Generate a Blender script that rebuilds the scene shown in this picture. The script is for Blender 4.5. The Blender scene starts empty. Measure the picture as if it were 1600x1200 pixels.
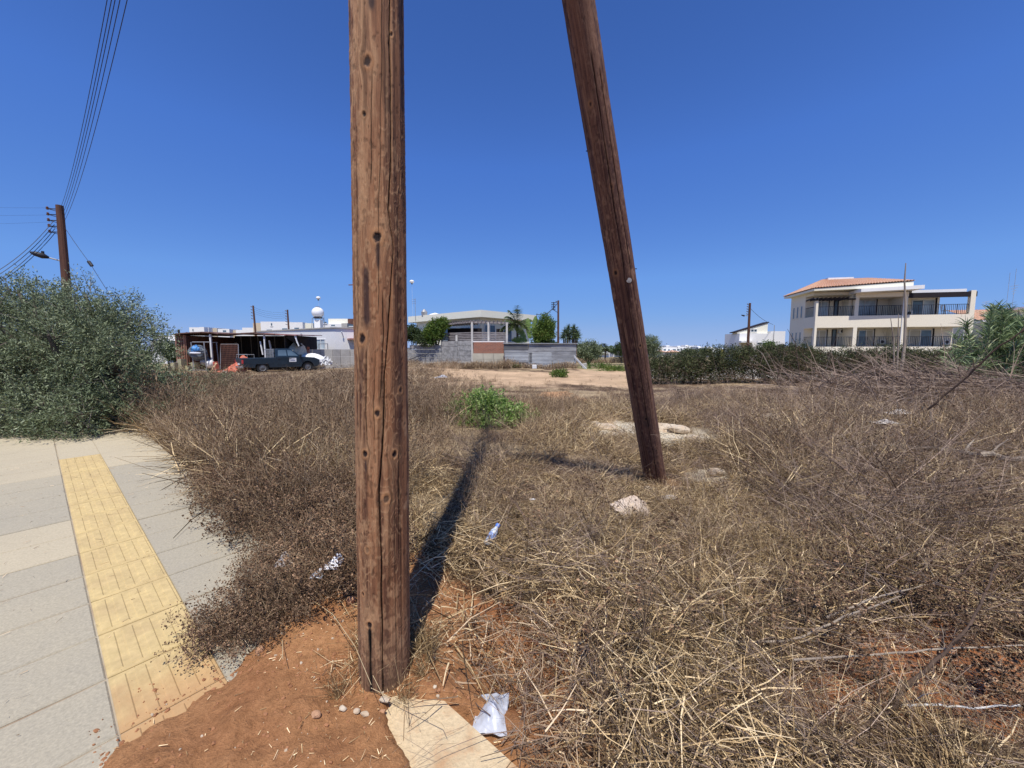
import bpy, math, random
import numpy as np
from mathutils import Vector, Matrix

random.seed(7)
RNG = np.random.default_rng(11)
R = math.radians
sc = bpy.context.scene
COL = sc.collection

# ------------------------------------------------------------------ camera, sky, sun, exposure
CAM_H = 1.6
FPX = 600.0            # focal length in pixels of the 1600 px wide photograph
PITCH = math.atan(52 / 600)
cam_d = bpy.data.cameras.new('camera')
cam_d.sensor_width = 36
cam_d.lens = 36 * FPX / 1600
cam_d.clip_start = 0.05
cam_d.clip_end = 9000
cam = bpy.data.objects.new('camera', cam_d)
COL.objects.link(cam)
cam.location = (0, 0, CAM_H)
cam.rotation_euler = (math.pi / 2 - PITCH, 0, 0)
sc.camera = cam

SUN_EL = R(65.5)
SUN_DIR = Vector((-0.03, -1, 0)).normalized()          # horizontal direction towards the sun
world = bpy.data.worlds.new('World')
sc.world = world
world.use_nodes = True
wn = world.node_tree
bg = wn.nodes['Background']
sky = wn.nodes.new('ShaderNodeTexSky')
sky.sky_type = 'NISHITA'
sky.sun_disc = False
sky.sun_elevation = SUN_EL
sky.sun_rotation = math.atan2(SUN_DIR.x, SUN_DIR.y)
sky.altitude = 3000
sky.air_density = 1.0
sky.dust_density = 0.3
sky.ozone_density = 10.0
# the camera's tone response on the sky: deeper blue overhead, no white band at the horizon
SKY_K = 0.11
sc1 = wn.nodes.new('ShaderNodeVectorMath'); sc1.operation = 'SCALE'; sc1.inputs['Scale'].default_value = SKY_K
crv = wn.nodes.new('ShaderNodeRGBCurve')
for ch, ptsc in ((0, ((0, 0), (.043, .041), (.060, .068), (.132, .150), (.233, .21), (.331, .27), (.514, .33), (1, .42))),
                 (1, ((0, 0), (.093, .116), (.132, .187), (.281, .34), (.449, .40), (.58, .435), (.735, .47), (1, .5))),
                 (2, ((0, 0), (.230, .40), (.317, .60), (.601, .80), (.778, .80), (.895, .77), (1, .74)))):
    cv = crv.mapping.curves[ch]
    while len(cv.points) < len(ptsc): cv.points.new(0.5, 0.5)
    for p_, q_ in zip(cv.points, ptsc): p_.location = q_; p_.handle_type = 'VECTOR'
crv.mapping.update()
sc2 = wn.nodes.new('ShaderNodeVectorMath'); sc2.operation = 'SCALE'; sc2.inputs['Scale'].default_value = 1 / SKY_K
wn.links.new(sky.outputs[0], sc1.inputs[0]); wn.links.new(sc1.outputs[0], crv.inputs['Color'])
wn.links.new(crv.outputs[0], sc2.inputs[0]); wn.links.new(sc2.outputs[0], bg.inputs['Color'])
bg.inputs['Strength'].default_value = SKY_K

sun_d = bpy.data.lights.new('sun', 'SUN')
sun_d.energy = 5.0
sun_d.angle = R(0.53)
sun_d.color = (1.0, 0.95, 0.87)
sun = bpy.data.objects.new('sun', sun_d)
COL.objects.link(sun)
tosun = Vector((SUN_DIR.x * math.cos(SUN_EL), SUN_DIR.y * math.cos(SUN_EL), math.sin(SUN_EL)))
sun.rotation_euler = tosun.to_track_quat('Z', 'Y').to_euler()
sun.location = (0, -10, 30)
sc.view_settings.view_transform = 'Standard'
sc.view_settings.look = 'None'
sc.view_settings.exposure = 0.0
sc.view_settings.gamma = 1.0
sc.view_settings.use_curve_mapping = False
sc.cycles.max_bounces = 4
sc.cycles.diffuse_bounces = 2
sc.cycles.glossy_bounces = 2
sc.cycles.transparent_max_bounces = 8

CP, SP = math.cos(PITCH), math.sin(PITCH)


def ray(u, v):
    d = (600 - v) / FPX
    return np.array([(u - 800) / FPX, CP + d * SP, -SP + d * CP])


def W(u, v, Y):
    """world point at world depth Y on the sight line of photo pixel (u, v)"""
    r = ray(u, v)
    return np.array([0, 0, CAM_H]) + r * (Y / r[1])


def X(u, Y):
    return (u - 800) / FPX * Y * 1.0


def Z(v, Y):
    r = ray(800, v)
    return CAM_H + r[2] / r[1] * Y


# ------------------------------------------------------------------ numeric noise
def _hash(ix, iy, seed):
    n = (ix.astype(np.int64) * 374761393 + iy.astype(np.int64) * 668265263 + seed * 1442695041) & 0xffffffff
    n = ((n ^ (n >> 13)) * 1274126177) & 0xffffffff
    n = n ^ (n >> 16)
    return (n & 0xffff) / 65535.0


def noise2(x, y, seed=0):
    x = np.asarray(x, float); y = np.asarray(y, float)
    ix = np.floor(x); iy = np.floor(y)
    fx = x - ix; fy = y - iy
    fx = fx * fx * (3 - 2 * fx); fy = fy * fy * (3 - 2 * fy)
    a = _hash(ix, iy, seed); b = _hash(ix + 1, iy, seed)
    c = _hash(ix, iy + 1, seed); d = _hash(ix + 1, iy + 1, seed)
    return (a + (b - a) * fx) * (1 - fy) + (c + (d - c) * fx) * fy


def fbm(x, y, seed=0, octv=4, gain=0.5):
    t = 0; a = 1; s = 0
    for k in range(octv):
        t = t + a * noise2(x * 2 ** k, y * 2 ** k, seed + k * 17); s += a; a *= gain
    return t / s


def sm(e0, e1, x):
    t = np.clip((x - e0) / (e1 - e0), 0, 1)
    return t * t * (3 - 2 * t)


# pavement frame: s runs along the pavement (ahead and left), n across it (to the right)
AS = np.array([-0.78, 0.626]); AN = np.array([0.626, 0.78])


def sn(x, y):
    return x * AS[0] + y * AS[1], x * AN[0] + y * AN[1]


def xy(s, n):
    return s * AS[0] + n * AN[0], s * AS[1] + n * AN[1]


def Hbase(x, y):
    """large shape of the land: the pavement climbs gently to the left"""
    s, n = sn(x, y)
    ramp = 0.04 * 8 * (1 - np.exp(-np.clip(s, 0, None) / 8 * 1.0)) * 1.0
    ramp = np.where(s < 6, 0.04 * np.clip(s, 0, None), 0.24 + 0.14 * (1 - np.exp(-(np.clip(s, 6, None) - 6) / 3.5)))
    fade = 1 - 0.7 * sm(9, 18, y) * sm(1, 5, n)
    return ramp * fade


def gauss(x, y, cx, cy, rx, ry, a=0.0):
    ca, sa = math.cos(a), math.sin(a)
    dx = (x - cx) * ca + (y - cy) * sa; dy = -(x - cx) * sa + (y - cy) * ca
    return np.exp(-((dx / rx) ** 2 + (dy / ry) ** 2))


PB_X, PB_Y = -0.604, 1.704


def soil_edge(n):
    return 2.24 + np.clip(n - 0.44, 0, 2) * 0.85


def Hsoil(x, y):
    x = np.asarray(x, float); y = np.asarray(y, float)
    s, n = sn(x, y)
    h = Hbase(x, y)
    wob = (fbm(x * 5, y * 5, 5, 3) - 0.5)
    mound = sm(-0.05, 0.55, soil_edge(n) + wob * 0.14 - s) * sm(-0.10, 0.10, n + wob * 0.10)
    pav = sm(1.15, 1.04, n) * sm(-3.2, -2.9, n)                 # under the pavement
    near = sm(9, 3, np.hypot(x, y))
    rough = (fbm(x * 2.1, y * 2.1, 9, 4) - 0.5) * 0.10 + (fbm(x * 14, y * 14, 3, 3) - 0.5) * 0.022 * near
    far = sm(6, 14, np.hypot(x, y))
    h_field = h + 0.01 + rough * (0.35 + 0.65 * far)
    h_pav = h - 0.045
    hh = h_pav * pav + h_field * (1 - pav)
    jag = (fbm(x * 26, y * 26, 37, 3) - .5) * 0.10
    swept = sm(-0.04, 0.04, x + 0.56 + 0.6 * (y - 1.58) + wob * 0.08 + jag) * sm(1.60, 1.53, y + wob * 0.05 + jag * .4)      # the kerb top is bare here
    mound = mound * (1 - swept * sm(1.2, 1.1, n) )
    clods = (fbm(x * 9, y * 9, 21, 4) - 0.5) * 0.055 + (sm(.45, .75, fbm(x * 22, y * 22, 31, 3)) - 0.3) * 0.012 * sm(.4, .6, fbm(x * 2.5, y * 2.5, 36, 2))
    hh = np.maximum(hh, h - 0.045 + mound * (0.115 + clods * 1.0)) if True else hh
    # hole dug beside the pole, heaps of soil on the right
    hh = hh - 0.26 * gauss(x, y, 0.0, 1.88, 0.24, 0.34, 0.25)
    hh = hh + 0.05 * gauss(x, y, -1.25, 2.3, 0.3, 0.25) - 0.056 * gauss(x, y, PB_X, PB_Y - .1, 0.30, 0.30)
    hh = hh - 0.10 * gauss(x, y, 1.7, 4.4, 0.7, 0.6)
    hh = hh + 0.42 * gauss(x, y, -7.5, 25.5, 5.0, 3.5) + 0.30 * gauss(x, y, 9.5, 11.0, 5.5, 3.0) + 0.12 * gauss(x, y, 4.8, 4.8, 1.5, 1.2)
    return hh


def G(u, v, it=40):
    """ground point on a sight line"""
    r = ray(u, v); t = 1.6 / max(1e-3, -r[2])
    for _ in range(it):
        p = r * t
        t = (CAM_H - float(Hsoil(p[0], p[1]))) / max(1e-3, -r[2]) * 0.5 + t * 0.5
    p = r * t
    return np.array([p[0], p[1], float(Hsoil(p[0], p[1]))])


# ------------------------------------------------------------------ materials
def nd(nt, t, **kw):
    n = nt.nodes.new(t)
    for k, v in kw.items():
        setattr(n, k, v)
    return n


def new_mat(name):
    m = bpy.data.materials.new(name); m.use_nodes = True
    nt = m.node_tree; b = nt.nodes['Principled BSDF']
    return m, nt, b


def ramp_node(nt, fac, stops):
    r = nd(nt, 'ShaderNodeValToRGB')
    el = r.color_ramp.elements
    while len(el) < len(stops):
        el.new(0.5)
    for e, (p, c) in zip(el, stops):
        e.position = p; e.color = (*c, 1)
    nt.links.new(fac, r.inputs[0])
    return r.outputs[0]


def tex_noise(nt, scale, detail=4, rough=0.55, vec=None, dist=0.0):
    n = nd(nt, 'ShaderNodeTexNoise')
    n.inputs['Scale'].default_value = scale; n.inputs['Detail'].default_value = detail
    n.inputs['Roughness'].default_value = rough; n.inputs['Distortion'].default_value = dist
    if vec: nt.links.new(vec, n.inputs['Vector'])
    return n.outputs['Fac']


def objvec(nt, sx=1, sy=1, sz=1):
    g = nd(nt, 'ShaderNodeNewGeometry')
    mp = nd(nt, 'ShaderNodeMapping')
    mp.inputs['Scale'].default_value = (sx, sy, sz)
    nt.links.new(g.outputs['Position'], mp.inputs['Vector'])
    return mp.outputs[0]


def mat_plain(name, c, rough=0.8, var=0.12, scale=3.0, bump=0.0, bscale=40, metal=0.0, spec=0.3, streak=(1, 1, 1)):
    m, nt, b = new_mat(name)
    v = objvec(nt, *streak)
    f = tex_noise(nt, scale, 6, 0.6, v)
    lo = tuple(max(0, x * (1 - var)) for x in c); hi = tuple(min(1, x * (1 + var)) for x in c)
    col = ramp_node(nt, f, [(0.3, lo), (0.7, hi)])
    nt.links.new(col, b.inputs['Base Color'])
    b.inputs['Roughness'].default_value = rough
    b.inputs['Metallic'].default_value = metal
    b.inputs['Specular IOR Level'].default_value = spec
    if bump:
        bf = tex_noise(nt, bscale, 5, 0.6, v)
        bp = nd(nt, 'ShaderNodeBump'); bp.inputs['Strength'].default_value = bump; bp.inputs['Distance'].default_value = 0.01
        nt.links.new(bf, bp.inputs['Height']); nt.links.new(bp.outputs[0], b.inputs['Normal'])
    return m


def mat_stained(name, c, dirt, rough=0.85, scale=1.2, lo=0.45, hi=0.75, bump=0.15, bscale=60, streak=(1, 1, 1), fine=25):
    """a base colour with patches of a second colour and fine grain"""
    m, nt, b = new_mat(name)
    v = objvec(nt, *streak)
    f = tex_noise(nt, scale, 8, 0.62, v, 0.4)
    f2 = tex_noise(nt, fine, 4, 0.6, v)
    mx = nd(nt, 'ShaderNodeMath', operation='MULTIPLY_ADD'); nt.links.new(f2, mx.inputs[0]); mx.inputs[1].default_value = 0.25
    nt.links.new(f, mx.inputs[2])
    col = ramp_node(nt, mx.outputs[0], [(lo + 0.1, c), (hi + 0.1, dirt)])
    hs = nd(nt, 'ShaderNodeMix', data_type='RGBA', blend_type='MULTIPLY'); hs.inputs[0].default_value = 1
    g = ramp_node(nt, f2, [(0.3, (0.82, 0.82, 0.82)), (0.7, (1.08, 1.08, 1.08))])
    nt.links.new(col, hs.inputs[6]); nt.links.new(g, hs.inputs[7])
    nt.links.new(hs.outputs[2], b.inputs['Base Color'])
    b.inputs['Roughness'].default_value = rough; b.inputs['Specular IOR Level'].default_value = 0.25
    if bump:
        bf = tex_noise(nt, bscale, 5, 0.65, v)
        bp = nd(nt, 'ShaderNodeBump'); bp.inputs['Strength'].default_value = bump; bp.inputs['Distance'].default_value = 0.01
        nt.links.new(bf, bp.inputs['Height']); nt.links.new(bp.outputs[0], b.inputs['Normal'])
    return m


def mat_glass(name, c=(0.05, 0.07, 0.09), rough=0.06):
    m, nt, b = new_mat(name)
    v = objvec(nt)
    f = tex_noise(nt, 0.9, 2, 0.5, v)
    col = ramp_node(nt, f, [(0.35, tuple(x * 0.6 for x in c)), (0.7, tuple(x * 1.5 for x in c))])
    nt.links.new(col, b.inputs['Base Color'])
    b.inputs['Roughness'].default_value = rough; b.inputs['Specular IOR Level'].default_value = 0.7
    return m


def mat_leaf(name, stops, trans=0.25, rough=0.6, inst=False, gloss=0.25):
    """colours spread over leaves or blades by their own random value"""
    m, nt, b = new_mat(name)
    at = nd(nt, 'ShaderNodeAttribute', attribute_name='rnd')
    fac = at.outputs['Fac']
    col = ramp_node(nt, fac, stops)
    if inst:
        oi = nd(nt, 'ShaderNodeObjectInfo')
        mr = nd(nt, 'ShaderNodeMapRange'); mr.inputs[3].default_value = 0.72; mr.inputs[4].default_value = 1.22
        nt.links.new(oi.outputs['Random'], mr.inputs[0])
        mx = nd(nt, 'ShaderNodeMix', data_type='RGBA', blend_type='MULTIPLY'); mx.inputs[0].default_value = 1
        nt.links.new(col, mx.inputs[6]); nt.links.new(mr.outputs[0], mx.inputs[7]); col = mx.outputs[2]
    nt.links.new(col, b.inputs['Base Color'])
    b.inputs['Roughness'].default_value = rough; b.inputs['Specular IOR Level'].default_value = gloss
    tr = nd(nt, 'ShaderNodeBsdfTranslucent'); nt.links.new(col, tr.inputs['Color'])
    ms = nd(nt, 'ShaderNodeMixShader'); ms.inputs[0].default_value = trans
    out = nt.nodes['Material Output']
    nt.links.new(b.outputs[0], ms.inputs[1]); nt.links.new(tr.outputs[0], ms.inputs[2]); nt.links.new(ms.outputs[0], out.inputs[0])
    return m


# ------------------------------------------------------------------ mesh builders
def put(o, parent=None):
    COL.objects.link(o)
    if parent is not None:
        o.parent = parent
    return o


def tag(o, label=None, cat=None, group=None, kind=None):
    if label: o['label'] = label
    if cat: o['category'] = cat
    if group: o['group'] = group
    if kind: o['kind'] = kind
    return o


def thing(name, label, cat, loc=(0, 0, 0), group=None):
    o = bpy.data.objects.new(name, None)
    o.empty_display_size = 0.3
    o.location = tuple(float(a) for a in loc)
    put(o); tag(o, label, cat, group)
    return o


class MB:
    """collects faces in world (or framed) coordinates, then makes one mesh object"""
    def __init__(s, xf=None):
        s.v = []; s.f = []; s.mi = []; s.xf = xf

    def add(s, verts, faces, mi=0):
        n = len(s.v)
        s.v.extend([tuple(map(float, p)) for p in verts])
        s.f.extend([tuple(i + n for i in f) for f in faces]); s.mi.extend([mi] * len(faces))
        return s

    def box(s, x0, y0, z0, x1, y1, z1, mi=0):
        v = [(x0, y0, z0), (x1, y0, z0), (x1, y1, z0), (x0, y1, z0), (x0, y0, z1), (x1, y0, z1), (x1, y1, z1), (x0, y1, z1)]
        return s.add(v, [(0, 3, 2, 1), (4, 5, 6, 7), (0, 1, 5, 4), (1, 2, 6, 5), (2, 3, 7, 6), (3, 0, 4, 7)], mi)

    def hexa(s, bot, top, mi=0):
        n = len(bot)
        v = list(bot) + list(top)
        f = [tuple(range(n - 1, -1, -1)), tuple(range(n, 2 * n))] + [(i, (i + 1) % n, n + (i + 1) % n, n + i) for i in range(n)]
        return s.add(v, f, mi)

    def beam(s, p, q, w, h=None, up=(0, 0, 1), mi=0):
        h = h or w
        p = Vector(p); q = Vector(q); d = (q - p).normalized(); u = Vector(up)
        if abs(d.dot(u)) > 0.97: u = Vector((1, 0, 0))
        a = d.cross(u).normalized() * w / 2; b = a.cross(d).normalized() * h / 2
        return s.hexa([p - a - b, p + a - b, p + a + b, p - a + b], [q - a - b, q + a - b, q + a + b, q - a + b], mi)

    def tube(s, pts, rad, n=8, mi=0, caps=True):
        pts = [Vector(p) for p in pts]
        if not hasattr(rad, '__len__'): rad = [rad] * len(pts)
        base = len(s.v); ref = Vector((0.123, 0.331, 0.94)).normalized()
        for i, p in enumerate(pts):
            d = (pts[min(i + 1, len(pts) - 1)] - pts[max(i - 1, 0)]).normalized()
            if abs(d.dot(ref)) > 0.95: rr = Vector((1, 0.1, 0)).normalized()
            else: rr = ref
            a = d.cross(rr).normalized(); b = d.cross(a)
            for k in range(n):
                t = 2 * math.pi * k / n
                s.v.append(tuple(p + (a * math.cos(t) + b * math.sin(t)) * rad[i]))
        for i in range(len(pts) - 1):
            for k in range(n):
                s.f.append((base + i * n + k, base + i * n + (k + 1) % n, base + (i + 1) * n + (k + 1) % n, base + (i + 1) * n + k)); s.mi.append(mi)
        if caps:
            s.f.append(tuple(base + k for k in range(n - 1, -1, -1))); s.mi.append(mi)
            e = base + (len(pts) - 1) * n
            s.f.append(tuple(e + k for k in range(n))); s.mi.append(mi)
        return s

    def lathe(s, o, prof, n=16, mi=0):
        """profile of (radius, z) turned about a vertical axis at o"""
        base = len(s.v)
        for r, z in prof:
            for k in range(n):
                t = 2 * math.pi * k / n
                s.v.append((o[0] + r * math.cos(t), o[1] + r * math.sin(t), o[2] + z))
        for i in range(len(prof) - 1):
            for k in range(n):
                s.f.append((base + i * n + k, base + i * n + (k + 1) % n, base + (i + 1) * n + (k + 1) % n, base + (i + 1) * n + k)); s.mi.append(mi)
        s.f.append(tuple(base + k for k in range(n - 1, -1, -1))); s.mi.append(mi)
        e = base + (len(prof) - 1) * n
        s.f.append(tuple(e + k for k in range(n))); s.mi.append(mi)
        return s

    def ball(s, c, r, n=14, m=8, sz=1.0, mi=0):
        return s.lathe(c, [(max(1e-3, r * math.sin(math.pi * k / m)), -r * sz * math.cos(math.pi * k / m)) for k in range(m + 1)], n, mi)

    def mesh(s, name, loc=(0, 0, 0)):
        v = np.array(s.v, float)
        if s.xf is not None: v = s.xf(v)
        v = v - np.array(loc)
        me = bpy.data.meshes.new(name)
        me.from_pydata([tuple(p) for p in v], [], s.f)
        me.update()
        return me

    def build(s, name, mats, parent=None, smooth=False, bevel=0.0, label=None):
        loc = tuple(parent_world(parent))
        me = s.mesh(name, loc)
        mats = mats if isinstance(mats, (list, tuple)) else [mats]
        for m in mats: me.materials.append(m)
        if len(mats) > 1: me.polygons.foreach_set('material_index', s.mi)
        if smooth:
            me.polygons.foreach_set('use_smooth', [True] * len(me.polygons))
        o = bpy.data.objects.new(name, me)
        put(o, parent)
        if bevel:
            b = o.modifiers.new('bevel', 'BEVEL'); b.width = bevel; b.segments = 1; b.limit_method = 'ANGLE'
        if label: o['label'] = label
        return o


def parent_world(p):
    v = Vector((0, 0, 0))
    while p is not None:
        v += p.location; p = p.parent
    return v


def frame(O, d):
    """local (a along, b inward, z) to world, O the origin, d the along direction"""
    d = np.array([d[0], d[1]], float); d /= np.linalg.norm(d)
    nrm = np.array([-d[1], d[0]])
    O = np.array(O, float)

    def f(v):
        v = np.atleast_2d(v)
        out = np.empty_like(v)
        out[:, 0] = O[0] + v[:, 0] * d[0] + v[:, 1] * nrm[0]
        out[:, 1] = O[1] + v[:, 0] * d[1] + v[:, 1] * nrm[1]
        out[:, 2] = O[2] + v[:, 2]
        return out
    return f


class Cloud:
    """many small free quads with a random value each (leaves, blades, twigs)"""
    def __init__(s): s.q = []; s.r = []; s.m = []

    def quads(s, V, rnd, mi=0):
        s.q.append(np.asarray(V, np.float32).reshape(-1, 4, 3)); n = len(s.q[-1])
        s.r.append(np.broadcast_to(np.asarray(rnd, np.float32), (n,)).copy()); s.m.append(np.full(n, mi, np.int32))

    def ribbons(s, P, D, L, Wd, bend=None, nseg=2, rnd=None, taper=0.15, mi=0, rng=RNG, side=None):
        """P start, D unit direction, L length, Wd width, bend a vector added as t^2"""
        P = np.asarray(P, float); D = np.asarray(D, float); n = len(P)
        L = np.broadcast_to(L, (n,)).astype(float); Wd = np.broadcast_to(Wd, (n,)).astype(float)
        if bend is None: bend = np.zeros((n, 3))
        if rnd is None: rnd = rng.random(n)
        rnd = np.broadcast_to(rnd, (n,))
        if side is None: side = np.cross(D, rng.normal(size=(n, 3)))
        side = side / (np.linalg.norm(side, axis=1, keepdims=True) + 1e-9)
        pts = []
        for k in range(nseg + 1):
            t = k / nseg
            c = P + D * (L * t)[:, None] + bend * (L * t * t)[:, None]
            w = Wd * (1 - (1 - taper) * t) / 2
            pts.append((c - side * w[:, None], c + side * w[:, None]))
        for k in range(nseg):
            V = np.stack([pts[k][0], pts[k][1], pts[k + 1][1], pts[k + 1][0]], axis=1)
            s.quads(V, rnd, mi)
        return (pts[-1][0] + pts[-1][1]) / 2

    def leaves(s, P, D, L, Wd, rnd=None, mi=0, rng=RNG, up=0.0):
        """rhombic leaves from P along D"""
        n = len(P)
        if rnd is None: rnd = rng.random(n)
        L = np.broadcast_to(L, (n,))[:, None]; Wd = np.broadcast_to(Wd, (n,))[:, None]
        ref = rng.normal(size=(n, 3)); ref[:, 2] += up
        side = np.cross(D, ref); side /= (np.linalg.norm(side, axis=1, keepdims=True) + 1e-9)
        a = P; c = P + D * L; m = P + D * L * 0.45
        V = np.stack([a, m - side * Wd / 2, c, m + side * Wd / 2], axis=1)
        s.quads(V, rnd, mi)

    def heads(s, P, r, rnd=None, mi=0):
        n = len(P)
        if rnd is None: rnd = RNG.random(n)
        r = np.broadcast_to(r, (n,))[:, None]
        ex = np.array([1, 0, 0.0]); ey = np.array([0, 1, 0.0]); ez = np.array([0, 0, 1.0])
        for a, b in ((ex, ey), (ex, ez), (ey, ez)):
            V = np.stack([P - a * r, P - b * r, P + a * r, P + b * r], axis=1)
            s.quads(V, rnd, mi)

    def mesh(s, name, mats, loc=(0, 0, 0)):
        q = np.concatenate(s.q); r = np.concatenate(s.r); m = np.concatenate(s.m)
        n = len(q); v = (q.reshape(-1, 3) - np.array(loc, np.float32)).astype(np.float32)
        me = bpy.data.meshes.new(name)
        me.vertices.add(4 * n); me.vertices.foreach_set('co', v.ravel())
        me.loops.add(4 * n); me.loops.foreach_set('vertex_index', np.arange(4 * n, dtype=np.int32))
        me.polygons.add(n); me.polygons.foreach_set('loop_start', np.arange(0, 4 * n, 4, dtype=np.int32))
        me.polygons.foreach_set('loop_total', np.full(n, 4, np.int32))
        mats = mats if isinstance(mats, (list, tuple)) else [mats]
        for k in mats: me.materials.append(k)
        me.polygons.foreach_set('material_index', m)
        me.update(calc_edges=True)
        a = me.attributes.new('rnd', 'FLOAT', 'POINT'); a.data.foreach_set('value', np.repeat(r, 4))
        return me

    def build(s, name, mats, parent=None):
        me = s.mesh(name, mats, tuple(parent_world(parent)))
        return put(bpy.data.objects.new(name, me), parent)


def unit(v):
    return v / (np.linalg.norm(v, axis=-1, keepdims=True) + 1e-9)


def copy_tree(o, parent=None):
    c = o.copy(); COL.objects.link(c)
    if parent is not None: c.parent = parent
    for ch in list(o.children): copy_tree(ch, c)
    return c

# ================================================================== MATERIALS
M = {}
M['white_wall'] = mat_stained('white_wall', (0.88, 0.87, 0.85), (0.80, 0.79, 0.76), 0.8, 0.35, 0.5, 0.85, 0.05, 30)
M['cream_wall'] = mat_stained('cream_wall', (0.90, 0.82, 0.65), (0.85, 0.77, 0.60), 0.85, 0.3, 0.5, 0.9, 0.05, 30)
M['pale_cream'] = mat_stained('pale_cream', (0.90, 0.87, 0.72), (0.84, 0.80, 0.64), 0.85, 0.3, 0.5, 0.9, 0.05, 30)
M['beige_wall'] = mat_plain('beige_wall', (0.62, 0.52, 0.38), 0.85, 0.06, 0.5)
M['frame_white'] = mat_plain('frame_white', (0.75, 0.75, 0.74), 0.5, 0.04)
M['dark_metal'] = mat_plain('dark_metal', (0.03, 0.03, 0.035), 0.5, 0.2)
M['dark_wood'] = mat_plain('dark_wood', (0.020, 0.015, 0.017), 0.7, 0.3, 6)
M['glass'] = mat_glass('glass', (0.10, 0.15, 0.19))
M['glass_pale'] = mat_glass('glass_pale', (0.40, 0.47, 0.50), 0.25)
M['shutter'] = mat_plain('shutter', (0.45, 0.43, 0.36), 0.6, 0.06, 2)
M['wire'] = mat_plain('wire', (0.035, 0.035, 0.045), 0.5, 0.1)
M['grey_metal'] = mat_plain('grey_metal', (0.36, 0.36, 0.36), 0.45, 0.15, 5, metal=0.4)
M['weather_wood'] = mat_stained('weather_wood', (0.40, 0.37, 0.36), (0.20, 0.17, 0.17), 0.9, 3, 0.35, 0.7, 0.3, 80, (1, 1, 4))
M['pole_far'] = mat_stained('pole_far', (0.15, 0.075, 0.05), (0.07, 0.035, 0.03), 0.9, 2, 0.4, 0.7, 0.2, 40, (3, 3, 0.4))
M['rust'] = mat_stained('rust', (0.20, 0.09, 0.06), (0.10, 0.05, 0.04), 0.9, 1.5, 0.4, 0.7, 0.2, 30)
M['bark'] = mat_stained('bark', (0.20, 0.17, 0.14), (0.10, 0.08, 0.06), 0.95, 6, 0.4, 0.7, 0.5, 60)
M['litter_white'] = mat_plain('litter_white', (0.80, 0.80, 0.84), 0.45, 0.05, 8, spec=0.5)


# ================================================================== GROUND
def axis(lim_dense, step, far, growth, center=0.0, lo=None, hi=None):
    pos = [0.0]; st = step
    while pos[-1] < far:
        if pos[-1] > lim_dense: st *= growth
        pos.append(pos[-1] + st)
    return np.array(pos)


xp = axis(2.7, 0.022, 4500, 1.045)
xs = np.concatenate([-xp[:0:-1], xp])
yp = axis(2.9, 0.022, 4500, 1.04)
yn = axis(0.3, 0.08, 3000, 1.12)
ys = np.concatenate([1.1 - yn[:0:-1], 1.1 + yp])
XX, YY = np.meshgrid(xs, ys)
ZZ = Hsoil(XX, YY)
farf = sm(30, 60, np.hypot(XX, YY))
ZZ = ZZ * (1 - farf) + (-0.3) * farf
nx, ny = len(xs), len(ys)

# base colours of the ground by place: red soil, straw litter, pale trodden earth
BARE = []      # bare patches (cx, cy, rx, ry, angle) used for colour and for keeping plants away


def bare(u, v, ru, rv, ang=0.0, strength=1.0, kind='pale'):
    c = G(u, v); a = G(u + ru, v); b = G(u, max(556, v - rv)); b2 = G(u, v + rv)
    BARE.append((c[0], (b[1] + b2[1]) / 2, abs(a[0] - c[0]), max(0.05, abs(b[1] - b2[1]) / 2), ang, strength, kind))


bare(840, 592, 150, 12, 0, 1, 'pale')
bare(960, 584, 60, 8, 0, 1, 'pale')
bare(740, 584, 90, 6, 0, 0.9, 'pale')
bare(870, 618, 30, 6, 0, 1, 'orange')
bare(905, 626, 22, 4, 0, 0.8, 'orange')
bare(720, 600, 35, 4, 0, 0.9, 'pale')
bare(960, 601, 30, 5, 0, 0.9, 'pale')
bare(1005, 676, 100, 15, 0, 1.0, 'lime')
bare(1180, 662, 32, 5, 0, 0.8, 'lime')
bare(1110, 745, 40, 14, 0, 0.8, 'lime')
bare(1050, 885, 60, 22, 0, 0.75, 'sand')
bare(1500, 1040, 150, 48, 0, 0.9, 'red')
bare(1330, 985, 70, 22, 0, 0.7, 'red')
bare(330, 578, 70, 3, 0, 0.9, 'pale')
BARE.append((-0.02, 1.90, 0.40, 0.46, 0.2, 1.0, 'red'))
BARE.append((2.15, 1.72, 1.0, 0.40, 0.1, 1.0, 'red'))
BARE.append((1.75, 4.25, 0.35, 0.4, 0.0, 0.75, 'sand'))
BARE.append((0.36, 1.95, 0.18, 0.3, 0.2, 0.5, 'red'))


def patch(x, y, b):
    cx, cy, rx, ry, a, st, kd = b
    ca, sa = math.cos(a), math.sin(a)
    dx = (x - cx) * ca + (y - cy) * sa; dy = -(x - cx) * sa + (y - cy) * ca
    w = (fbm(x * 2.2 / max(rx, .3) * 1.5, y * 2.2 / max(rx, .3) * 1.5, 77, 3) - 0.5) * 1.1
    r = np.sqrt((dx / rx) ** 2 + (dy / ry) ** 2) + w
    return sm(1.15, 0.75, r) * st


def soil_mask(x, y):
    """1 where the bare red soil of the pavement end and pole foot lies"""
    s, n = sn(x, y)
    wob = (fbm(x * 3, y * 3, 15, 3) - 0.5) * 0.5
    a = sm(0.0, -0.12, s - (soil_edge(n) + 0.12)) * sm(1.75, 1.45, n + wob * 0.7)
    a = a * sm(1.0, 0.6, (x + 1.2) * 0.6 + wob)
    return np.clip(a, 0, 1)


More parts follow.
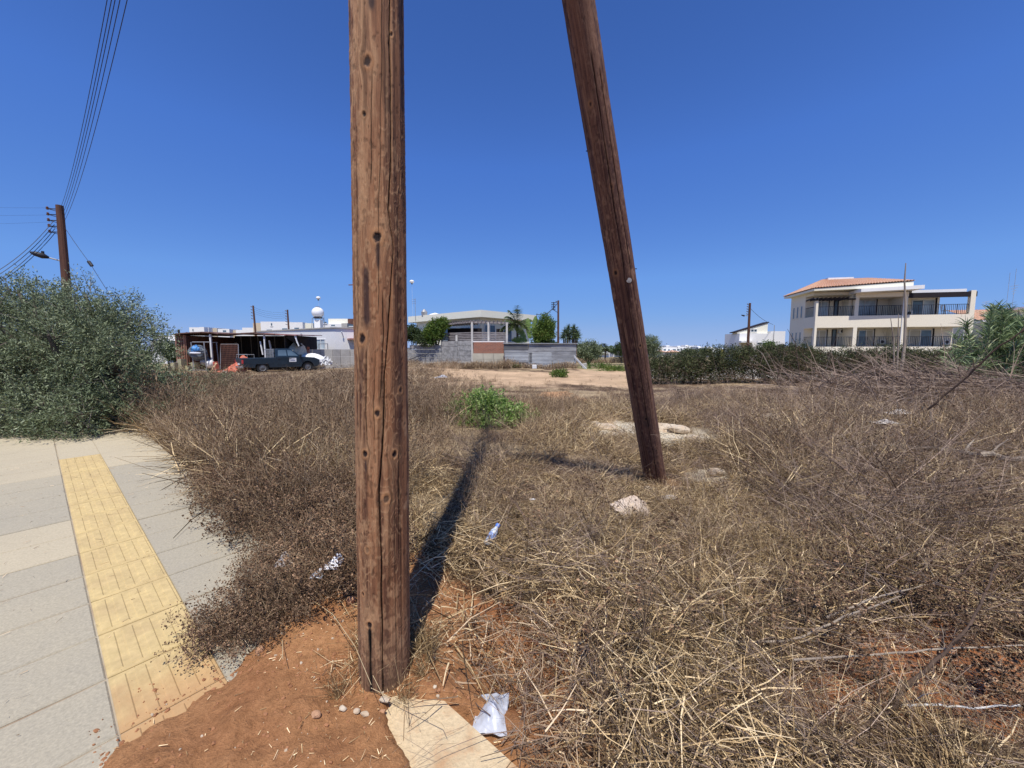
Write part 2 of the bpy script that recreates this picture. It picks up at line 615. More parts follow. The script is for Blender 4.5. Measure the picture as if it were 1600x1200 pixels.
red = np.array([0.43, 0.220, 0.098]); red2 = np.array([0.29, 0.128, 0.056])
straw = np.array([0.40, 0.295, 0.175]); dark = np.array([0.10, 0.064, 0.040])
cols = {'pale': (0.52, 0.36, 0.22), 'orange': (0.50, 0.28, 0.14), 'lime': (0.62, 0.54, 0.40), 'sand': (0.38, 0.22, 0.11), 'red': (0.40, 0.165, 0.07)}
nz1 = fbm(XX * 1.3, YY * 1.3, 4, 5)[..., None]
kz = sm(.42, .62, fbm(XX * 1.1 + 5, YY * 1.1, 14, 4))[..., None]
base = straw * kz * (.5 + nz1 * .9) + dark * (1 - kz) * (.6 + nz1)
fb = fbm(XX * 0.35, YY * 0.35, 41, 4)[..., None]
farg = sm(30, 45, YY)[..., None]
base = base * (1 - farg) + (np.array([0.36, 0.29, 0.16]) * fb * 1.5) * farg
for b in BARE:
    k = patch(XX, YY, b)[..., None]
    base = base * (1 - k) + np.array(cols[b[6]]) * k * (0.62 + 0.75 * fbm(XX * 1.1, YY * 2.6, 88, 4)[..., None])
k = soil_mask(XX, YY)[..., None]
rn = fbm(XX * 6, YY * 6, 8, 4)[..., None]
base = base * (1 - k) + (red * rn + red2 * (1 - rn)) * 1.12 * k
# green weeds on the far trodden ground
gm = (sm(0.52, 0.62, fbm(XX * 0.5 + 9, YY * 0.8, 63, 3)) * sm(26, 30, YY) * sm(46, 38, YY) * sm(5, 7, XX) * sm(13, 11, XX))[..., None]
base = base * (1 - gm) + np.array([0.16, 0.2, 0.06]) * gm

me = bpy.data.meshes.new('ground')
nv = nx * ny
co = np.stack([XX, YY, ZZ], -1).reshape(-1, 3).astype(np.float32)
me.vertices.add(nv); me.vertices.foreach_set('co', co.ravel())
ii = (np.arange(ny - 1)[:, None] * nx + np.arange(nx - 1)[None, :]).ravel()
qf = np.stack([ii, ii + 1, ii + 1 + nx, ii + nx], 1).astype(np.int32)
me.loops.add(qf.size); me.loops.foreach_set('vertex_index', qf.ravel())
me.polygons.add(len(qf)); me.polygons.foreach_set('loop_start', np.arange(0, qf.size, 4, dtype=np.int32))
me.polygons.foreach_set('loop_total', np.full(len(qf), 4, np.int32))
me.polygons.foreach_set('use_smooth', np.ones(len(qf), bool))
me.update(calc_edges=True)
ca = me.color_attributes.new('place', 'FLOAT_COLOR', 'POINT')
rgba = np.concatenate([np.clip(base, 0, 1), np.ones((ny, nx, 1))], -1).reshape(-1, 4).astype(np.float32)
ca.data.foreach_set('color', rgba.ravel())
m, nt, b = new_mat('ground_soil')
at = nd(nt, 'ShaderNodeAttribute', attribute_name='place')
v = objvec(nt)
f = tex_noise(nt, 28, 8, 0.7, v); f2 = tex_noise(nt, 150, 4, 0.7, v)
g1 = ramp_node(nt, f, [(0.25, (0.62, 0.6, 0.58)), (0.5, (1, 1, 1)), (0.78, (1.35, 1.4, 1.45))])
mx = nd(nt, 'ShaderNodeMix', data_type='RGBA', blend_type='MULTIPLY'); mx.inputs[0].default_value = 1
nt.links.new(at.outputs['Color'], mx.inputs[6]); nt.links.new(g1, mx.inputs[7])
g2 = ramp_node(nt, f2, [(0.3, (0.8, 0.8, 0.8)), (0.72, (1.12, 1.13, 1.15))])
mx2 = nd(nt, 'ShaderNodeMix', data_type='RGBA', blend_type='MULTIPLY'); mx2.inputs[0].default_value = 1
nt.links.new(mx.outputs[2], mx2.inputs[6]); nt.links.new(g2, mx2.inputs[7])
nt.links.new(mx2.outputs[2], b.inputs['Base Color'])
b.inputs['Roughness'].default_value = 0.95; b.inputs['Specular IOR Level'].default_value = 0.1
ad = nd(nt, 'ShaderNodeMath', operation='MULTIPLY_ADD'); nt.links.new(f2, ad.inputs[0]); ad.inputs[1].default_value = 0.35; nt.links.new(f, ad.inputs[2])
bp = nd(nt, 'ShaderNodeBump'); bp.inputs['Strength'].default_value = 0.95; bp.inputs['Distance'].default_value = 0.022
nt.links.new(ad.outputs[0], bp.inputs['Height']); nt.links.new(bp.outputs[0], b.inputs['Normal'])
me.materials.append(m)
ground = put(bpy.data.objects.new('ground', me)); tag(ground, kind='structure')

# ================================================================== PAVEMENT (slabs, tactile strip)
M['slab'] = mat_stained('slab', (0.385, 0.345, 0.262), (0.44, 0.385, 0.275), 0.9, 0.9, 0.45, 0.85, 0.2, 150, fine=90)
M['slab_pale'] = mat_stained('slab_pale', (0.50, 0.43, 0.30), (0.44, 0.38, 0.27), 0.9, 1.1, 0.45, 0.8, 0.2, 150, fine=90)
M['joint'] = mat_stained('joint', (0.46, 0.40, 0.29), (0.30, 0.22, 0.15), 0.95, 3, 0.4, 0.7, 0.3, 90)
M['tactile'] = mat_stained('tactile', (0.60, 0.455, 0.215), (0.50, 0.37, 0.185), 0.85, 5.0, 0.42, 0.75, 0.25, 170)


def dust(mat, s_hi=2.62, s_lo=2.1):
    """red dust blown over the near end of the paving (a stain that fades along the pavement)"""
    nt = mat.node_tree; b = nt.nodes['Principled BSDF']
    src = b.inputs['Base Color'].links[0].from_socket
    g = nd(nt, 'ShaderNodeNewGeometry'); dt = nd(nt, 'ShaderNodeVectorMath', operation='DOT_PRODUCT')
    nt.links.new(g.outputs['Position'], dt.inputs[0]); dt.inputs[1].default_value = (AS[0], AS[1], 0)
    nz_ = tex_noise(nt, 7, 6, 0.65, g.outputs['Position'])
    a = nd(nt, 'ShaderNodeMath', operation='MULTIPLY_ADD'); nt.links.new(nz_, a.inputs[0]); a.inputs[1].default_value = 0.5; nt.links.new(dt.outputs['Value'], a.inputs[2])
    mr = nd(nt, 'ShaderNodeMapRange'); nt.links.new(a.outputs[0], mr.inputs[0])
    mr.inputs[1].default_value = s_lo + 0.25; mr.inputs[2].default_value = s_hi + 0.25; mr.inputs[3].default_value = 0.85; mr.inputs[4].default_value = 0
    mr.inputs[3].default_value = 0.6
    mx = nd(nt, 'ShaderNodeMix', data_type='RGBA'); nt.links.new(mr.outputs[0], mx.inputs[0])
    nt.links.new(src, mx.inputs[6]); mx.inputs[7].default_value = (0.42, 0.21, 0.10, 1)
    nt.links.new(mx.outputs[2], b.inputs['Base Color'])


dust(M['tactile'], 2.45, 2.1)

pav = MB()
SL = np.linspace(-4, 24, 57)
for i in range(len(SL) - 1):
    for (n0, n1) in ((-3.1, -1.5), (-1.5, 0.1), (0.1, 1.036)):
        c = [xy(SL[i], n0), xy(SL[i + 1], n0), xy(SL[i + 1], n1), xy(SL[i], n1)]
        t = [(p[0], p[1], float(Hbase(p[0], p[1])) - 0.008) for p in c]
        bt = [(p[0], p[1], p[2] - 0.16) for p in t]
        if n1 < 1.0:
            pav.add(t, [(0, 3, 2, 1)])
        else:
            pav.hexa([bt[0], bt[3], bt[2], bt[1]], [t[0], t[3], t[2], t[1]])
pavement = pav.build('pavement', M['joint']); tag(pavement, kind='structure')


def slab_mesh(ls, ln, th=0.03, lip=0.006):
    mb = MB()
    h, w = ls / 2, ln / 2
    bot = [(-h, -w, -th), (h, -w, -th), (h, w, -th), (-h, w, -th)]
    mid = [(-h, -w, -lip), (h, -w, -lip), (h, w, -lip), (-h, w, -lip)]
    top = [(-h + lip, -w + lip, 0), (h - lip, -w + lip, 0), (h - lip, w - lip, 0), (-h + lip, w - lip, 0)]
    mb.add(bot + mid + top, [(0, 1, 5, 4), (1, 2, 6, 5), (2, 3, 7, 6), (3, 0, 4, 7), (4, 5, 9, 8), (5, 6, 10, 9), (6, 7, 11, 10), (7, 4, 8, 11), (8, 9, 10, 11)])
    return mb


def tilt_for(s, n):
    x, y = xy(s, n)
    e = 0.05
    hx = (float(Hbase(x + AS[0] * e, y + AS[1] * e)) - float(Hbase(x - AS[0] * e, y - AS[1] * e))) / (2 * e)
    return math.atan(hx)


ANG = math.atan2(AS[1], AS[0])


def lay(name, mesh, s, n, dz=0.0, rnd=0.002):
    o = bpy.data.objects.new(name, mesh)
    x, y = xy(s, n)
    o.location = (x, y, float(Hbase(x, y)) + dz + random.uniform(-rnd, rnd))
    o.rotation_euler = (random.uniform(-.003, .003), -tilt_for(s, n), ANG + random.uniform(-.002, .002))
    put(o, pavement)
    return o


TL = 0.39
smesh = {}
for key, (ls, ln, mt) in {'a': (TL - 0.012, 0.80, 'slab'), 'b': (TL - 0.012, 0.80, 'slab_pale'), 'c': (TL * 2 - 0.012, 0.80, 'slab_pale')}.items():
    mm = slab_mesh(ls, ln).mesh('paving_slab'); mm.materials.append(M[mt]); smesh[key] = mm
tm = slab_mesh(TL - 0.008, 0.344, 0.03, 0.004)
for k in range(5):                                    # raised guide bars
    c = -0.1376 + k * 0.0688
    h, w = TL / 2 - 0.026, 0.0225
    tm.hexa([(-h, c - w, -0.001), (h, c - w, -0.001), (h, c + w, -0.001), (-h, c + w, -0.001)],
            [(-h + .006, c - w + .006, 0.004), (h - .006, c - w + .006, 0.004), (h - .006, c + w - .006, 0.004), (-h + .006, c + w - .006, 0.004)])
tmesh = tm.mesh('tactile_tile'); tmesh.materials.append(M['tactile'])
for k in range(-2, 12):
    lay('tactile_tile', tmesh, 2.48 + TL * (k + 0.5), 0.29, 0.001, 0.001)
for k in range(-5, 30):
    s = 2.48 + TL * (k + 0.5)
    for j, n in enumerate((-2.745, -1.935, -1.125, -0.315)):
        pale = (k in (4, 5) and j >= 2) or k > 9 or (j < 2 and (k + j) % 3 == 0)
        lay('paving_slab', smesh['b' if pale else 'a'], s, n + 0.027)
    if k >= -2:
        o = lay('paving_slab', smesh['b' if (k > 9) else 'a'], s, 0.749); o.scale = (1, 0.715, 1)
    if k >= 12 and k < 30:
        o = lay('paving_slab', smesh['b'], s, 0.29); o.scale = (1, 0.43, 1)

# the rough concrete margin of the pavement, bare of soil below the near pole
M['pad'] = mat_stained('pad', (0.64, 0.50, 0.31), (0.46, 0.27, 0.14), 0.95, 6, 0.5, 0.72, 0.8, 60, fine=60)
for k in range(-14, 4):
    s0 = 1.62 - TL * 2 * (3 - k)
    s1 = s0 + TL * 2 - 0.004
    if s1 > 1.7: continue
    mb = MB()
    cc = [(*xy(s0, 0.105), 0), (*xy(s1, 0.105), 0), (*xy(s1, 1.04), 0), (*xy(s0, 1.04), 0)]
    tp = [(c[0], c[1], float(Hbase(c[0], c[1])) + 0.004) for c in cc]
    mb.hexa([(c[0], c[1], -0.30) for c in cc][::-1], tp[::-1])
    mb.build('kerb_slab', M['pad'], pavement)

# ================================================================== THE TWO BIG POLES
def wood_pole(name, parent, P0, P1, r0, r1, ztop_fine, nt_f, nt_b, nzf, seed, knots, stains, cracks, tone, front_dir, pale_left=0.0):
    """A weathered round pole from P0 to P1. knots etc. given as (angle from the side facing the lens, height)"""
    P0 = np.array(P0, float); P1 = np.array(P1, float)
    ax = P1 - P0; Ltot = np.linalg.norm(ax); ax /= Ltot
    f = np.array([front_dir[0], front_dir[1], 0.0]); f -= ax * f.dot(ax); f /= np.linalg.norm(f)
    g = np.cross(ax, f)                        # to the right seen from the front is +g or -g
    th = np.concatenate([np.linspace(-1.9, 1.9, nt_f, endpoint=False), np.linspace(1.9, 2 * math.pi - 1.9, nt_b, endpoint=False)])
    hz = np.concatenate([np.linspace(-0.3, ztop_fine, nzf), np.linspace(ztop_fine, Ltot, 60)[1:]])
    T, Hh = np.meshgrid(th, hz)
    rad = r0 + (r1 - r0) * (Hh / Ltot)
    arc = T * r0
    # grain flows round the knots
    warp = np.zeros_like(arc)
    kd = np.zeros_like(arc); kr = np.zeros_like(arc); kb = np.zeros_like(arc)
    for (ka, kz, ks, dk) in knots:
        dx = (arc - ka * r0) / ks; dz = (Hh - kz) / (ks * 1.25)
        d2 = dx * dx + dz * dz
        warp += -dx * ks * 0.9 * np.exp(-d2 / 4.5) 
        rk = np.sqrt(d2) * (1 + 0.5 * (noise2(arc * 160 + 3, Hh * 120, seed + 7) - .5)); kd = np.maximum(kd, sm(0.95, 0.45, rk) * dk)
        kr = np.maximum(kr, np.exp(-(np.sqrt(d2) - 1.15) ** 2 * 7) * 0.8)
        kb = np.maximum(kb, np.exp(-((arc - ka * r0) / (ks * 2.6)) ** 2 - ((Hh - kz) / (ks * 4)) ** 2))
    a2 = arc + warp + (fbm(arc * 9, Hh * 1.1, seed + 3, 3) - 0.5) * 0.03
    g1 = fbm(a2 * 90, Hh * 2.2, seed, 4, 0.6)
    g2 = fbm(a2 * 320, Hh * 7, seed + 9, 3, 0.6)
    blotch = fbm(arc * 14, Hh * 2.6, seed + 21, 4)
    streak = fbm(a2 * 34, Hh * 0.7, seed + 5, 4)
    nn = fbm(a2 * 13, Hh * 4.2, seed + 40, 3)
    con = np.abs(((nn * 17) % 1.0) - 0.5) * 2                     # flame shaped lines of late wood
    lines = sm(0.74, 0.96, con) * sm(0.42, 0.62, fbm(arc * 7, Hh * 2.2, seed + 50, 3) + 0.06 * np.sign(T))
    torn = sm(0.60, 0.72, fbm(arc * 26, Hh * 16, seed + 60, 4)) * sm(0.4, 0.7, fbm(arc * 6, Hh * 1.1, seed + 61, 3))
    scal = sm(0.52, 0.70, fbm(arc * 70, Hh * 34, seed + 62, 3)) * sm(0.35, 0.6, fbm(arc * 9, Hh * 1.6, seed + 63, 3) - 0.10 * np.sin(T) * (1 if pale_left else 0.3))
    dots = sm(0.70, 0.78, fbm(arc * 60, Hh * 40, seed + 64, 2))
    # cracks
    dep = np.zeros_like(arc); cd = np.zeros_like(arc)
    for (pts, wdt, dpt) in cracks:
        zs = [p[1] for p in pts]; as_ = [p[0] * r0 for p in pts]
        ca_ = np.interp(Hh, zs, as_) + (noise2(Hh * 6, Hh * 0 + 3, seed + 70) - 0.5) * 0.008 + (noise2(Hh * 27, Hh * 0, seed + 71) - 0.5) * 0.003
        on = sm(zs[0] - .02, zs[0] + .04, Hh) * sm(zs[-1] + .02, zs[-1] - .05, Hh)
        ww = wdt * (0.55 + 0.9 * noise2(Hh * 4, Hh * 0 + 9, seed + 72))
        e = np.exp(-((arc - ca_) / ww) ** 2) * on
        dep = np.maximum(dep, e * dpt); cd = np.maximum(cd, e)
    # many short hairline checks
    hair = sm(0.70, 0.80, fbm(a2 * 75, Hh * 1.5, seed + 80, 2)) 
    rr = rad + (g1 - 0.5) * 0.0022 + (g2 - 0.5) * 0.0012 + (blotch - 0.5) * 0.006 - dep - hair * 0.0018 + lines * 0.0009 + scal * 0.0012 - dots * 0.001 - kd * 0.004 + kr * 0.0015
    rr += (fbm(T * 1.2 + 40, Hh * 0.8, seed + 90, 2) - 0.5) * 0.008
    C3 = P0 + ax * Hh[..., None] + (f * np.cos(T)[..., None] + g * np.sin(T)[..., None]) * rr[..., None]
    # colours
    mid, pale, drk, gry = [np.array(c) for c in tone]
    t = np.clip(0.48 + (streak - 0.5) * 2.2 + (g1 - 0.5) * 1.9 + (g2 - .5) * 0.5, 0, 1)[..., None]
    c = drk * (1 - t) + mid * t
    pl = np.clip(sm(0.5, 0.78, blotch * 0.5 + g1 * 0.5 + pale_left * -np.sin(T) * 0.12) , 0, 1)[..., None] * 0.75
    c = c * (1 - pl) + pale * pl
    l_ = (lines * 0.55)[..., None]; c = c * (1 - l_) + pale * 1.05 * l_
    to = (torn * 0.7)[..., None]; c = c * (1 - to) + pale * 1.1 * to
    sc_ = (scal * 0.5)[..., None]; c = c * (1 - sc_) + pale * 0.95 * sc_
    c = c * (1 - 0.35 * dots[..., None])
    gq = (sm(0.55, -0.05, Hh) * 0.55)[..., None]; c = c * (1 - gq) + gry * (0.7 + 0.6 * t) * gq       # bleached foot
    kbr = (kb * 0.35)[..., None]; c = c * (1 - kbr) + np.array(pale) * 0.95 * kbr
    kr_ = (kr * 0.5)[..., None]; c = c * (1 - kr_) + np.array([0.42, 0.20, 0.08]) * kr_
    kdd = np.clip(kd * 1.25, 0, 1)[..., None]; c = c * (1 - kdd) + np.array([0.02, 0.011, 0.010]) * kdd
    for (sa_, z0, z1, w_, k_, col_) in stains:                        # tar drips and stains
        wv = w_ * (0.7 + 0.6 * noise2(Hh * 9, Hh * 0, seed + 33))
        e = np.exp(-((arc - sa_ * r0 - (noise2(Hh * 5, Hh * 0, seed + 34) - .5) * 0.006) / wv) ** 2) * sm(z0 - .02, z0 + .03, Hh) * sm(z1 + .015, z1 - .02, Hh)
        e = np.clip(e * 1.6 * (0.7 + 0.6 * g1), 0, 1)[..., None] * k_
        c = c * (1 - e) + np.array(col_) * e
    c = c * (1 - 0.9 * np.clip(cd * 1.2, 0, 1)[..., None]) * (1 - 0.35 * hair[..., None])
    n_z, n_t = T.shape
    me = bpy.data.meshes.new(name)
    me.vertices.add(n_z * n_t); me.vertices.foreach_set('co', (C3 - np.array(parent_world(parent))).astype(np.float32).ravel())
    i = np.arange(n_z - 1)[:, None] * n_t; j = np.arange(n_t)[None, :]; jn = (j + 1) % n_t
    q = np.stack([i + j, i + jn, i + n_t + jn, i + n_t + j], -1).reshape(-1, 4).astype(np.int32)
    top = ((n_z - 1) * n_t + np.arange(n_t)).astype(np.int32)
    idx = np.concatenate([q.ravel(), top])
    me.loops.add(len(idx)); me.loops.foreach_set('vertex_index', idx)
    me.polygons.add(len(q) + 1)
    me.polygons.foreach_set('loop_start', np.concatenate([np.arange(0, q.size, 4), [q.size]]).astype(np.int32))
    me.polygons.foreach_set('loop_total', np.concatenate([np.full(len(q), 4), [n_t]]).astype(np.int32))
    me.polygons.foreach_set('use_smooth', np.concatenate([np.ones(len(q)), [0]]).astype(bool))
    me.update(calc_edges=True)
    ca = me.color_attributes.new('wood', 'FLOAT_COLOR', 'POINT')
    ca.data.foreach_set('color', np.concatenate([np.clip(c, 0, 1), np.ones(T.shape + (1,))], -1).astype(np.float32).ravel())
    return me


def wood_mat(name, fine):
    m, nt, b = new_mat(name)
    at = nd(nt, 'ShaderNodeAttribute', attribute_name='wood')
    v = objvec(nt, 1, 1, 0.06)
    f = tex_noise(nt, fine, 4, 0.7, v)
    g = ramp_node(nt, f, [(0.3, (0.74, 0.73, 0.72)), (0.7, (1.22, 1.22, 1.22))])
    mx = nd(nt, 'ShaderNodeMix', data_type='RGBA', blend_type='MULTIPLY'); mx.inputs[0].default_value = 1
    nt.links.new(at.outputs['Color'], mx.inputs[6]); nt.links.new(g, mx.inputs[7])
    nt.links.new(mx.outputs[2], b.inputs['Base Color'])
    b.inputs['Roughness'].default_value = 0.8; b.inputs['Specular IOR Level'].default_value = 0.25
    bp = nd(nt, 'ShaderNodeBump'); bp.inputs['Strength'].default_value = 0.5; bp.inputs['Distance'].default_value = 0.004
    nt.links.new(f, bp.inputs['Height']); nt.links.new(bp.outputs[0], b.inputs['Normal'])
    return m


M['wood_big'] = wood_mat('pole_wood', 420)
PB = np.array([-0.604, 1.704, 0.03]); PT = np.array([-0.604 + 0.0162 * 8.4, 1.704, 8.4])
fd = -PB[:2] / np.linalg.norm(PB[:2])
pole = thing('utility_pole', 'thick upright weathered brown wooden utility pole with a long crack, standing in red soil', 'utility pole', (PB[0], PB[1], 0))


def ang_of(u, v):
    """angle round the near pole and height of what photo pixel (u, v) shows"""
    r = ray(u, v); o = np.array([0, 0, CAM_H])
    d = r[:2]; c = -PB[:2].copy(); c[0] -= 0.026
    A = d.dot(d); B = 2 * d.dot(c); Cc = c.dot(c) - 0.1135 ** 2
    disc = max(0, B * B - 4 * A * Cc); t = (-B - math.sqrt(disc)) / (2 * A)
    p = d * t + c
    z = CAM_H + r[2] * t
    g_ = np.array([-fd[1], fd[0]])
    return math.atan2(p.dot(g_), p.dot(fd)), z


KN = [(566, 107, 0.020, 0.75), (563, 190, 0.010, 0.8), (587, 382, 0.021, 0.95), (566, 541, 0.019, 0.85), (592, 657, 0.015, 0.85), (574, 720, 0.014, 0.95),
      (620, 720, 0.014, 0.95), (575, 938, 0.008, 0.7), (586, 986, 0.014, 1.0),
      (605, 65, 0.008, 0.7), (608, 790, 0.016, 0.55), (556, 600, 0.010, 0.4), (628, 620, 0.012, 0.5), (580, 870, 0.012, 0.35)]
knots = [(*ang_of(u, v), s_, d_) for (u, v, s_, d_) in KN]
a0, z0 = ang_of(586, 990); a1, _ = ang_of(588, 1080)
tar = (0.03, 0.018, 0.02)
stains = [(a0, -0.05, z0, 0.006, 1.0, (0.012, 0.01, 0.01))]
for (u, va, vb, w_, k_) in ((588, 390, 430, 0.006, 0.85), (570, 430, 520, 0.012, 0.8), (572, 0, 25, 0.010, 0.85), (620, 0, 180, 0.015, 0.7), (575, 730, 750, 0.004, 0.8),
                            (598, 790, 800, 0.02, 0.4), (565, 560, 640, 0.006, 0.4), (625, 560, 700, 0.008, 0.35)):
    aa, zt = ang_of(u, va); ab, zb = ang_of(u, vb)
    stains.append((aa, zb, zt, w_, k_, tar))
cr = []
main = [(606, 1070), (604, 960), (601, 850), (597, 780), (601, 700), (604, 640), (602, 600), (607, 500), (613, 400), (605, 340), (607, 200), (603, 100), (603, 2)]
pts = [ang_of(u, v) for (u, v) in main]; pts = sorted(pts, key=lambda p: p[1]); pts.append((pts[-1][0], 6.0)); pts.insert(0, (pts[0][0], -0.2))
cr.append((pts, 0.0020, 0.018))
for path, w_, d_ in (([(590, 500), (589, 300), (590, 0)], 0.0012, 0.003), ([(576, 690), (573, 560)], 0.0015, 0.005),
                     ([(597, 640), (598, 540), (596, 470)], 0.0016, 0.007), ([(622, 560), (620, 380), (622, 180)], 0.0012, 0.003), ([(629, 880), (627, 700)], 0.0018, 0.006),
                     ([(575, 300), (574, 120)], 0.0014, 0.005), ([(588, 700), (586, 560)], 0.0013, 0.004)):
    p_ = sorted([ang_of(u, v) for (u, v) in path], key=lambda p: p[1]); cr.append((p_, w_, d_))
stp = sorted([ang_of(587, v) for v in (1080, 1040, 992)], key=lambda p: p[1]); cr.append((stp, 0.0045, 0.01))
me = wood_pole('shaft', pole, PB, PT, 0.1175, 0.0915, 3.25, 230, 50, 860, 3, knots, stains, cr,
               ((0.285, 0.132, 0.064), (0.43, 0.255, 0.138), (0.105, 0.046, 0.026), (0.25, 0.16, 0.102)), fd, pale_left=1.0)
me.materials.append(M['wood_big'])
o = bpy.data.objects.new('shaft', me); put(o, pole)
mb = MB()
p = W(549, 444, 1.76); mb.tube([p + np.array([0.03, 0.01, 0]), p + np.array([-0.012, -0.002, -0.004])], 0.0022, 6)
mb.build('nail', M['rust'], pole)
mb = MB()
p = W(563, 2, 1.62)
mb.tube([W(600, -900, 1.9), W(600, -900, 1.6)], 0.01, 6)
mb.build('step_bolt', M['grey_metal'], pole)

# the leaning brace
SB = np.array([1.74, 4.52, 0.0]); ST = np.array([0.471, 2.97, 4.09])
sd = (ST - SB) / (ST[2] - SB[2])
SE = SB + sd * 7.35
brace = thing('pole_brace', 'dark brown leaning wooden pole bracing the upright pole, foot in dry grass', 'brace pole', tuple(SB))
fd2 = -SB[:2] / np.linalg.norm(SB[:2])
crs = [([(0.25, -0.2), (0.2, 2.0), (0.32, 4.5)], 0.003, 0.01), ([(-0.6, 0.4), (-0.5, 2.6)], 0.003, 0.008), ([(0.8, 1.5), (0.75, 4.4)], 0.003, 0.008)]
kns = [(-0.4, 2.9, 0.02, 0.8), (0.1, 1.3, 0.016, 0.8), (0.6, 2.15, 0.014, 0.8), (0.2, 0.7, 0.014, 0.6), (-0.7, 1.95, 0.016, 0.7), (0.3, 3.6, 0.015, 0.6), (-0.2, 4.2, 0.014, 0.7)]
sts = [(0.35, -0.3, 7, 0.035, 0.35, (0.06, 0.03, 0.028)), (0.1, 1.2, 1.34, 0.05, 0.5, tar)]
me = wood_pole('shaft', brace, SB - sd * 0.25, SE, 0.128, 0.098, 5.0, 120, 40, 420, 57, kns, sts, crs,
               ((0.20, 0.098, 0.062), (0.33, 0.19, 0.12), (0.085, 0.040, 0.034), (0.20, 0.12, 0.085)), fd2)
me.materials.append(M['wood_big'])
o = bpy.data.objects.new('shaft', me); put(o, brace)
mb = MB()
zc = Z(438, 3.55)
pc = W(983, 438, 3.56); dirc = -unit(ray(983, 438))
pc = pc + dirc * 0.0
q1 = pc + dirc * 0.02; 
mb.tube([pc, q1], 0.023, 14); mb.tube([q1, q1 + dirc * 0.008], 0.009, 8)
mb.build('washer', M['grey_metal'], brace)
mb = MB(); p = W(993, 420, 3.62); mb.tube([p - np.array([.05, 0, 0]), p + np.array([0.012, 0, 0.0])], 0.004, 6); mb.build('nail', M['dark_metal'], brace)
mb = MB(); p = W(918, 236, 3.3); mb.tube([p + np.array([.05, 0, 0]), p - np.array([0.012, 0, 0.0])], 0.004, 6); mb.build('nail', M['dark_metal'], brace)
mb = MB(); jt = SE - sd * 0.3
mb.tube([jt + np.array([0.2, .2, 0]), jt - np.array([0.35, 0.1, 0])], 0.012, 8); mb.build('through_bolt', M['grey_metal'], brace)

# ================================================================== DRY FIELD PLANTS
V = {}
V['straw'] = mat_leaf('dry_straw', [(0.00, (0.048, 0.027, 0.013)), (0.38, (0.138, 0.087, 0.041)), (0.60, (0.488, 0.337, 0.165)), (1.00, (0.933, 0.733, 0.436))], 0.06, 0.55, True)
V['brown'] = mat_leaf('dry_brown_weed', [(0.00, (0.092, 0.059, 0.034)), (0.45, (0.298, 0.204, 0.124)), (0.78, (0.555, 0.403, 0.253)), (1.00, (0.843, 0.655, 0.429))], 0.12, 0.7, True)
V['grey'] = mat_leaf('dead_twig', [(0.00, (0.101, 0.065, 0.050)), (0.50, (0.246, 0.173, 0.132)), (1.00, (0.493, 0.375, 0.283))], 0.05, 0.75, True)
V['seed'] = mat_leaf('seed_head', [(0.00, (0.073, 0.041, 0.025)), (0.60, (0.209, 0.127, 0.077)), (1.00, (0.481, 0.325, 0.202))], 0.0, 0.8, True)
V['green'] = mat_leaf('caper_leaf', [(0.0, (0.08, 0.15, 0.03)), (0.5, (0.22, 0.33, 0.08)), (1.0, (0.54, 0.60, 0.27))], 0.35, 0.45)


def clump_object(cl, name, mats):
    me = cl.mesh(name, mats)
    return bpy.data.objects.new(name, me)


def sph(n, rng, emin, emax):
    az = rng.random(n) * 2 * math.pi; el = np.radians(emin + (emax - emin) * rng.random(n))
    return np.stack([np.cos(az) * np.cos(el), np.sin(az) * np.cos(el), np.sin(el)], 1)


def straw_mat(seed, n=95, r=0.17, L=(0.04, 0.24), h=0.09, w=0.0040, up=(-8, 38)):
    rng = np.random.default_rng(seed); c = Cloud()
    a = rng.random(n) * 2 * math.pi; q = r * np.sqrt(rng.random(n))
    P = np.stack([np.cos(a) * q, np.sin(a) * q, rng.random(n) ** 1.6 * h], 1)
    D = sph(n, rng, *up)
    Lg = L[0] + (L[1] - L[0]) * rng.random(n) ** 1.5
    bend = rng.normal(size=(n, 3)) * 0.22; bend[:, 2] -= 0.18
    c.ribbons(P, D, Lg, w * (0.6 + 0.9 * rng.random(n)), bend, 2, np.clip(rng.normal(0.5, 0.32, n), 0, 1), 0.4, 0, rng)
    return clump_object(c, 'straw_clump', [V['straw']])


def tuft(seed, n=80, r=0.05, L=(0.15, 0.5), w=0.003, mat='straw', lean=35, mean=0.5, ears=True):
    rng = np.random.default_rng(seed); c = Cloud()
    a = rng.random(n) * 2 * math.pi; q = r * np.sqrt(rng.random(n))
    P = np.stack([np.cos(a) * q, np.sin(a) * q, np.zeros(n) - 0.01], 1)
    D = sph(n, rng, 90 - lean * 1.6, 90)
    Lg = L[0] + (L[1] - L[0]) * rng.random(n)
    bend = np.concatenate([D[:, :2] * 0.5, -0.25 * np.ones((n, 1))], 1) * (0.3 + rng.random((n, 1))) + rng.normal(size=(n, 3)) * 0.08
    T = c.ribbons(P, D, Lg, w * (0.7 + 0.7 * rng.random(n)), bend, 3, np.clip(rng.normal(mean, 0.22, n), 0, 1), 0.3, 0, rng)
    if ears:
        k = rng.random(n) < 0.3
        c.leaves(T[k], unit(D[k] + bend[k] * 1.5), 0.03 + 0.03 * rng.random(k.sum()), 0.006, rng=rng)
    return clump_object(c, 'grass_clump', [V[mat]])


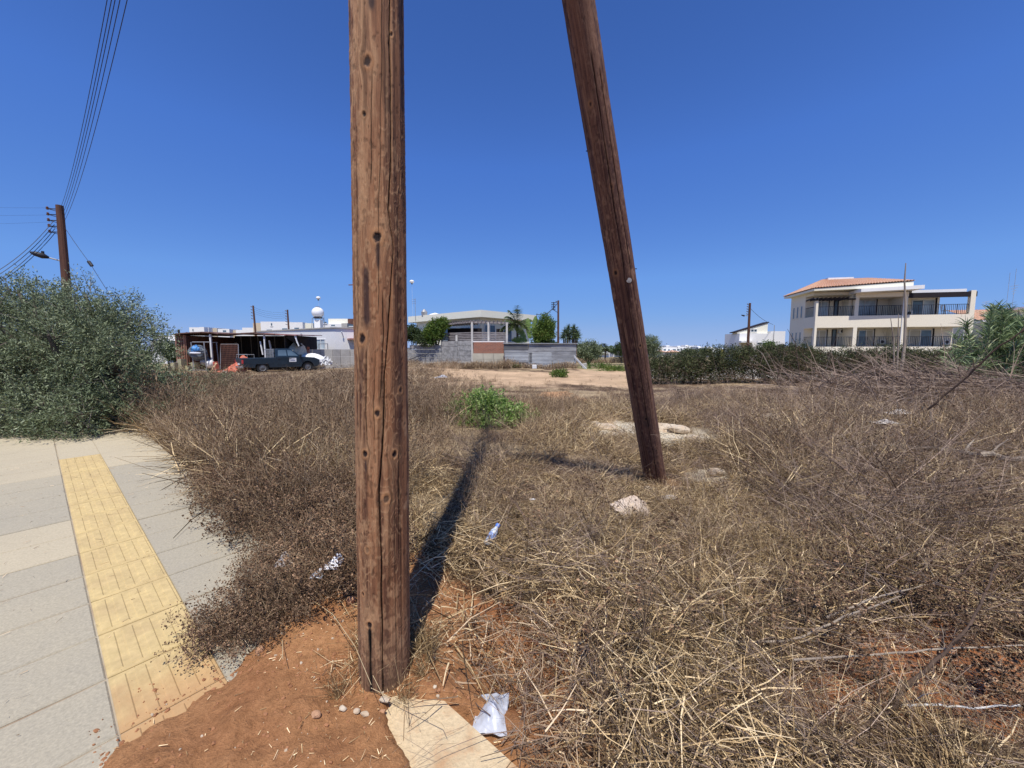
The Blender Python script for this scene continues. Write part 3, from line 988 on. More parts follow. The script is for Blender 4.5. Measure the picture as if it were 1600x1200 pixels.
def weed(seed, nst=9, H=0.62, nbr=9, lean=30, w=0.0034, head=0.006, mat='brown', mean=0.4, r=0.07, sub=2):
    """stiff branching dead weed with small round seed heads"""
    rng = np.random.default_rng(seed); c = Cloud()
    a = rng.random(nst) * 2 * math.pi; q = r * np.sqrt(rng.random(nst))
    P = np.stack([np.cos(a) * q, np.sin(a) * q, np.zeros(nst) - 0.02], 1)
    D = sph(nst, rng, 90 - lean * 1.5, 90)
    L = H * (0.65 + 0.45 * rng.random(nst))
    bend = rng.normal(size=(nst, 3)) * 0.10
    c.ribbons(P, D, L, w, bend, 3, np.clip(rng.normal(mean, 0.2, nst), 0, 1), 0.45, 0, rng)
    c.ribbons(P, D, L, w, bend, 3, np.clip(rng.normal(mean, 0.2, nst), 0, 1), 0.45, 0, rng)
    I = np.repeat(np.arange(nst), nbr); t = 0.28 + 0.7 * rng.random(len(I))
    P2 = P[I] + D[I] * (L[I] * t)[:, None] + bend[I] * (L[I] * t * t)[:, None]
    D2 = unit(D[I] * 0.75 + sph(len(I), rng, -5, 50) * 0.95)
    L2 = L[I] * (0.42 - 0.28 * t) * (0.5 + rng.random(len(I)))
    b2 = rng.normal(size=(len(I), 3)) * 0.12; b2[:, 2] += 0.15
    T2 = c.ribbons(P2, D2, L2, w * 0.8, b2, 2, np.clip(rng.normal(mean, 0.2, len(I)), 0, 1), 0.5, 0, rng)
    heads = [T2]
    if sub:
        J = np.repeat(np.arange(len(I)), sub); u = 0.3 + 0.6 * rng.random(len(J))
        P3 = P2[J] + D2[J] * (L2[J] * u)[:, None] + b2[J] * (L2[J] * u * u)[:, None]
        D3 = unit(D2[J] + sph(len(J), rng, -20, 60) * 0.9)
        T3 = c.ribbons(P3, D3, 0.03 + 0.07 * rng.random(len(J)), w * 0.62, None, 1, np.clip(rng.normal(mean + .1, 0.2, len(J)), 0, 1), 0.6, 0, rng)
        heads.append(T3)
    if head:
        hh = np.concatenate(heads); c.heads(hh, head * (0.6 + 0.7 * rng.random(len(hh))), mi=1)
    return clump_object(c, 'weed_clump', [V[mat], V['seed']])


def tangle(seed, n=42, r=0.3, L=(0.25, 0.9), h=0.35, w=0.0042, el=(-12, 40), mat='grey', mean=0.5):
    rng = np.random.default_rng(seed); c = Cloud()
    a = rng.random(n) * 2 * math.pi; q = r * np.sqrt(rng.random(n))
    P = np.stack([np.cos(a) * q, np.sin(a) * q, rng.random(n) ** 1.5 * h * 0.7], 1)
    D = sph(n, rng, *el); Lg = L[0] + (L[1] - L[0]) * rng.random(n) ** 1.4
    b1 = rng.normal(size=(n, 3)) * 0.18
    r1 = np.clip(rng.normal(mean, 0.22, n), 0, 1)
    for k in range(2): c.ribbons(P, D, Lg, w * (0.6 + 0.8 * rng.random(n)), b1, 3, r1, 0.35, 0, rng)
    I = np.repeat(np.arange(n), 3); t = 0.25 + 0.7 * rng.random(len(I))
    P2 = P[I] + D[I] * (Lg[I] * t)[:, None] + b1[I] * (Lg[I] * t * t)[:, None]
    c.ribbons(P2, unit(D[I] + rng.normal(size=(len(I), 3)) * 0.45), Lg[I] * 0.3 * (0.4 + rng.random(len(I))), w * 0.5, None, 1, r1[I], 0.5, 0, rng)
    return clump_object(c, 'twig_clump', [V[mat]])


def scatter(name, label, protos, P, rz, scl, idx, tilt=0.12, kind='stuff'):
    """one object: plants of a few shapes set on many points (geometry nodes)"""
    n = len(P); me = bpy.data.meshes.new(name)
    me.vertices.add(n); me.vertices.foreach_set('co', np.asarray(P, np.float32).ravel())
    rng = np.random.default_rng(n)
    rot = np.stack([rng.normal(0, tilt, n), rng.normal(0, tilt, n), rz], 1).astype(np.float32)
    a = me.attributes.new('rot', 'FLOAT_VECTOR', 'POINT'); a.data.foreach_set('vector', rot.ravel())
    a = me.attributes.new('scl', 'FLOAT', 'POINT'); a.data.foreach_set('value', np.asarray(scl, np.float32))
    a = me.attributes.new('pick', 'INT', 'POINT'); a.data.foreach_set('value', np.asarray(idx, np.int32))
    o = bpy.data.objects.new(name, me); put(o)
    g = bpy.data.node_groups.new(name, 'GeometryNodeTree')
    g.interface.new_socket('Geometry', in_out='INPUT', socket_type='NodeSocketGeometry')
    g.interface.new_socket('Geometry', in_out='OUTPUT', socket_type='NodeSocketGeometry')
    gi = g.nodes.new('NodeGroupInput'); go = g.nodes.new('NodeGroupOutput')
    g2i = g.nodes.new('GeometryNodeGeometryToInstance')
    for p in reversed(protos):
        oi = g.nodes.new('GeometryNodeObjectInfo'); oi.inputs['Object'].default_value = p; oi.inputs['As Instance'].default_value = True
        g.links.new(oi.outputs['Geometry'], g2i.inputs[0])
    ip = g.nodes.new('GeometryNodeInstanceOnPoints'); ip.inputs['Pick Instance'].default_value = True
    def at(nm, ty):
        a_ = g.nodes.new('GeometryNodeInputNamedAttribute'); a_.data_type = ty; a_.inputs['Name'].default_value = nm
        return [s for s in a_.outputs if s.enabled and s.name == 'Attribute'][0]
    g.links.new(gi.outputs[0], ip.inputs['Points'])
    if len(protos) == 1:
        g.links.new([n_ for n_ in g.nodes if n_.type == 'OBJECT_INFO'][0].outputs['Geometry'], ip.inputs['Instance'])
    else:
        # joined instances would lose their order inside one geometry: join them in a list
        jn = g.nodes.new('GeometryNodeJoinGeometry')
        for n_ in [n_ for n_ in g.nodes if n_.type == 'OBJECT_INFO']: g.links.new(n_.outputs['Geometry'], jn.inputs[0])
        g.links.new(jn.outputs[0], ip.inputs['Instance'])
    g.nodes.remove(g2i)
    g.links.new(at('pick', 'INT'), ip.inputs['Instance Index'])
    g.links.new(at('rot', 'FLOAT_VECTOR'), ip.inputs['Rotation'])
    g.links.new(at('scl', 'FLOAT'), ip.inputs['Scale'])
    g.links.new(ip.outputs[0], go.inputs[0])
    md = o.modifiers.new('plants', 'NODES'); md.node_group = g
    tag(o, label, None, None, kind)
    return o


def bare_at(x, y):
    m_ = np.zeros_like(x)
    for b in BARE: m_ = np.maximum(m_, patch(x, y, b))
    return m_


def field_ok(x, y):
    s, n = sn(x, y)
    ok = (n > 1.12) & (y < 31)
    ok &= ~((x > 7.5) & (y > 17.0 + (x - 7) * 0.02))           # hedge and beyond
    ok &= ~((x < -8.5) & (y > 25.5 - 0.0 * x) )               # pickup and shed yard
    ok &= ~((y > 25) & (x > -4))                               # beside the trodden track
    ok &= np.hypot(x - PB[0], y - PB[1]) > 0.15
    ok &= ((x + 0.42) / 0.75) ** 2 + ((y - 7.6) / 2.0) ** 2 > 1.0       # the caper bush stands here
    return ok


def sample(n, x0, x1, y0, y1, rng, dens=None, base=None):
    x = x0 + (x1 - x0) * rng.random(n); y = y0 + (y1 - y0) * rng.random(n)
    ok = field_ok(x, y) if base is None else base(x, y)
    # inside a generous wedge before the lens
    ok &= np.abs(x) < 1.62 * y + 1.0
    w = np.ones(n) if dens is None else dens(x, y)
    ok &= rng.random(n) < w
    x = x[ok]; y = y[ok]
    return x, y, Hsoil(x, y)


RG = np.random.default_rng(5)
ALLP = []


def hmap(x, y):
    """how tall the dead plants stand: low in the middle, in heaps on the right"""
    mid = sm(-0.9, 0.0, x + .0 * y) * sm(4.4, 2.6, x - 0.12 * y) * sm(2.2, 3.2, y)
    heaps = 0.36 + 1.15 * fbm(x * 0.55 + 3, y * 0.7, 191, 3)
    right = sm(1.6, 3.4, x - 0.1 * y)
    h = (1 - right) * (1.10 - 0.32 * mid) + right * heaps * 1.08
    return h * (1 - 0.62 * sm(10, 13, y) * sm(2.5, 4.5, x) * sm(12.5, 10, x)) * (1 - 0.35 * sm(6, 9, y) * sm(3, 5, x))


def place(name, label, protos, xyz, smin, smax, tilt=0.12, sink=0.0):
    x, y, z = xyz; n = len(x)
    scl = smin + (smax - smin) * RG.random(n)
    patchy = (0.75 + 0.5 * fbm(x * 0.8, y * 0.8, 91, 3)) * (1 - 0.68 * sm(12, 19, y) * sm(-6.0, -12, x + 0.25 * (y - 20))) * (1 - 0.5 * sm(8.5, 11.5, y) * sm(-4.5, -2.5, x) * sm(5.5, 3.5, x))
    scatter(name, label, protos, np.stack([x, y, z - sink], 1), RG.random(n) * 6.283, scl * patchy * hmap(x, y), RG.integers(0, len(protos), n), tilt)
    ALLP.append((name, n))


straws = [straw_mat(s) for s in range(5)]
straws_coarse = [straw_mat(30 + s, 60, 0.25, (0.12, 0.42), 0.14, 0.006, (-5, 50)) for s in range(4)]
tufts = [tuft(60 + s) for s in range(4)]
tufts_g = [tuft(70 + s, 60, 0.06, (0.2, 0.6), 0.003, 'brown', 28, 0.72) for s in range(3)]
weeds = [weed(80 + s, 5 + s, 0.55 + 0.05 * s, 7, 32, 0.0032, 0.0055, 'brown', 0.5, 0.07, 1) for s in range(6)]
weeds_low = [weed(90 + s, 10, 0.36, 10, 50, 0.003, 0.0065) for s in range(3)]
weeds_far = [weed(100 + s, 9, 0.62, 6, 26, 0.0075, 0.010, 'brown', 0.5, 0.16, 1) for s in range(4)]
tufts_far = [tuft(110 + s, 70, 0.2, (0.25, 0.62), 0.008, 'brown', 30, 0.66, False) for s in range(4)]
tangles = [tangle(120 + s) for s in range(5)]
tangles_low = [tangle(140 + s, 30, 0.25, (0.15, 0.6), 0.12, 0.0034, (-15, 22), 'grey', 0.6) for s in range(4)]


def no_bare(k=1.0):
    return lambda x, y: 1 - k * bare_at(x, y)


def right_of_pole(x, y):
    return sm(-0.8, 0.1, x + 0.18 * (y - 1.8)) 


def d_straw(x, y):
    sx = sm(-0.9, -0.3, x - 0.0 * y) * 0.75 + 0.25
    return (1 - 0.93 * bare_at(x, y)) * sx * (1 - 0.97 * soil_mask(x, y) * (np.hypot(x + .6, y - 1.8) > 0.3)) * np.clip(fbm(x * 1.3, y * 1.3, 55, 3) * 2.6 - 0.55, 0.08, 1)


def d_mid(x, y):
    return (1 - 0.97 * bare_at(x, y)) * np.clip(fbm(x * 0.9, y * 0.9, 56, 3) * 3.4 - 1.15, 0.05, 1)


place('straw_litter', 'matted dry straw lying over the near right ground', straws, sample(4600, -1.6, 6.5, 0.75, 4.2, RG, d_straw), 0.6, 1.15, 0.25)
place('straw_litter', 'coarser matted dry straw in the middle of the field', straws_coarse, sample(4800, -8, 13, 3.6, 10, RG, d_mid), 0.8, 1.3, 0.2)


def d_tuft(x, y):
    return (1 - 0.95 * bare_at(x, y)) * (1 - 0.98 * soil_mask(x, y)) * np.clip(fbm(x * 1.3, y * 1.3, 57, 3) * 2.4 - 0.75, 0, 1) * (0.3 + 0.7 * sm(-0.6, 0.3, x)) * (1 - 0.8 * gauss(x, y, 0.3, 3.0, 0.9, 1.2))


place('grass_tufts', 'upright tufts of dry pale grass', tufts, sample(1900, -3, 7, 1.0, 6, RG, d_tuft), 0.5, 1.0)
place('grass_tufts', 'thin brown dry grass standing in the field', tufts_g, sample(2600, -9, 12, 2.8, 11, RG, d_mid), 0.6, 1.0)


def d_weed_left(x, y):
    s, n = sn(x, y)
    left = sm(0.9, -0.7, x - 0.22 * (y - 3)) 
    return left * (1 - 0.9 * soil_mask(x, y)) * (1 - bare_at(x, y)) * np.clip(-0.72 + fbm(x * 1.4, y * 1.4, 58, 3) * 2.9, 0.08, 1)


place('dead_weeds', 'brown dead branching weeds with round seed heads left of the pole', weeds, sample(2500, -9, 2.4, 2.4, 9.5, RG, d_weed_left), 0.7, 1.15, 0.14)


def pav_edge(x, y):
    s, n = sn(x, y)
    return (n > 1.0) & (n < 1.7) & (s > 2.2) & (s < 8.2)


def d_edge(x, y):
    s, n = sn(x, y)
    return np.clip(0.45 + 0.6 * fbm(s * 1.3, n, 71, 2), 0, 1) * (0.45 + 0.55 * sm(2.7, 3.6, s))


def low_bush():
    pts_ = []
    for (u, v, r_, n_) in ((400, 985, .16, 14), (450, 950, .2, 20), (355, 1000, .08, 5), (500, 925, .18, 12), (430, 905, .2, 14)):
        g_ = G(u, v)
        for _ in range(n_): pts_.append((g_[0] + RG.normal() * r_ * .5, g_[1] + RG.normal() * r_ * .5))
    x = np.array([p[0] for p in pts_]); y = np.array([p[1] for p in pts_])
    return x, y, np.maximum(Hsoil(x, y), Hbase(x, y))


def place_lean(name, label, protos, xyz, smin, smax, lean):
    """weeds at the kerb lean out over the paving"""
    x, y, z = xyz; n = len(x)
    scl = smin + (smax - smin) * RG.random(n)
    o = scatter(name, label, protos, np.stack([x, y, z], 1), RG.random(n) * 6.283, scl, RG.integers(0, len(protos), n), 0.2)
    rot = np.zeros((n, 3), np.float32)
    from mathutils import Euler
    dv = Vector((-AN[0], -AN[1], 0)); axv = Vector((0, 0, 1)).cross(dv)
    for i in range(n):
        m_ = Matrix.Rotation(lean * (0.5 + RG.random()), 3, axv) @ Matrix.Rotation(RG.random() * 6.28, 3, 'Z')
        rot[i] = m_.to_euler()
    o.data.attributes['rot'].data.foreach_set('vector', rot.ravel())
    ALLP.append((name, n))


place_lean('dead_weeds', 'brown seed-headed weeds leaning over the edge of the paving', weeds, sample(900, -8, 0, 1.5, 8, RG, d_edge, pav_edge), 0.45, 0.85, 0.5)
place('dead_weeds', 'small dark seed-headed weeds on the soil at the end of the paving', weeds_low, low_bush(), 0.35, 0.7, 0.6)
place('dead_weeds', 'low brown seed-headed weeds at the edge of the paving', weeds_low, sample(520, -3.6, -0.9, 2.0, 4.0, RG, lambda x, y: (sn(x, y)[1] > 1.0) * (sn(x, y)[1] < 1.8) * (sn(x, y)[0] > 2.0) * 0.8, lambda x, y: x < 5), 0.6, 1.0, 0.5)


def d_right(x, y):
    r_ = sm(1.0, 3.2, x - 0.15 * y) * 0.85 + 0.15
    return r_ * (1 - 0.9 * bare_at(x, y)) * np.clip(fbm(x * 0.8, y * 0.8, 59, 3) * 5.0 - 2.3, 0.02, 1) * sm(1.4, 2.2, y)


place('dead_brush', 'tangled grey dead twigs over the right of the field', tangles, sample(3000, -1.5, 17, 1.5, 12, RG, d_right), 0.6, 1.15, 0.2)
place('dead_brush', 'fine fallen twigs among the near straw', tangles_low, sample(1500, -0.6, 6, 1.0, 5, RG, lambda x, y: (1 - 0.6 * bare_at(x, y)) * sm(-0.3, 0.6, x) * 0.8), 0.5, 1.0, 0.15)
dark_stalks = [weed(190 + s, 2, 0.7, 8, 20, 0.005, 0.0085, 'brown', 0.18, 0.03, 2) for s in range(4)]
place('dead_weeds', 'thin dark seed-headed stalks standing singly in the near straw', dark_stalks, sample(170, -0.2, 6, 1.2, 5.5, RG, lambda x, y: 0.5 + 0.5 * sm(1, 3, x)), 0.5, 0.95, 0.35)
place('dead_weeds', 'dark twiggy weeds over the red soil at the lower right', [weed(200 + s, 7, 0.4, 9, 58, 0.004, 0.009, 'brown', 0.2, 0.05, 2) for s in range(2)], sample(26, 1.3, 3.2, 1.5, 2.5, RG), 0.6, 1.0, 0.4)
long_stems = [tangle(160 + s, 16, 0.35, (0.5, 1.3), 0.5, 0.0055, (5, 60), 'grey', 0.85) for s in range(4)]
matted = [straw_mat(170 + s, 120, 0.2, (0.05, 0.22), 0.06, 0.0034, (-10, 20)) for s in range(3)]
for o_ in matted: o_.data.materials[0] = V['brown']
place('dead_brush', 'long pale stems standing out of the brush on the right', long_stems, sample(420, 0.6, 16, 2.4, 12, RG, lambda x, y: (0.25 + 0.75 * sm(2, 6, x)) * sm(2.4, 4.0, y)), 0.6, 1.0, 0.25)
place('brown_litter', 'dark brown fallen leaves and broken stems among the near straw', matted, sample(2600, -1.2, 7, 0.8, 5, RG, lambda x, y: (1 - 0.8 * bare_at(x, y)) * np.clip(fbm(x * 1.5 + 4, y * 1.5, 155, 3) * 3 - 1.1, 0, 1) * sm(-0.7, 0.0, x)), 0.7, 1.3, 0.3)
place('dead_weeds', 'dead seed-headed weeds among the brush on the right', weeds, sample(1100, 1.8, 13, 3.0, 11, RG, lambda x, y: d_mid(x, y) * 0.9 * sm(2.0, 4.5, x)), 0.7, 1.15, 0.2)
place('far_weeds', 'dead brown weeds covering the far part of the field', weeds_far, sample(3800, -30, 24, 8.6, 31, RG, d_mid), 0.6, 1.1, 0.1)
place('far_grass', 'dry brown grass covering the far part of the field', tufts_far, sample(5600, -30, 24, 8, 31, RG, d_mid), 0.6, 1.15, 0.1)
print('SCATTER', ALLP)

# ================================================================== BUILDINGS
def window(parent, xf, a0, z0, a1, z1, b, fm, gm, bars=1, fw=0.06, name='window', trans=0):
    """framed window in the wall plane at inward depth b: frame part with its panes as sub-parts"""
    f = MB(xf)
    f.box(a0, b - 0.05, z0, a0 + fw, b + 0.03, z1); f.box(a1 - fw, b - 0.05, z0, a1, b + 0.03, z1)
    f.box(a0 + fw, b - 0.05, z0, a1 - fw, b + 0.03, z0 + fw); f.box(a0 + fw, b - 0.05, z1 - fw, a1 - fw, b + 0.03, z1)
    for k in range(bars):
        c = a0 + (a1 - a0) * (k + 1) / (bars + 1)
        f.box(c - fw * 0.5, b - 0.045, z0 + fw, c + fw * 0.5, b + 0.025, z1 - fw)
    fo = f.build(name, fm, parent)
    n = bars + 1
    for k in range(n):
        p = MB(xf)
        c0 = a0 + fw + (a1 - a0 - 2 * fw) * k / n; c1 = a0 + fw + (a1 - a0 - 2 * fw) * (k + 1) / n
        p.box(c0 - .01, b - 0.005, z0 + fw - .01, c1 + .01, b + 0.008, z1 - fw + .01)
        p.build('pane', gm[k % len(gm)] if isinstance(gm, list) else gm, fo)
    return fo


def railing(parent, xf, a0, a1, b, z0, z1, gap=0.14, along=True, mat=None):
    f = MB(xf)
    if along:
        f.box(a0, b - 0.02, z1 - 0.04, a1, b + 0.02, z1); f.box(a0, b - 0.015, z0 + 0.06, a1, b + 0.015, z0 + 0.09)
        n = int(abs(a1 - a0) / gap)
        for k in range(n + 1):
            c = a0 + (a1 - a0) * k / n
            w = 0.022 if k % 7 == 0 else 0.011
            f.box(c - w, b - w, z0, c + w, b + w, z1 - 0.04)
    return f.build('railing', mat or M['dark_metal'], parent)


# ---------------------------------------------------------------- cream apartment block
M['post_pale'] = mat_plain('post_pale', (0.55, 0.53, 0.50), .85, .15, 4)
AO = (28.9, 37.0, 0.0); AD = (12.5, -2.5)
_xa = frame(AO, AD)
xa = lambda v: _xa(np.atleast_2d(v) * np.array([0.973, 1, 1]))
ap = thing('apartment_block', 'cream three storey apartment block with orange hipped roof and two rows of balconies', 'building', AO)
Z1, Z2, ZT = 2.0, 4.86, 7.35         # balcony floors and wall top
F1b, F2b = 1.75, 3.78                # undersides of the balcony bands
BD = 1.9                             # balcony depth
cw, bw = M['cream_wall'], M['beige_wall']
mb = MB(xa)
mb.box(0.0, BD, -0.5, 0.25, 4.7, ZT)                                    # left end wall behind the balconies
mb.box(0.25, BD, -0.5, 12.8, BD + 0.25, ZT if False else Z1)            # lower back wall
mb.box(0.25, 4.45, -0.5, 12.8, 4.7, 6.9)                                # rear
mb.box(0.25, BD + 0.002, Z1, 7.4, BD + 0.25, ZT - 0.02)
mb.box(7.4, BD + 0.002, Z1, 11.5, BD + 0.25, 7.0)
mb.box(11.5, BD + 0.002, Z1, 12.8, BD + 0.25, F2b)
mb.box(11.3, BD + 0.25, F2b, 11.5, 4.45, 7.0)
mb.build('wall', M['cream_wall'], ap)
mb = MB(xa)
mb.box(0, 0, -0.5, 12.8, BD, Z1 - 0.02)
mb.build('ground_storey_wall', cw, ap)
mb = MB(xa); mb.box(0, 0, F2b, 12.8, BD, Z2); mb.build('balcony_band', cw, ap)
for (a0, a1, zt) in ((0, 0.2, 7.25), (3.3, 3.62, 6.9), (7.25, 7.58, 6.9), (12.42, 12.8, 6.95)):
    mb = MB(xa); mb.box(a0, 0.002, Z1 - 0.02, a1, 0.30, F2b); mb.build('pillar', cw, ap)
    mb = MB(xa); mb.box(a0, 0.002, Z2, a1, 0.30, (zt if a0 > 0 else 6.55)); mb.build('pillar', cw, ap)
for bx_ in ((3.32, 0.30, Z1, 3.52, BD, F2b), (7.30, 0.30, Z1, 7.5, BD, F2b), (7.30, 0.30, Z2, 7.5, BD, 6.9), (3.32, 0.9, Z2, 3.5, BD, 6.9)):
    mb = MB(xa); mb.box(*bx_); mb.build('dividing_wall', cw, ap)
# wall above the second bay and its projecting white slab roof
mb = MB(xa); mb.box(3.3, -0.01, 6.55, 7.6, BD, 6.95); mb.build('lintel', cw, ap)
mb = MB(xa); mb.hexa([(3.05, -1.1, 6.90), (8.0, -1.1, 7.05), (8.0, BD, 7.05), (3.05, BD, 6.90)], [(3.05, -1.1, 7.18), (8.0, -1.1, 7.38), (8.0, BD, 7.38), (3.05, BD, 7.18)])
mb.build('canopy_roof', M['white_wall'], ap)
mb = MB(xa); mb.hexa([(8.0, 0.25, 6.86), (12.25, 0.25, 6.86), (12.25, 4.7, 6.86), (7.6, 4.7, 6.86)], [(8.0, 0.25, 7.12), (12.25, 0.25, 7.12), (12.25, 4.7, 7.12), (7.6, 4.7, 7.12)])
mb.build('flat_roof', M['white_wall'], ap)
mb = MB(xa); mb.box(7.6, 0.02, 6.40, 12.9, 0.22, 6.84); mb.build('fascia_beam', M['dark_wood'], ap)
# pergola over the first bay
for k in range(9):
    c = 0.0 + k * 0.37
    mb = MB(xa); mb.hexa([(c - 0.45, -0.35, 6.48), (c - 0.37, -0.35, 6.48), (c + 0.11, BD, 6.48), (c + 0.03, BD, 6.48)], [(c - 0.45, -0.35, 6.6), (c - 0.37, -0.35, 6.6), (c + 0.11, BD, 6.6), (c + 0.03, BD, 6.6)])
    mb.build('pergola_slat', M['dark_wood'], ap)
mb = MB(xa); mb.box(-0.5, -0.06, 6.34, 3.3, 0.06, 6.48); mb.build('pergola_beam', M['dark_wood'], ap)
# railings
for (a0, a1) in ((0.2, 3.3), (3.62, 7.25), (7.58, 12.42)):
    for z in (Z1, Z2):
        railing(ap, xa, a0, a1, 0.15, z, z + 0.92)
# balcony doors, glass
window(ap, xa, 0.75, Z2 + 0.05, 2.05, Z2 + 1.6, BD - 0.02, M['frame_white'], [M['glass_pale'], M['glass_pale']], 1)
window(ap, xa, 2.55, Z2, 2.95, Z2 + 1.75, BD - 0.02, M['dark_wood'], M['glass'], 0)
window(ap, xa, 4.25, Z2 + 0.02, 6.2, Z2 + 1.65, BD - 0.02, M['frame_white'], [M['glass_pale'], M['glass_pale']], 1)
window(ap, xa, 7.75, Z2 + 0.02, 8.35, Z2 + 1.6, BD - 0.02, M['dark_wood'], M['glass'], 0)
window(ap, xa, 9.2, Z2 + 0.02, 11.1, Z2 + 1.55, BD - 0.02, M['frame_white'], [M['glass'], M['glass_pale']], 1)
window(ap, xa, 0.75, Z1 + 0.05, 2.05, Z1 + 1.6, BD - 0.02, M['frame_white'], [M['shutter'], M['shutter']], 1)
window(ap, xa, 2.55, Z1, 2.95, Z1 + 1.7, BD - 0.02, M['dark_wood'], M['glass'], 0)
window(ap, xa, 4.25, Z1 + 0.02, 6.2, Z1 + 1.62, BD - 0.02, M['frame_white'], [M['shutter'], M['glass'], M['shutter']], 2)
window(ap, xa, 7.75, Z1 + 0.02, 8.35, Z1 + 1.6, BD - 0.02, M['frame_white'], M['glass'], 0)
window(ap, xa, 9.2, Z1 + 0.02, 11.1, Z1 + 1.6, BD - 0.02, M['frame_white'], [M['shutter'], M['glass']], 1)
for z in (Z1, Z2):
    for (a, w) in ((6.22, 0.05), (2.08, 0.05), (11.15, 0.07)):
        mb = MB(xa); mb.box(a, BD - 0.12, z, a + w, BD - 0.001, z + 1.7); mb.build('shutter_edge', M['dark_wood'], ap)
# slit windows in the shaded end wall, and the balcony's side opening frame
xs_ = frame((AO[0], AO[1], 0), AD)
for z in (Z1 + 0.1, Z2 - 0.15):
    for b0 in (2.35, 3.1, 3.85):
        mb = MB(xa); mb.box(-0.012, b0, z + 0.25, 0.01, b0 + 0.26, z + 1.35); w_ = mb.build('window', M['glass'], ap)
        mb = MB(xa)
        mb.box(-0.035, b0 - 0.04, z + 0.2, 0.0, b0, z + 1.4); mb.box(-0.035, b0 + 0.26, z + 0.2, 0.0, b0 + 0.30, z + 1.4); mb.box(-0.05, b0 - 0.05, z + 0.15, 0.0, b0 + 0.31, z + 0.2)
        mb.build('frame', M['cream_wall'], w_)
    mb = MB(xa)
    for k in range(9): mb.box(0.08, 0.3 + k * 0.19, z - (0.1 if z < 3 else -0.15), 0.1, 0.32 + k * 0.19, z + (0.82 if z < 3 else 1.07))
    mb.box(0.06, 0.3, z + (0.82 if z < 3 else 1.05), 0.12, BD, z + (0.86 if z < 3 else 1.1)); mb.build('railing', M['dark_metal'], ap)
# orange tiled hipped roof made of rolled tile rows
M['tile'] = mat_stained('roof_tile', (0.60, 0.35, 0.23), (0.66, 0.45, 0.33), 0.85, 2.5, 0.45, 0.8, 0.2, 40)


def tiled_slope(parent, xf, e0, e1, r0, r1, pitch_w=0.24, name='tiled_roof', mat=None, rows=10):
    """rolled tiles between eave e0-e1 and ridge r0-r1 (local points)"""
    e0, e1, r0, r1 = [np.array(p, float) for p in (e0, e1, r0, r1)]
    L = np.linalg.norm(e1 - e0); n = max(3, int(L / pitch_w)); sub = 6
    up = np.cross(e1 - e0, r0 - e0); up = up / np.linalg.norm(up)
    if up[2] < 0: up = -up
    mb = MB(xf); V_ = []
    for j in range(rows * 2 + 1):
        t = (j // 2 + (j % 2)) / rows if j % 2 else (j // 2) / rows
        step = 0.03 if j % 2 == 0 else 0.0
        for i in range(n * sub + 1):
            q = i / (n * sub)
            lo = e0 + (e1 - e0) * q; hi = r0 + (r1 - r0) * q
            p = lo + (hi - lo) * min(t, 1)
            V_.append(p + up * (abs(math.sin(math.pi * i / sub)) * 0.075 + step))
    m_ = n * sub + 1; F_ = []
    for j in range(rows * 2):
        for i in range(n * sub): F_.append((j * m_ + i, j * m_ + i + 1, (j + 1) * m_ + i + 1, (j + 1) * m_ + i))
    mb.add(V_, F_)
    mb.add([e0, e1, r1, r0], [(0, 1, 2, 3)])
    return mb.build(name, mat or M['tile'], parent)


ze = 7.42; zr = 8.78
tiled_slope(ap, xa, (-0.55, -0.55, ze), (7.6, -0.55, ze + 0.42), (2.2, 3.4, zr), (6.4, 3.4, zr))
tiled_slope(ap, xa, (-0.55, 5.3, ze), (-0.55, -0.55, ze), (2.2, 3.4, zr), (2.2, 3.4, zr))
tiled_slope(ap, xa, (7.6, -0.55, ze + 0.42), (7.6, 5.3, ze + 0.3), (6.4, 3.4, zr), (6.4, 3.4, zr))
tiled_slope(ap, xa, (7.6, 5.3, ze + 0.3), (-0.55, 5.3, ze), (6.4, 3.4, zr), (2.2, 3.4, zr))
mb = MB(xa); mb.hexa([(-0.5, -0.5, 7.2), (7.55, -0.5, 7.35), (7.55, 5.2, 7.35), (-0.5, 5.2, 7.2)], [(-0.5, -0.5, 7.40), (7.55, -0.5, 7.78), (7.55, 5.2, 7.6), (-0.5, 5.2, 7.40)]); mb.build('eaves', M['pale_cream'], ap)
mb = MB(xa); mb.box(0.02, 0.6, 6.9, 3.3, BD, 7.19); mb.build('upper_wall', cw, ap)
mb = MB(xa); mb.box(2.6, 3.2, 8.6, 4.9, 4.0, 8.95); mb.build('roof_tank_cover', M['white_wall'], ap)
# wall units and pipes
for (a_, z_) in ((3.05, Z1 + 1.3), (6.55, Z1 + .25), (8.6, Z2 + .1), (11.9, Z1 + .2)):
    mb = MB(xa); mb.box(a_, BD - .32, z_, a_ + .55, BD - .03, z_ + .42); ac_ = mb.build('air_conditioner', M['frame_white'], ap)
    mb = MB(xa); mb.tube([(a_ + .27, BD - .325, z_ + .21), (a_ + .27, BD - .335, z_ + .21)], .16, 12); mb.build('fan_grille', M['dark_metal'], ac_)
for (a_, z0_, z1_) in ((7.2, 0, 6.9), (12.1, 0, 3.7)):
    mb = MB(xa); mb.tube([(a_, -0.05, z0_), (a_, -0.05, z1_)], .035, 6); mb.build('drainpipe', M['frame_white'], ap)
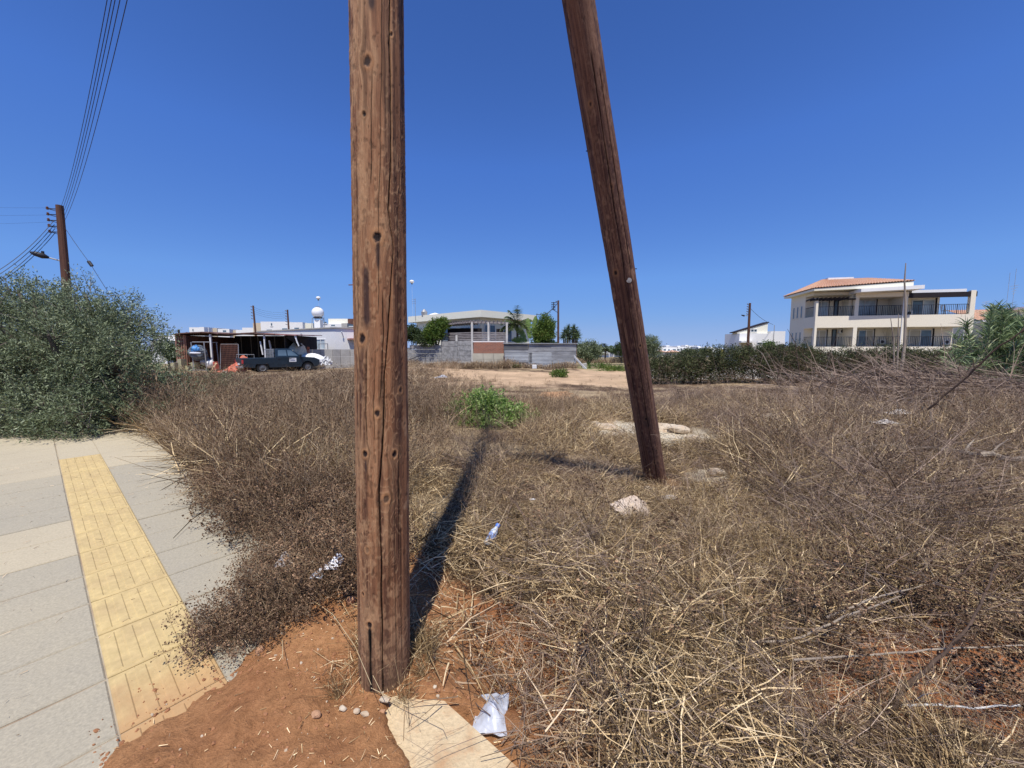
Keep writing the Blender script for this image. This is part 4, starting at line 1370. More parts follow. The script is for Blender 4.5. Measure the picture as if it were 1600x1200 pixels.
# balcony furniture
mb = MB(xa); mb.box(11.25, 0.9, Z2 + 0.4, 11.6, 1.3, Z2 + 0.45); mb.beam((11.3, 1.25, Z2), (11.22, 1.32, Z2 + 0.95), 0.05); mb.beam((11.55, 1.25, Z2), (11.5, 1.32, Z2 + 0.95), 0.05)
mb.beam((11.3, .92, Z2), (11.3, .92, Z2 + .4), .04); mb.beam((11.57, .92, Z2), (11.57, .92, Z2 + .4), .04); mb.beam((11.24, 1.3, Z2 + .9), (11.52, 1.3, Z2 + .9), 0.06)
o = mb.build('balcony_chair', M['frame_white']); tag(o, 'white chair on the right end of the upper apartment balcony', 'chair')

# low dark red roof beside the hedge, left of the apartment
xr = frame((21.3, 29.6, 0), (1, -0.03))
hs = thing('shed', 'low outbuilding with a dark red roof left of the cream apartment block', 'outbuilding', (21.3, 29.6, 0))
mb = MB(xr); mb.box(0.3, 0.3, -0.3, 2.2, 2.5, 1.35); mb.build('wall', M['cream_wall'], hs)
tiled_slope(hs, xr, (0.0, 0.0, 1.32), (2.6, 0.0, 1.32), (0.0, 1.6, 1.85), (1.9, 1.6, 1.85), 0.24, 'tiled_roof', mat_stained('roof_dark_red', (0.24, 0.085, 0.06), (0.16, 0.06, 0.05), 0.9, 2))
tiled_slope(hs, xr, (2.6, 2.8, 1.32), (0.0, 2.8, 1.32), (1.9, 1.6, 1.85), (0.0, 1.6, 1.85), 0.24, 'tiled_roof')

# ---------------------------------------------------------------- neighbour on the far right
NO = (45.2, 37.2, 0); xn = frame(NO, (1, -0.25))
nb = thing('house', 'cream house with an orange tiled roof and dormer, right of the apartment block', 'house', NO)
mb = MB(xn); mb.box(0, 0, -.5, 3.4, 7, 4.3); mb.build('wall', cw, nb)
mb = MB(xn); mb.box(1.6, -1.2, -.5, 7.5, 0.0, 4.35); mb.build('porch_wall', M['white_wall'], nb)
mb = MB(xn); mb.box(-0.4, -0.5, 4.3, 2.9, 0.0, 4.5); mb.build('eaves', M['white_wall'], nb)
tiled_slope(nb, xn, (-0.4, -0.1, 4.5), (3.4, -0.1, 4.5), (-0.4, 3.6, 5.75), (3.4, 3.6, 5.75))
mb = MB(xn); mb.box(0.7, 0.9, 4.6, 1.9, 2.8, 5.15); d_ = mb.build('dormer', M['white_wall'], nb)
mb = MB(xn); mb.box(0.85, 0.87, 4.72, 1.3, 0.9, 5.1); mb.box(1.42, 0.87, 4.72, 1.78, 0.9, 5.1); mb.build('window', M['glass'], d_)
mb = MB(xn); mb.box(3.4, -0.6, -.5, 10.5, 6, 5.5); mb.build('annex', M['pale_cream'], nb)
mb = MB(xn); mb.box(2.9, -0.8, 5.5, 11, 6.2, 5.72); mb.build('parapet', M['white_wall'], nb)

# ---------------------------------------------------------------- white house with the sloping roof
KO = tuple(X(1206, 50) * np.array([1, 0, 0])[:1]) + (50, 0)
xk = frame((X(1153, 50), 50, 0), (1, 0.06))
kh = thing('house', 'white house with a long roof sloping down to the left, behind the hedge', 'house', (X(1153, 50), 50, 0))
m_w = M['white_wall']
rz_ = lambda a: Z(519.3, 50) + (Z(502.6, 50) - Z(519.3, 50)) * (a + 0.3) / 4.55 - 0.06
zz = lambda v: Z(v, 50)
mb = MB(xk); mb.box(0, 0, -.5, 4.55, 3.1, zz(520.8)); mb.build('wall', m_w, kh)
mb = MB(xk); mb.box(4.55, 0.4, -.5, 6.5, 4, zz(517)); mb.build('wall', m_w, kh)
mb = MB(xk); mb.hexa([(0, 0.55, zz(520.8) - .1), (4.15, 0.55, zz(520.8) - .1), (4.15, 1.5, zz(520.8) - .1), (0, 1.5, zz(520.8) - .1)], [(0, 0.55, rz_(0)), (4.15, 0.55, rz_(4.15)), (4.15, 1.5, rz_(4.15)), (0, 1.5, rz_(0))]); mb.build('clerestory', M['pale_cream'], kh)
mb = MB(xk); mb.beam((-0.35, 1.02, zz(519.3)), (4.25, 1.02, zz(502.6)), 1.1, 0.11); mb.build('roof', M['dark_wood'], kh)
window(kh, xk, 1.4, zz(518.8), 2.7, zz(513.5), 0.53, M['frame_white'], M['glass'], 2, 0.07)
window(kh, xk, 2.35, zz(539), 4.5, zz(534.6), -0.02, M['frame_white'], M['glass'], 2, 0.06)
mb = MB(xk); mb.box(-0.4, -1.0, zz(535.4), 1.75, 0.0, zz(532.6)); mb.build('canopy', m_w, kh)
mb = MB(xk); mb.box(0.3, -0.02, -.5, 1.6, 0.0, zz(535.6)); mb.build('doorway', M['beige_wall'], kh)
for b0 in (0.7, 1.5):
    mb = MB(xk); mb.box(-0.03, b0, zz(550), 0.0, b0 + 0.4, zz(541)); mb.build('window', M['glass'], kh)
mb = MB(xk); mb.tube([(4.55, -0.1, 0), (4.55, -0.1, zz(508))], 0.04, 6); mb.build('drainpipe', M['grey_metal'], kh)

# ---------------------------------------------------------------- villa in the middle
vc = (-2.95, 37.0); vl = (-11.9, 44.5); vr = (2.75, 42.8)
vf = thing('villa', 'large cream villa with a broad flat overhanging roof and a corner towards the field', 'villa', (vc[0], vc[1], 0))


def wallbox(mb, p, q, th, z0, z1):
    p = np.array(p, float); q = np.array(q, float); d = (q - p) / np.linalg.norm(q - p); n_ = np.array([-d[1], d[0]]) * th
    mb.hexa([(p[0], p[1], z0), (q[0], q[1], z0), (q[0] + n_[0], q[1] + n_[1], z0), (p[0] + n_[0], p[1] + n_[1], z0)],
            [(p[0], p[1], z1), (q[0], q[1], z1), (q[0] + n_[0], q[1] + n_[1], z1), (p[0] + n_[0], p[1] + n_[1], z1)])
    return mb


back = (-4.0, 52.0)
z5 = Z(484, 37); z4 = Z(495, 37)
mb = MB(); mb.hexa([(*vc, z4), (*vr, z4), (*back, z4), (*vl, z4)], [(*vc, z5), (*vr, z5), (*back, z5), (*vl, z5)]); mb.build('roof', M['pale_cream'], vf)


def inset(p, k=0.88, c=(-4.0, 44.0)):
    return (c[0] + (p[0] - c[0]) * k, c[1] + (p[1] - c[1]) * k)


mb = MB(); mb.hexa([(*inset(vc, .82), 0), (*inset(vr), 0), (*inset(back), 0), (*inset(vl), 0)], [(*inset(vc, .82), z4 + .01), (*inset(vr), z4 + .01), (*inset(back), z4 + .01), (*inset(vl), z4 + .01)]); mb.build('wall', M['pale_cream'], vf)
il, ic, ir = inset(vl), inset(vc, .82), inset(vr)
dl = np.array(il) - np.array(ic); xl = frame((ic[0], ic[1], 0), (-dl[0], -dl[1]))
LL = np.linalg.norm(dl)
xl = frame((il[0], il[1], 0), tuple(-dl))
for (a0, a1, z0, z1) in ((1.2, 2.0, 2.5, 3.6), (4.4, 6.4, 2.6, 4.0), (7.2, 8.6, 2.6, 4.0)):
    window(vf, xl, a0, z0, a1, z1, -0.03, M['frame_white'], M['glass'], 1)
xrr = frame((ic[0], ic[1], 0), tuple(np.array(ir) - np.array(ic)))
for (a0, a1, z0, z1) in ((0.5, 1.9, 2.5, 4.2), (3.0, 4.2, 2.5, 4.1)):
    window(vf, xrr, a0, z0, a1, z1, -0.03, M['frame_white'], M['glass'], 1)
c = W(680, 492, 43); mb = MB(); mb.lathe((c[0], c[1], Z(500, 43)), [(0.95, 0), (0.9, .3), (0.6, .62), (0.05, .78)], 16); mb.build('skylight_dome', M['white_wall'], vf, smooth=True)
c = W(663, 492, 43); mb = MB(); mb.lathe((c[0], c[1] , Z(499, 43)), [(0.12, 0), (0.3, .3), (0.35, .8), (0.1, 1.1)], 10); o = mb.build('water_heater', M['grey_metal']); tag(o, 'small grey water heater on the villa roof left of the white dome', 'water heater')
c = W(649, 492, 43.5)
mb = MB(); z0_ = Z(497, 43.5); mb.tube([(c[0], c[1], z0_ - .3), (c[0], c[1], Z(466, 43.5))], 0.025, 5)
for v_ in (468, 471, 474): mb.tube([(c[0] - 0.35, c[1], Z(v_, 43.5)), (c[0] + 0.1, c[1], Z(v_, 43.5))], 0.015, 4)
o = mb.build('aerial', M['grey_metal']); tag(o, 'thin rooftop aerial standing on the left end of the villa', 'aerial')


def ball_mast(u, v, vb, Y, label):
    t = thing('mast', label, 'mast', (X(u, Y), Y, Z(vb, Y)))
    mb = MB(); mb.tube([(X(u + .4, Y), Y, Z(vb, Y)), (X(u, Y), Y, Z(v, Y))], 0.008, 5); mb.build('pole', M['frame_white'], t)
    mb = MB(); mb.ball((X(u, Y), Y, Z(v, Y)), 0.26, 12, 8, 0.7); mb.build('float_ball', M['white_wall'], t, smooth=True)
    mb = MB(); mb.tube([(X(u, Y), Y, Z(v, Y) - 0.19), (X(u, Y), Y, Z(v, Y) - 0.3)], 0.09, 8); mb.build('collar', M['dark_metal'], t)


ball_mast(646.5, 440, 496, 45, 'white ball on a hair thin mast above the villa roof, right of the big pole')
ball_mast(502, 465.5, 492, 47, 'white ball on a hair thin mast above the round water tank')

# terrace with weathered pergola
zt = 2.42
tr = thing('pergola', 'weathered grey wooden pergola terrace with slatted sides above the grey wall', 'pergola', (X(740, 34), 34.3, 0))
mb = MB(); 
pA = np.array([X(690, 35.5), 36.0]); pB_ = np.array([X(738, 34), 34.1]); pC = np.array([X(792, 34.3), 34.5])
mb.hexa([(*pA, 0), (*pB_, 0), (*pC, 0), (pC[0], 38, 0), (pA[0], 38, 0)], [(*pA, zt - .05), (*pB_, zt - .05), (*pC, zt - .05), (pC[0], 38, zt - .05), (pA[0], 38, zt - .05)]); mb.build('deck', M['weather_wood'], tr)
for (P, Q) in ((pA, pB_), (pB_, pC)):
    L = np.linalg.norm(Q - P); dd = (Q - P) / L
    for k in range(6):
        z = zt + 0.04 + k * 0.145
        mb = MB(); q1 = P + dd * random.uniform(0, .06); q2 = Q - dd * random.uniform(0, .06)
        w_ = random.uniform(-.015, .015)
        mb.beam((*q1, z + w_), (*q2, z - w_), 0.03, 0.095); mb.build('board', M['weather_wood'], tr)
for P, zt_ in ((pA, Z(508, 36)), (pA + (pB_ - pA) * 0.5, 3.0), (pB_, Z(504, 34.1)), (pB_ + (pC - pB_) * 0.47, Z(504, 34.2)), (pC, Z(504.5, 34.5))):
    mb = MB(); mb.beam((P[0], P[1] - .06, 0.5), (P[0], P[1] - .06, zt_), 0.17); mb.build('post', M['post_pale'], tr)
mb = MB(); mb.beam((*pA - np.array([.3, .05]), Z(508, 36)), (pB_[0], pB_[1] - .05, Z(503.0, 34.1)), 0.1, 0.14); mb.build('beam', M['weather_wood'], tr)
mb = MB(); mb.beam((pB_[0] - .1, pB_[1] - .05, Z(503.6, 34.1)), (pC[0] + .15, pC[1] - .05, Z(504.6, 34.4)), 0.1, 0.16); mb.build('beam', M['weather_wood'], tr)
for k in range(12):
    P = pA + (pB_ - pA) * ((k + .5) / 12); mb = MB(); z = Z(508, 36) + (Z(503, 34.1) - Z(508, 36)) * (k + .5) / 12 + .1
    mb.beam((P[0], P[1] - .25, z), (P[0] + 0.3, 37.6, z - .1), 0.07, 0.09); mb.build('rafter', M['weather_wood'], tr)
for k in range(9):
    P = pB_ + (pC - pB_) * ((k + .5) / 9); mb = MB(); z = Z(503.6, 34.2) + .12
    mb.beam((P[0], P[1] - .28, z), (P[0], 37.6, z), 0.07, 0.1); mb.build('rafter', M['weather_wood'], tr)
mb = MB(); mb.hexa([(pA[0], pA[1], Z(507, 36) + .2), (pB_[0], pB_[1], Z(502, 34.1) + .02), (pB_[0] + .2, 37.5, Z(502, 34.1)), (pA[0], 37.5, Z(507, 36) + .2)],
                   [(pA[0], pA[1], Z(507, 36) + .23), (pB_[0], pB_[1], Z(502, 34.1) + .05), (pB_[0] + .2, 37.5, Z(502, 34.1) + .03), (pA[0], 37.5, Z(507, 36) + .23)]); mb.build('roof_sheet', M['dark_wood'], tr)

mb = MB(); mb.box(pA[0] + .3, 37.3, zt, pB_[0] + .6, 37.36, 3.75); mb.box(pB_[0] + 2.0, 37.3, zt, pB_[0] + 2.7, 37.36, 3.7); mb.build('added_dark_backing', M['dark_wood'], tr)  # added dark panels stand in for the shade inside the pergola
# walls below the villa
M['rubble'] = mat_stained('grey_block', (0.40, 0.39, 0.38), (0.24, 0.235, 0.23), 0.95, 4, 0.42, 0.62, 0.7, 18, fine=9)
M['blockwall'] = mat_stained('cement_block', (0.50, 0.48, 0.44), (0.38, 0.36, 0.33), 0.95, 1.2, 0.45, 0.75, 0.3, 30)
rw = thing('wall', 'long rough grey block wall below the villa terrace', 'wall', (X(690, 34), 34.2, 0))
cuts = [(X(540, 38), 38.5), (X(585, 37), 37.5), (X(640, 36), 36.2), (X(665, 35.5), 35.6), (X(690, 35), 35.1), (X(715, 34.4), 34.5), (X(738.5, 34), 34.0)]
tops = [(546, 546), (545, 544), (541, 540), (541, 540), (535, 534), (534, 533)]
for i in range(6):
    P, Q = cuts[i], cuts[i + 1]; yv = (P[1] + Q[1]) / 2
    ztp = Z(tops[i][0] - 2, yv)
    nrow = 6
    for r_ in range(nrow):
        mb = MB(); z0_ = -0.2 + (ztp + .2) * r_ / nrow
        P2 = (P[0], P[1] + random.uniform(-.02, .02)); Q2 = (Q[0] - 0.02, Q[1] + random.uniform(-.02, .02))
        wallbox(mb, P2, Q2, 0.25, z0_, z0_ + (ztp + .2) / nrow - 0.018)
        mb.build('block_course', M['rubble'] if r_ > 1 else M['blockwall'], rw)
bwl = thing('wall', 'short wall with a red brick panel over pale cement blocks, under the pergola', 'wall', (X(762, 33.6), 33.7, 0))
m_b, nt, b_ = new_mat('brick')
br = nd(nt, 'ShaderNodeTexBrick'); br.inputs['Color1'].default_value = (0.36, 0.13, 0.075, 1); br.inputs['Color2'].default_value = (0.26, 0.10, 0.065, 1); br.inputs['Mortar'].default_value = (0.33, 0.24, 0.19, 1)
br.inputs['Scale'].default_value = 1.0; br.inputs['Brick Width'].default_value = 0.3; br.inputs['Row Height'].default_value = 0.11; br.inputs['Mortar Size'].default_value = 0.012
g_ = nd(nt, 'ShaderNodeNewGeometry'); sx = nd(nt, 'ShaderNodeSeparateXYZ'); cx = nd(nt, 'ShaderNodeCombineXYZ')
nt.links.new(g_.outputs['Position'], sx.inputs[0]); nt.links.new(sx.outputs['X'], cx.inputs['X']); nt.links.new(sx.outputs['Z'], cx.inputs['Y']); nt.links.new(cx.outputs[0], br.inputs['Vector'])
nt.links.new(br.outputs['Color'], b_.inputs['Base Color']); b_.inputs['Roughness'].default_value = 0.95
mb = MB(); wallbox(mb, (X(740, 33.7), 33.8), (X(787, 33.5), 33.6), 0.22, Z(552, 33.6), Z(534.5, 33.6)); mb.build('brick_panel', m_b, bwl)
mb = MB(); wallbox(mb, (X(738.7, 33.7), 33.84), (X(788, 33.5), 33.64), 0.3, Z(534.5, 33.6), Z(533, 33.6)); mb.build('coping', M['white_wall'], bwl)
for r_ in range(3):
    z0_ = -0.3 + r_ * 0.58; z1_ = min(z0_ + 0.565, Z(552.2, 33.6)); off = 0.35 * (r_ % 2)
    for k in range(3):
        u0 = 738.5 + k * 16.6 + off; u1 = u0 + 16.2
        mb = MB(); wallbox(mb, (X(u0, 33.7), 33.74 - k * .06), (X(min(u1, 788), 33.7), 33.68 - k * .06), 0.28, z0_, z1_); mb.build('block', M['pale_cream'] if False else mat_plain('pale_block', (0.52, 0.47, 0.37), 0.95, 0.12, 2) if (r_ == 0 and k == 0) else bpy.data.materials['pale_block'], bwl)

# corrugated sheet fence
m_c = mat_stained('corrugated_zinc', (0.34, 0.345, 0.36), (0.20, 0.20, 0.21), 0.6, 0.9, 0.4, 0.66, 0.1, 30, (1, 1, 3))
m_c2 = mat_stained('corrugated_zinc_pale', (0.42, 0.44, 0.46), (0.30, 0.31, 0.33), 0.6, 1.1, 0.4, 0.7, 0.1, 30, (1, 1, 3))
m_c3 = mat_stained('corrugated_zinc_dark', (0.16, 0.16, 0.165), (0.11, 0.11, 0.115), 0.6, 1.1, 0.4, 0.7, 0.1, 30, (1, 1, 3))
cf = thing('fence', 'fence of overlapping grey corrugated metal sheets right of the brick panel', 'fence', (X(845, 33), 33.3, 0))
FP = lambda u: (X(u, 33.2), 33.3 + (u - 845) * 0.004)


def sheet(u0, u1, v0, v1, mat, proud=0.0, parent=cf, name='metal_sheet', tilt=0.0):
    p, q = np.array(FP(u0)), np.array(FP(u1)); zt_, zb_ = Z(v0, 33.3), Z(v1, 33.3)
    n = max(6, int((zt_ - zb_) / 0.038)); mb = MB(); V_ = []; F_ = []
    for i in range(n + 1):
        z = zb_ + (zt_ - zb_) * i / n
        w = math.sin(i * math.pi / 1.5) * 0.014
        for P, tz in ((p, -tilt), (q, tilt)): V_.append((P[0], P[1] - proud + w, z + tz))
    for i in range(n): F_.append((2 * i, 2 * i + 1, 2 * i + 3, 2 * i + 2))
    m_ = len(V_); V_ += [(a, b + 0.006, c) for (a, b, c) in V_]; F_ += [(m_ + 2 * i, m_ + 2 * i + 2, m_ + 2 * i + 3, m_ + 2 * i + 1) for i in range(n)]
    mb.add(V_, F_); return mb.build(name, mat, parent)


sheet(787.5, 825, 537.5, 546, m_c3, 0.03)
sheet(788, 826, 545, 558, m_c, 0.0); sheet(789, 807.5, 551, 566, m_c2, 0.05); sheet(807, 825.5, 551, 566, m_c2, 0.055); sheet(788, 827, 562, 577, m_c, 0.0, tilt=.03)
sheet(826, 862, 537.5, 552, m_c, 0.0); sheet(826, 863, 551, 577, m_c2, 0.03); sheet(827, 831, 551, 566, m_c3, 0.05)
sheet(861, 901, 537.5, 552, m_c, 0.02, tilt=-.02); sheet(862, 901, 550, 566, m_c, 0.04); sheet(864, 901, 563.5, 577, m_c2, 0.06)
mb = MB(); a_, c_ = FP(786), FP(902.5); mb.beam((a_[0], a_[1] - .08, Z(536.6, 33.2)), (c_[0], c_[1] - .08, Z(536.8, 33.4)), 0.12, 0.07); mb.build('top_rail', M['grey_metal'], cf)
for u in (788, 826, 862, 901):
    p = FP(u); mb = MB(); mb.beam((p[0], p[1] + .08, -.2), (p[0], p[1] + .08, Z(537, 33.3)), 0.08); mb.build('post', M['rust'], cf)
mb = MB(); mb.beam((*FP(897.5), Z(557, 33)), (X(917, 31.6), 31.8, 0.05), 0.03, 0.17); o = mb.build('plank', M['frame_white']); tag(o, 'long white plank leaning against the right end of the metal fence', 'plank')
mb = MB(); p = (X(835, 32.2), 32.3); mb.box(p[0] - .18, p[1], 0.0, p[0] + .2, p[1] + .25, .42); o = mb.build('bucket_crate', M['frame_white'], bevel=.03); o.name = 'crate'; tag(o, 'small white crate in the weeds at the foot of the metal fence', 'crate')
mb = MB(); p = (X(914, 32.8), 33); mb.hexa([(p[0] - .2, p[1], 0), (p[0] + .25, p[1], 0), (p[0] + .25, p[1] + .3, 0), (p[0] - .2, p[1] + .3, 0)], [(p[0] - .14, p[1], .5), (p[0] + .18, p[1], .56), (p[0] + .18, p[1] + .2, .56), (p[0] - .14, p[1] + .2, .5)]); o = mb.build('stone_block', M['blockwall'], bevel=.03); tag(o, 'pale concrete block standing behind the leaning white plank', 'concrete block')
for i, (u0, v0, u1, v1, Yp) in enumerate(((640, 568, 665, 552, 32), (640, 562, 658, 553, 32.6))):
    mb = MB(); mb.tube([(X(u0, Yp), Yp, Z(v0, Yp)), (X(u1, Yp), Yp + 1.2, Z(v1, Yp + 1.2))], 0.035, 6); o = mb.build('pipe', M['wire']); tag(o, ['lower dark pipe leaning on the grey block wall', 'upper dark pipe leaning on the grey block wall'][i], 'pipe')

# ---------------------------------------------------------------- white house at the left, behind the block wall
whc = (X(524.7, 36), 36.0); whl = (X(405, 43), 43.0); whr = (X(610, 39), 39.0)
wh = thing('house', 'plain white flat roofed house behind the grey block wall, left of the big pole', 'house', (whc[0], whc[1], 0))
zt_ = Z(512.7, 36)
mb = MB(); mb.hexa([(*whc, -.3), (*whr, -.3), (-18, 50, -.3), (*whl, -.3)], [(*whc, zt_), (*whr, zt_), (-18, 50, zt_), (*whl, zt_)]); mb.build('wall', M['white_wall'], wh)
mb = MB(); k_ = lambda p, f: (p[0] * f, p[1] - .12 * f); mb.hexa([(whc[0], whc[1] - .15, zt_), (whr[0], whr[1] - .15, zt_), (-18, 50, zt_), (whl[0] - .1, whl[1], zt_)], [(whc[0], whc[1] - .15, zt_ + .1), (whr[0], whr[1] - .15, zt_ + .1), (-18, 50, zt_ + .1), (whl[0] - .1, whl[1], zt_ + .1)]); mb.build('parapet', M['blockwall'], wh)
dv = np.array(whc) - np.array(whl); xw = frame((whl[0], whl[1], 0), tuple(dv)); Lw = np.linalg.norm(dv)
def on_front(u):
    lo, hi = 0, Lw
    for _ in range(40):
        m2 = (lo + hi) / 2; p = xw(np.array([[m2, 0, 0]]))[0]
        if 800 + 600 * p[0] / p[1] < u: lo = m2
        else: hi = m2
    return lo
window(wh, xw, on_front(496.5), Z(546, 37.4), on_front(510.5), Z(530, 37.4), -0.03, M['frame_white'], M['glass_pale'], 1)
mb = MB(xw); mb.tube([(on_front(474), -0.08, Z(523, 39)), (on_front(474), -0.0, Z(523, 39))], 0.12, 10); mb.build('wall_lamp', M['grey_metal'], wh)
mb = MB(xw); a0 = on_front(510); a1 = on_front(524) ; 
mb.box(a0, -0.7, Z(538, 36.5), a1, -0.65, Z(537, 36.5)); mb.box(a0, -0.7, 1.2, a0 + .05, -.65, Z(538, 36.5)); mb.box(a1 - .05, -0.7, 1.2, a1, -.65, Z(538, 36.5)); mb.build('railing', M['grey_metal'], wh)
xw2 = frame((whc[0], whc[1], 0), tuple(np.array(whr) - np.array(whc)))
mb = MB(xw2); mb.box(1.1, -1.4, Z(531, 37), 4, 0.0, Z(529, 37)); mb.build('awning', mat_plain('pink_awning', (0.5, 0.25, 0.2), 0.8, .1), wh)
mb = MB(xw2); mb.tube([(0.75, -.05, Z(527, 37)), (.55, -.3, Z(519, 37))], .05, 6); mb.build('spout', M['frame_white'], wh)
mb = MB(xw2); mb.box(1.2, -.03, 1.2, 3.4, 0, Z(533, 37)); mb.build('shutter', M['frame_white'], wh)
# grey block wall in front of it
lw = thing('wall', 'low grey cement block wall in front of the plain white house', 'wall', (X(515, 32), 32, 0))
us = [466, 484, 502, 521, 533, 548, 566, 590]
for i in range(len(us) - 1):
    for r_ in range(3):
        yv = 31.5 + i * 0.9 * 0.6; z1_ = Z(545.5, yv) if i > 0 else Z(547, yv)
        mb = MB(); z0_ = -.2 + (z1_ + .2) * r_ / 3
        wallbox(mb, (X(us[i], yv), yv + random.uniform(-.02, .02)), (X(us[i + 1], yv + .54) - .03, yv + .54), .2, z0_, z0_ + (z1_ + .2) / 3 - .02); mb.build('wall_panel', M['blockwall'], lw)

# houses further left behind
def block_house(name, label, parts, Y, mat='white_wall', wins=(), loc=None, grp=None):
    t = thing(name, label, 'house', (X(parts[0][0], Y), Y, 0), grp)
    for i, (u0, u1, v0, v1, dy, mk) in enumerate(parts):
        y = Y + dy
        mb = MB(); mb.box(X(u0, y), y, -1.5 if v1 is None else Z(v1, y), X(u1, y), y + 5, Z(v0, y)); mb.build('wall', M[mk or mat], t)
    for (u0, u1, v0, v1, dy) in wins:
        y = Y + dy
        mb = MB(); mb.box(X(u0, y), y - 0.03, Z(v1, y), X(u1, y), y + .02, Z(v0, y)); w_ = mb.build('window', M['glass'], t)
        mb = MB(); e = 0.12; mb.box(X(u0, y) - e, y - 0.06, Z(v1, y) - e, X(u1, y) + e, y - .0, Z(v1, y)); mb.build('sill', M['frame_white'], w_)
    return t


block_house('house', 'white stepped house with a dark lattice block, behind the two small poles', [(411, 453, 502.5, None, 0, None), (382, 399, 512, None, 1, None), (453, 476, 503.5, None, 0.3, None), (476, 492, 505, None, 1, 'pale_cream'), (399, 411, 504.5, None, .6, 'beige_wall')], 58,
            wins=[(420, 428, 515, 517, 0), (444, 452, 513, 515.3, 0), (463, 470, 512, 514, .3), (427, 429, 505, 509, 0)])
block_house('house', 'pale house with terraces and a cream upper storey, right of the round water tank', [(508, 547, 506, None, 0, 'white_wall'), (516, 546, 498, None, 1.0, 'pale_cream'), (546, 565, 498, None, 1.0, 'rust'), (536, 545, 505, None, -.5, 'blockwall')], 56,
            wins=[(509, 513, 503, 505, -.02), (520, 526, 507.5, 509.5, 0), (545, 556, 507, 509.5, -.0)])
block_house('house', 'white house with two flat blocks showing above the rusty shed roof', [(300, 330, 511.5, None, 0, None), (316, 323, 511, None, -1, None), (330, 343, 513, None, 1, 'beige_wall'), (344, 362, 514, None, 0, None), (362, 372, 516, None, 1, 'beige_wall'), (372, 382, 515.5, None, 0, None)], 75,
            wins=[(323, 327, 515, 518, 0), (352, 357, 516, 519, 0), (305, 306.5, 514, 518, 0)])
block_house('house', 'small bluish white house between the olive tree and the shed', [(250, 279, 524, None, 0, 'white_wall'), (238, 262, 532, None, -3, 'white_wall')], 60, wins=[(262, 266, 528, 533, 0), (270, 273, 536, 541, 0)])
# water tank tower on the white house roof
wt = thing('water_tank', 'white round water tank on a metal stand above the white houses', 'water tank', (X(497, 45), 45, Z(512, 45)))
c = W(496.5, 488.5, 45)
mb = MB(); mb.ball(tuple(c), 0.66, 20, 12, 0.95); mb.build('tank', mat_plain('tank_white', (0.82, 0.82, 0.82), 0.35, 0.03, 2), wt, smooth=True)
mb = MB(); mb.lathe((c[0], c[1], c[2] + .56), [(0.25, 0), (0.25, .12), (0.08, .14)], 12); mb.build('lid', M['grey_metal'], wt)
mb = MB(); mb.tube([(c[0], c[1], c[2] - .66), (c[0], c[1], c[2] - .54)], 0.5, 16); mb.build('ring', M['dark_metal'], wt)
for (dx, dy) in ((-.5, -.4), (.5, -.4), (-.5, .4), (.5, .4)):
    mb = MB(); mb.beam((c[0] + dx * 1.15, c[1] + dy, Z(513, 45)), (c[0] + dx * .9, c[1] + dy, c[2] - .6), 0.05); mb.build('leg', M['grey_metal'], wt)
mb = MB(); mb.box(c[0] - .32, c[1] - .3, Z(512.5, 45), c[0] + .36, c[1] + .4, Z(500, 45)); mb.build('lower_tank', M['white_wall'], wt)
mb = MB(); 
for dx in (.66, .84): mb.tube([(c[0] + dx, c[1] - .2, Z(513, 45)), (c[0] + dx - .12, c[1] - .1, c[2] + .2)], 0.02, 5)
for k in range(7): mb.tube([(c[0] + .64, c[1] - .18, Z(511, 45) + k * .27), (c[0] + .82, c[1] - .18, Z(511, 45) + k * .27)], .014, 4)
mb.build('ladder', M['grey_metal'], wt)

# far white town on the low horizon
rg = random.Random(4)
i_ = 0
FT = [(1026, 1062, 542.5, 118, 'white flat roofed house far off, nearest the leaning pole'), (1058, 1092, 541.5, 126, 'long white house far off with three dark windows'),
      (1090, 1113, 542, 120, 'white house far off beside the yellow box'), (1040, 1058, 540.8, 150, 'small far house peeping over the white roofs near the leaning pole'), (1106, 1128, 544, 112, 'white far house just left of the sloping roof'),
      (928, 952, 545, 110, 'far white house left of the small palm'), (958, 985, 545, 116, 'far white house right of the small palm'), (1070, 1088, 540.2, 158, 'tiny upper block of a far white house on the skyline')]
for (u0, u1, v0, Y, lab) in FT:
    t = thing('house', lab, 'house', (X(u0, Y), Y, 0), 'white houses far beyond the field')
    mb = MB(); mb.box(X(u0, Y), Y, -2, X(u1, Y), Y + 8, Z(v0, Y)); mb.box(X(u0 + 3, Y), Y + 2, Z(v0, Y), X(u0 + 8, Y), Y + 6, Z(v0 - 1.3, Y)); mb.build('wall', M['white_wall'] , t)
    n = int((u1 - u0) / 7)
    for k in range(n):
        uu = u0 + 3 + k * 7; mb = MB(); mb.box(X(uu, Y), Y - .04, Z(v0 + 5.5, Y), X(uu + rg.choice([2.4, 3.6, 5]), Y), Y + .02, Z(v0 + 3, Y)); mb.build('window', M['glass'], t)
    if n > 2:
        mb = MB(); mb.box(X(u0 + 1, Y), Y - 1.2, Z(v0 + 7.2, Y), X(u1 - 1, Y), Y, Z(v0 + 6.4, Y)); mb.build('balcony', M['white_wall'], t)
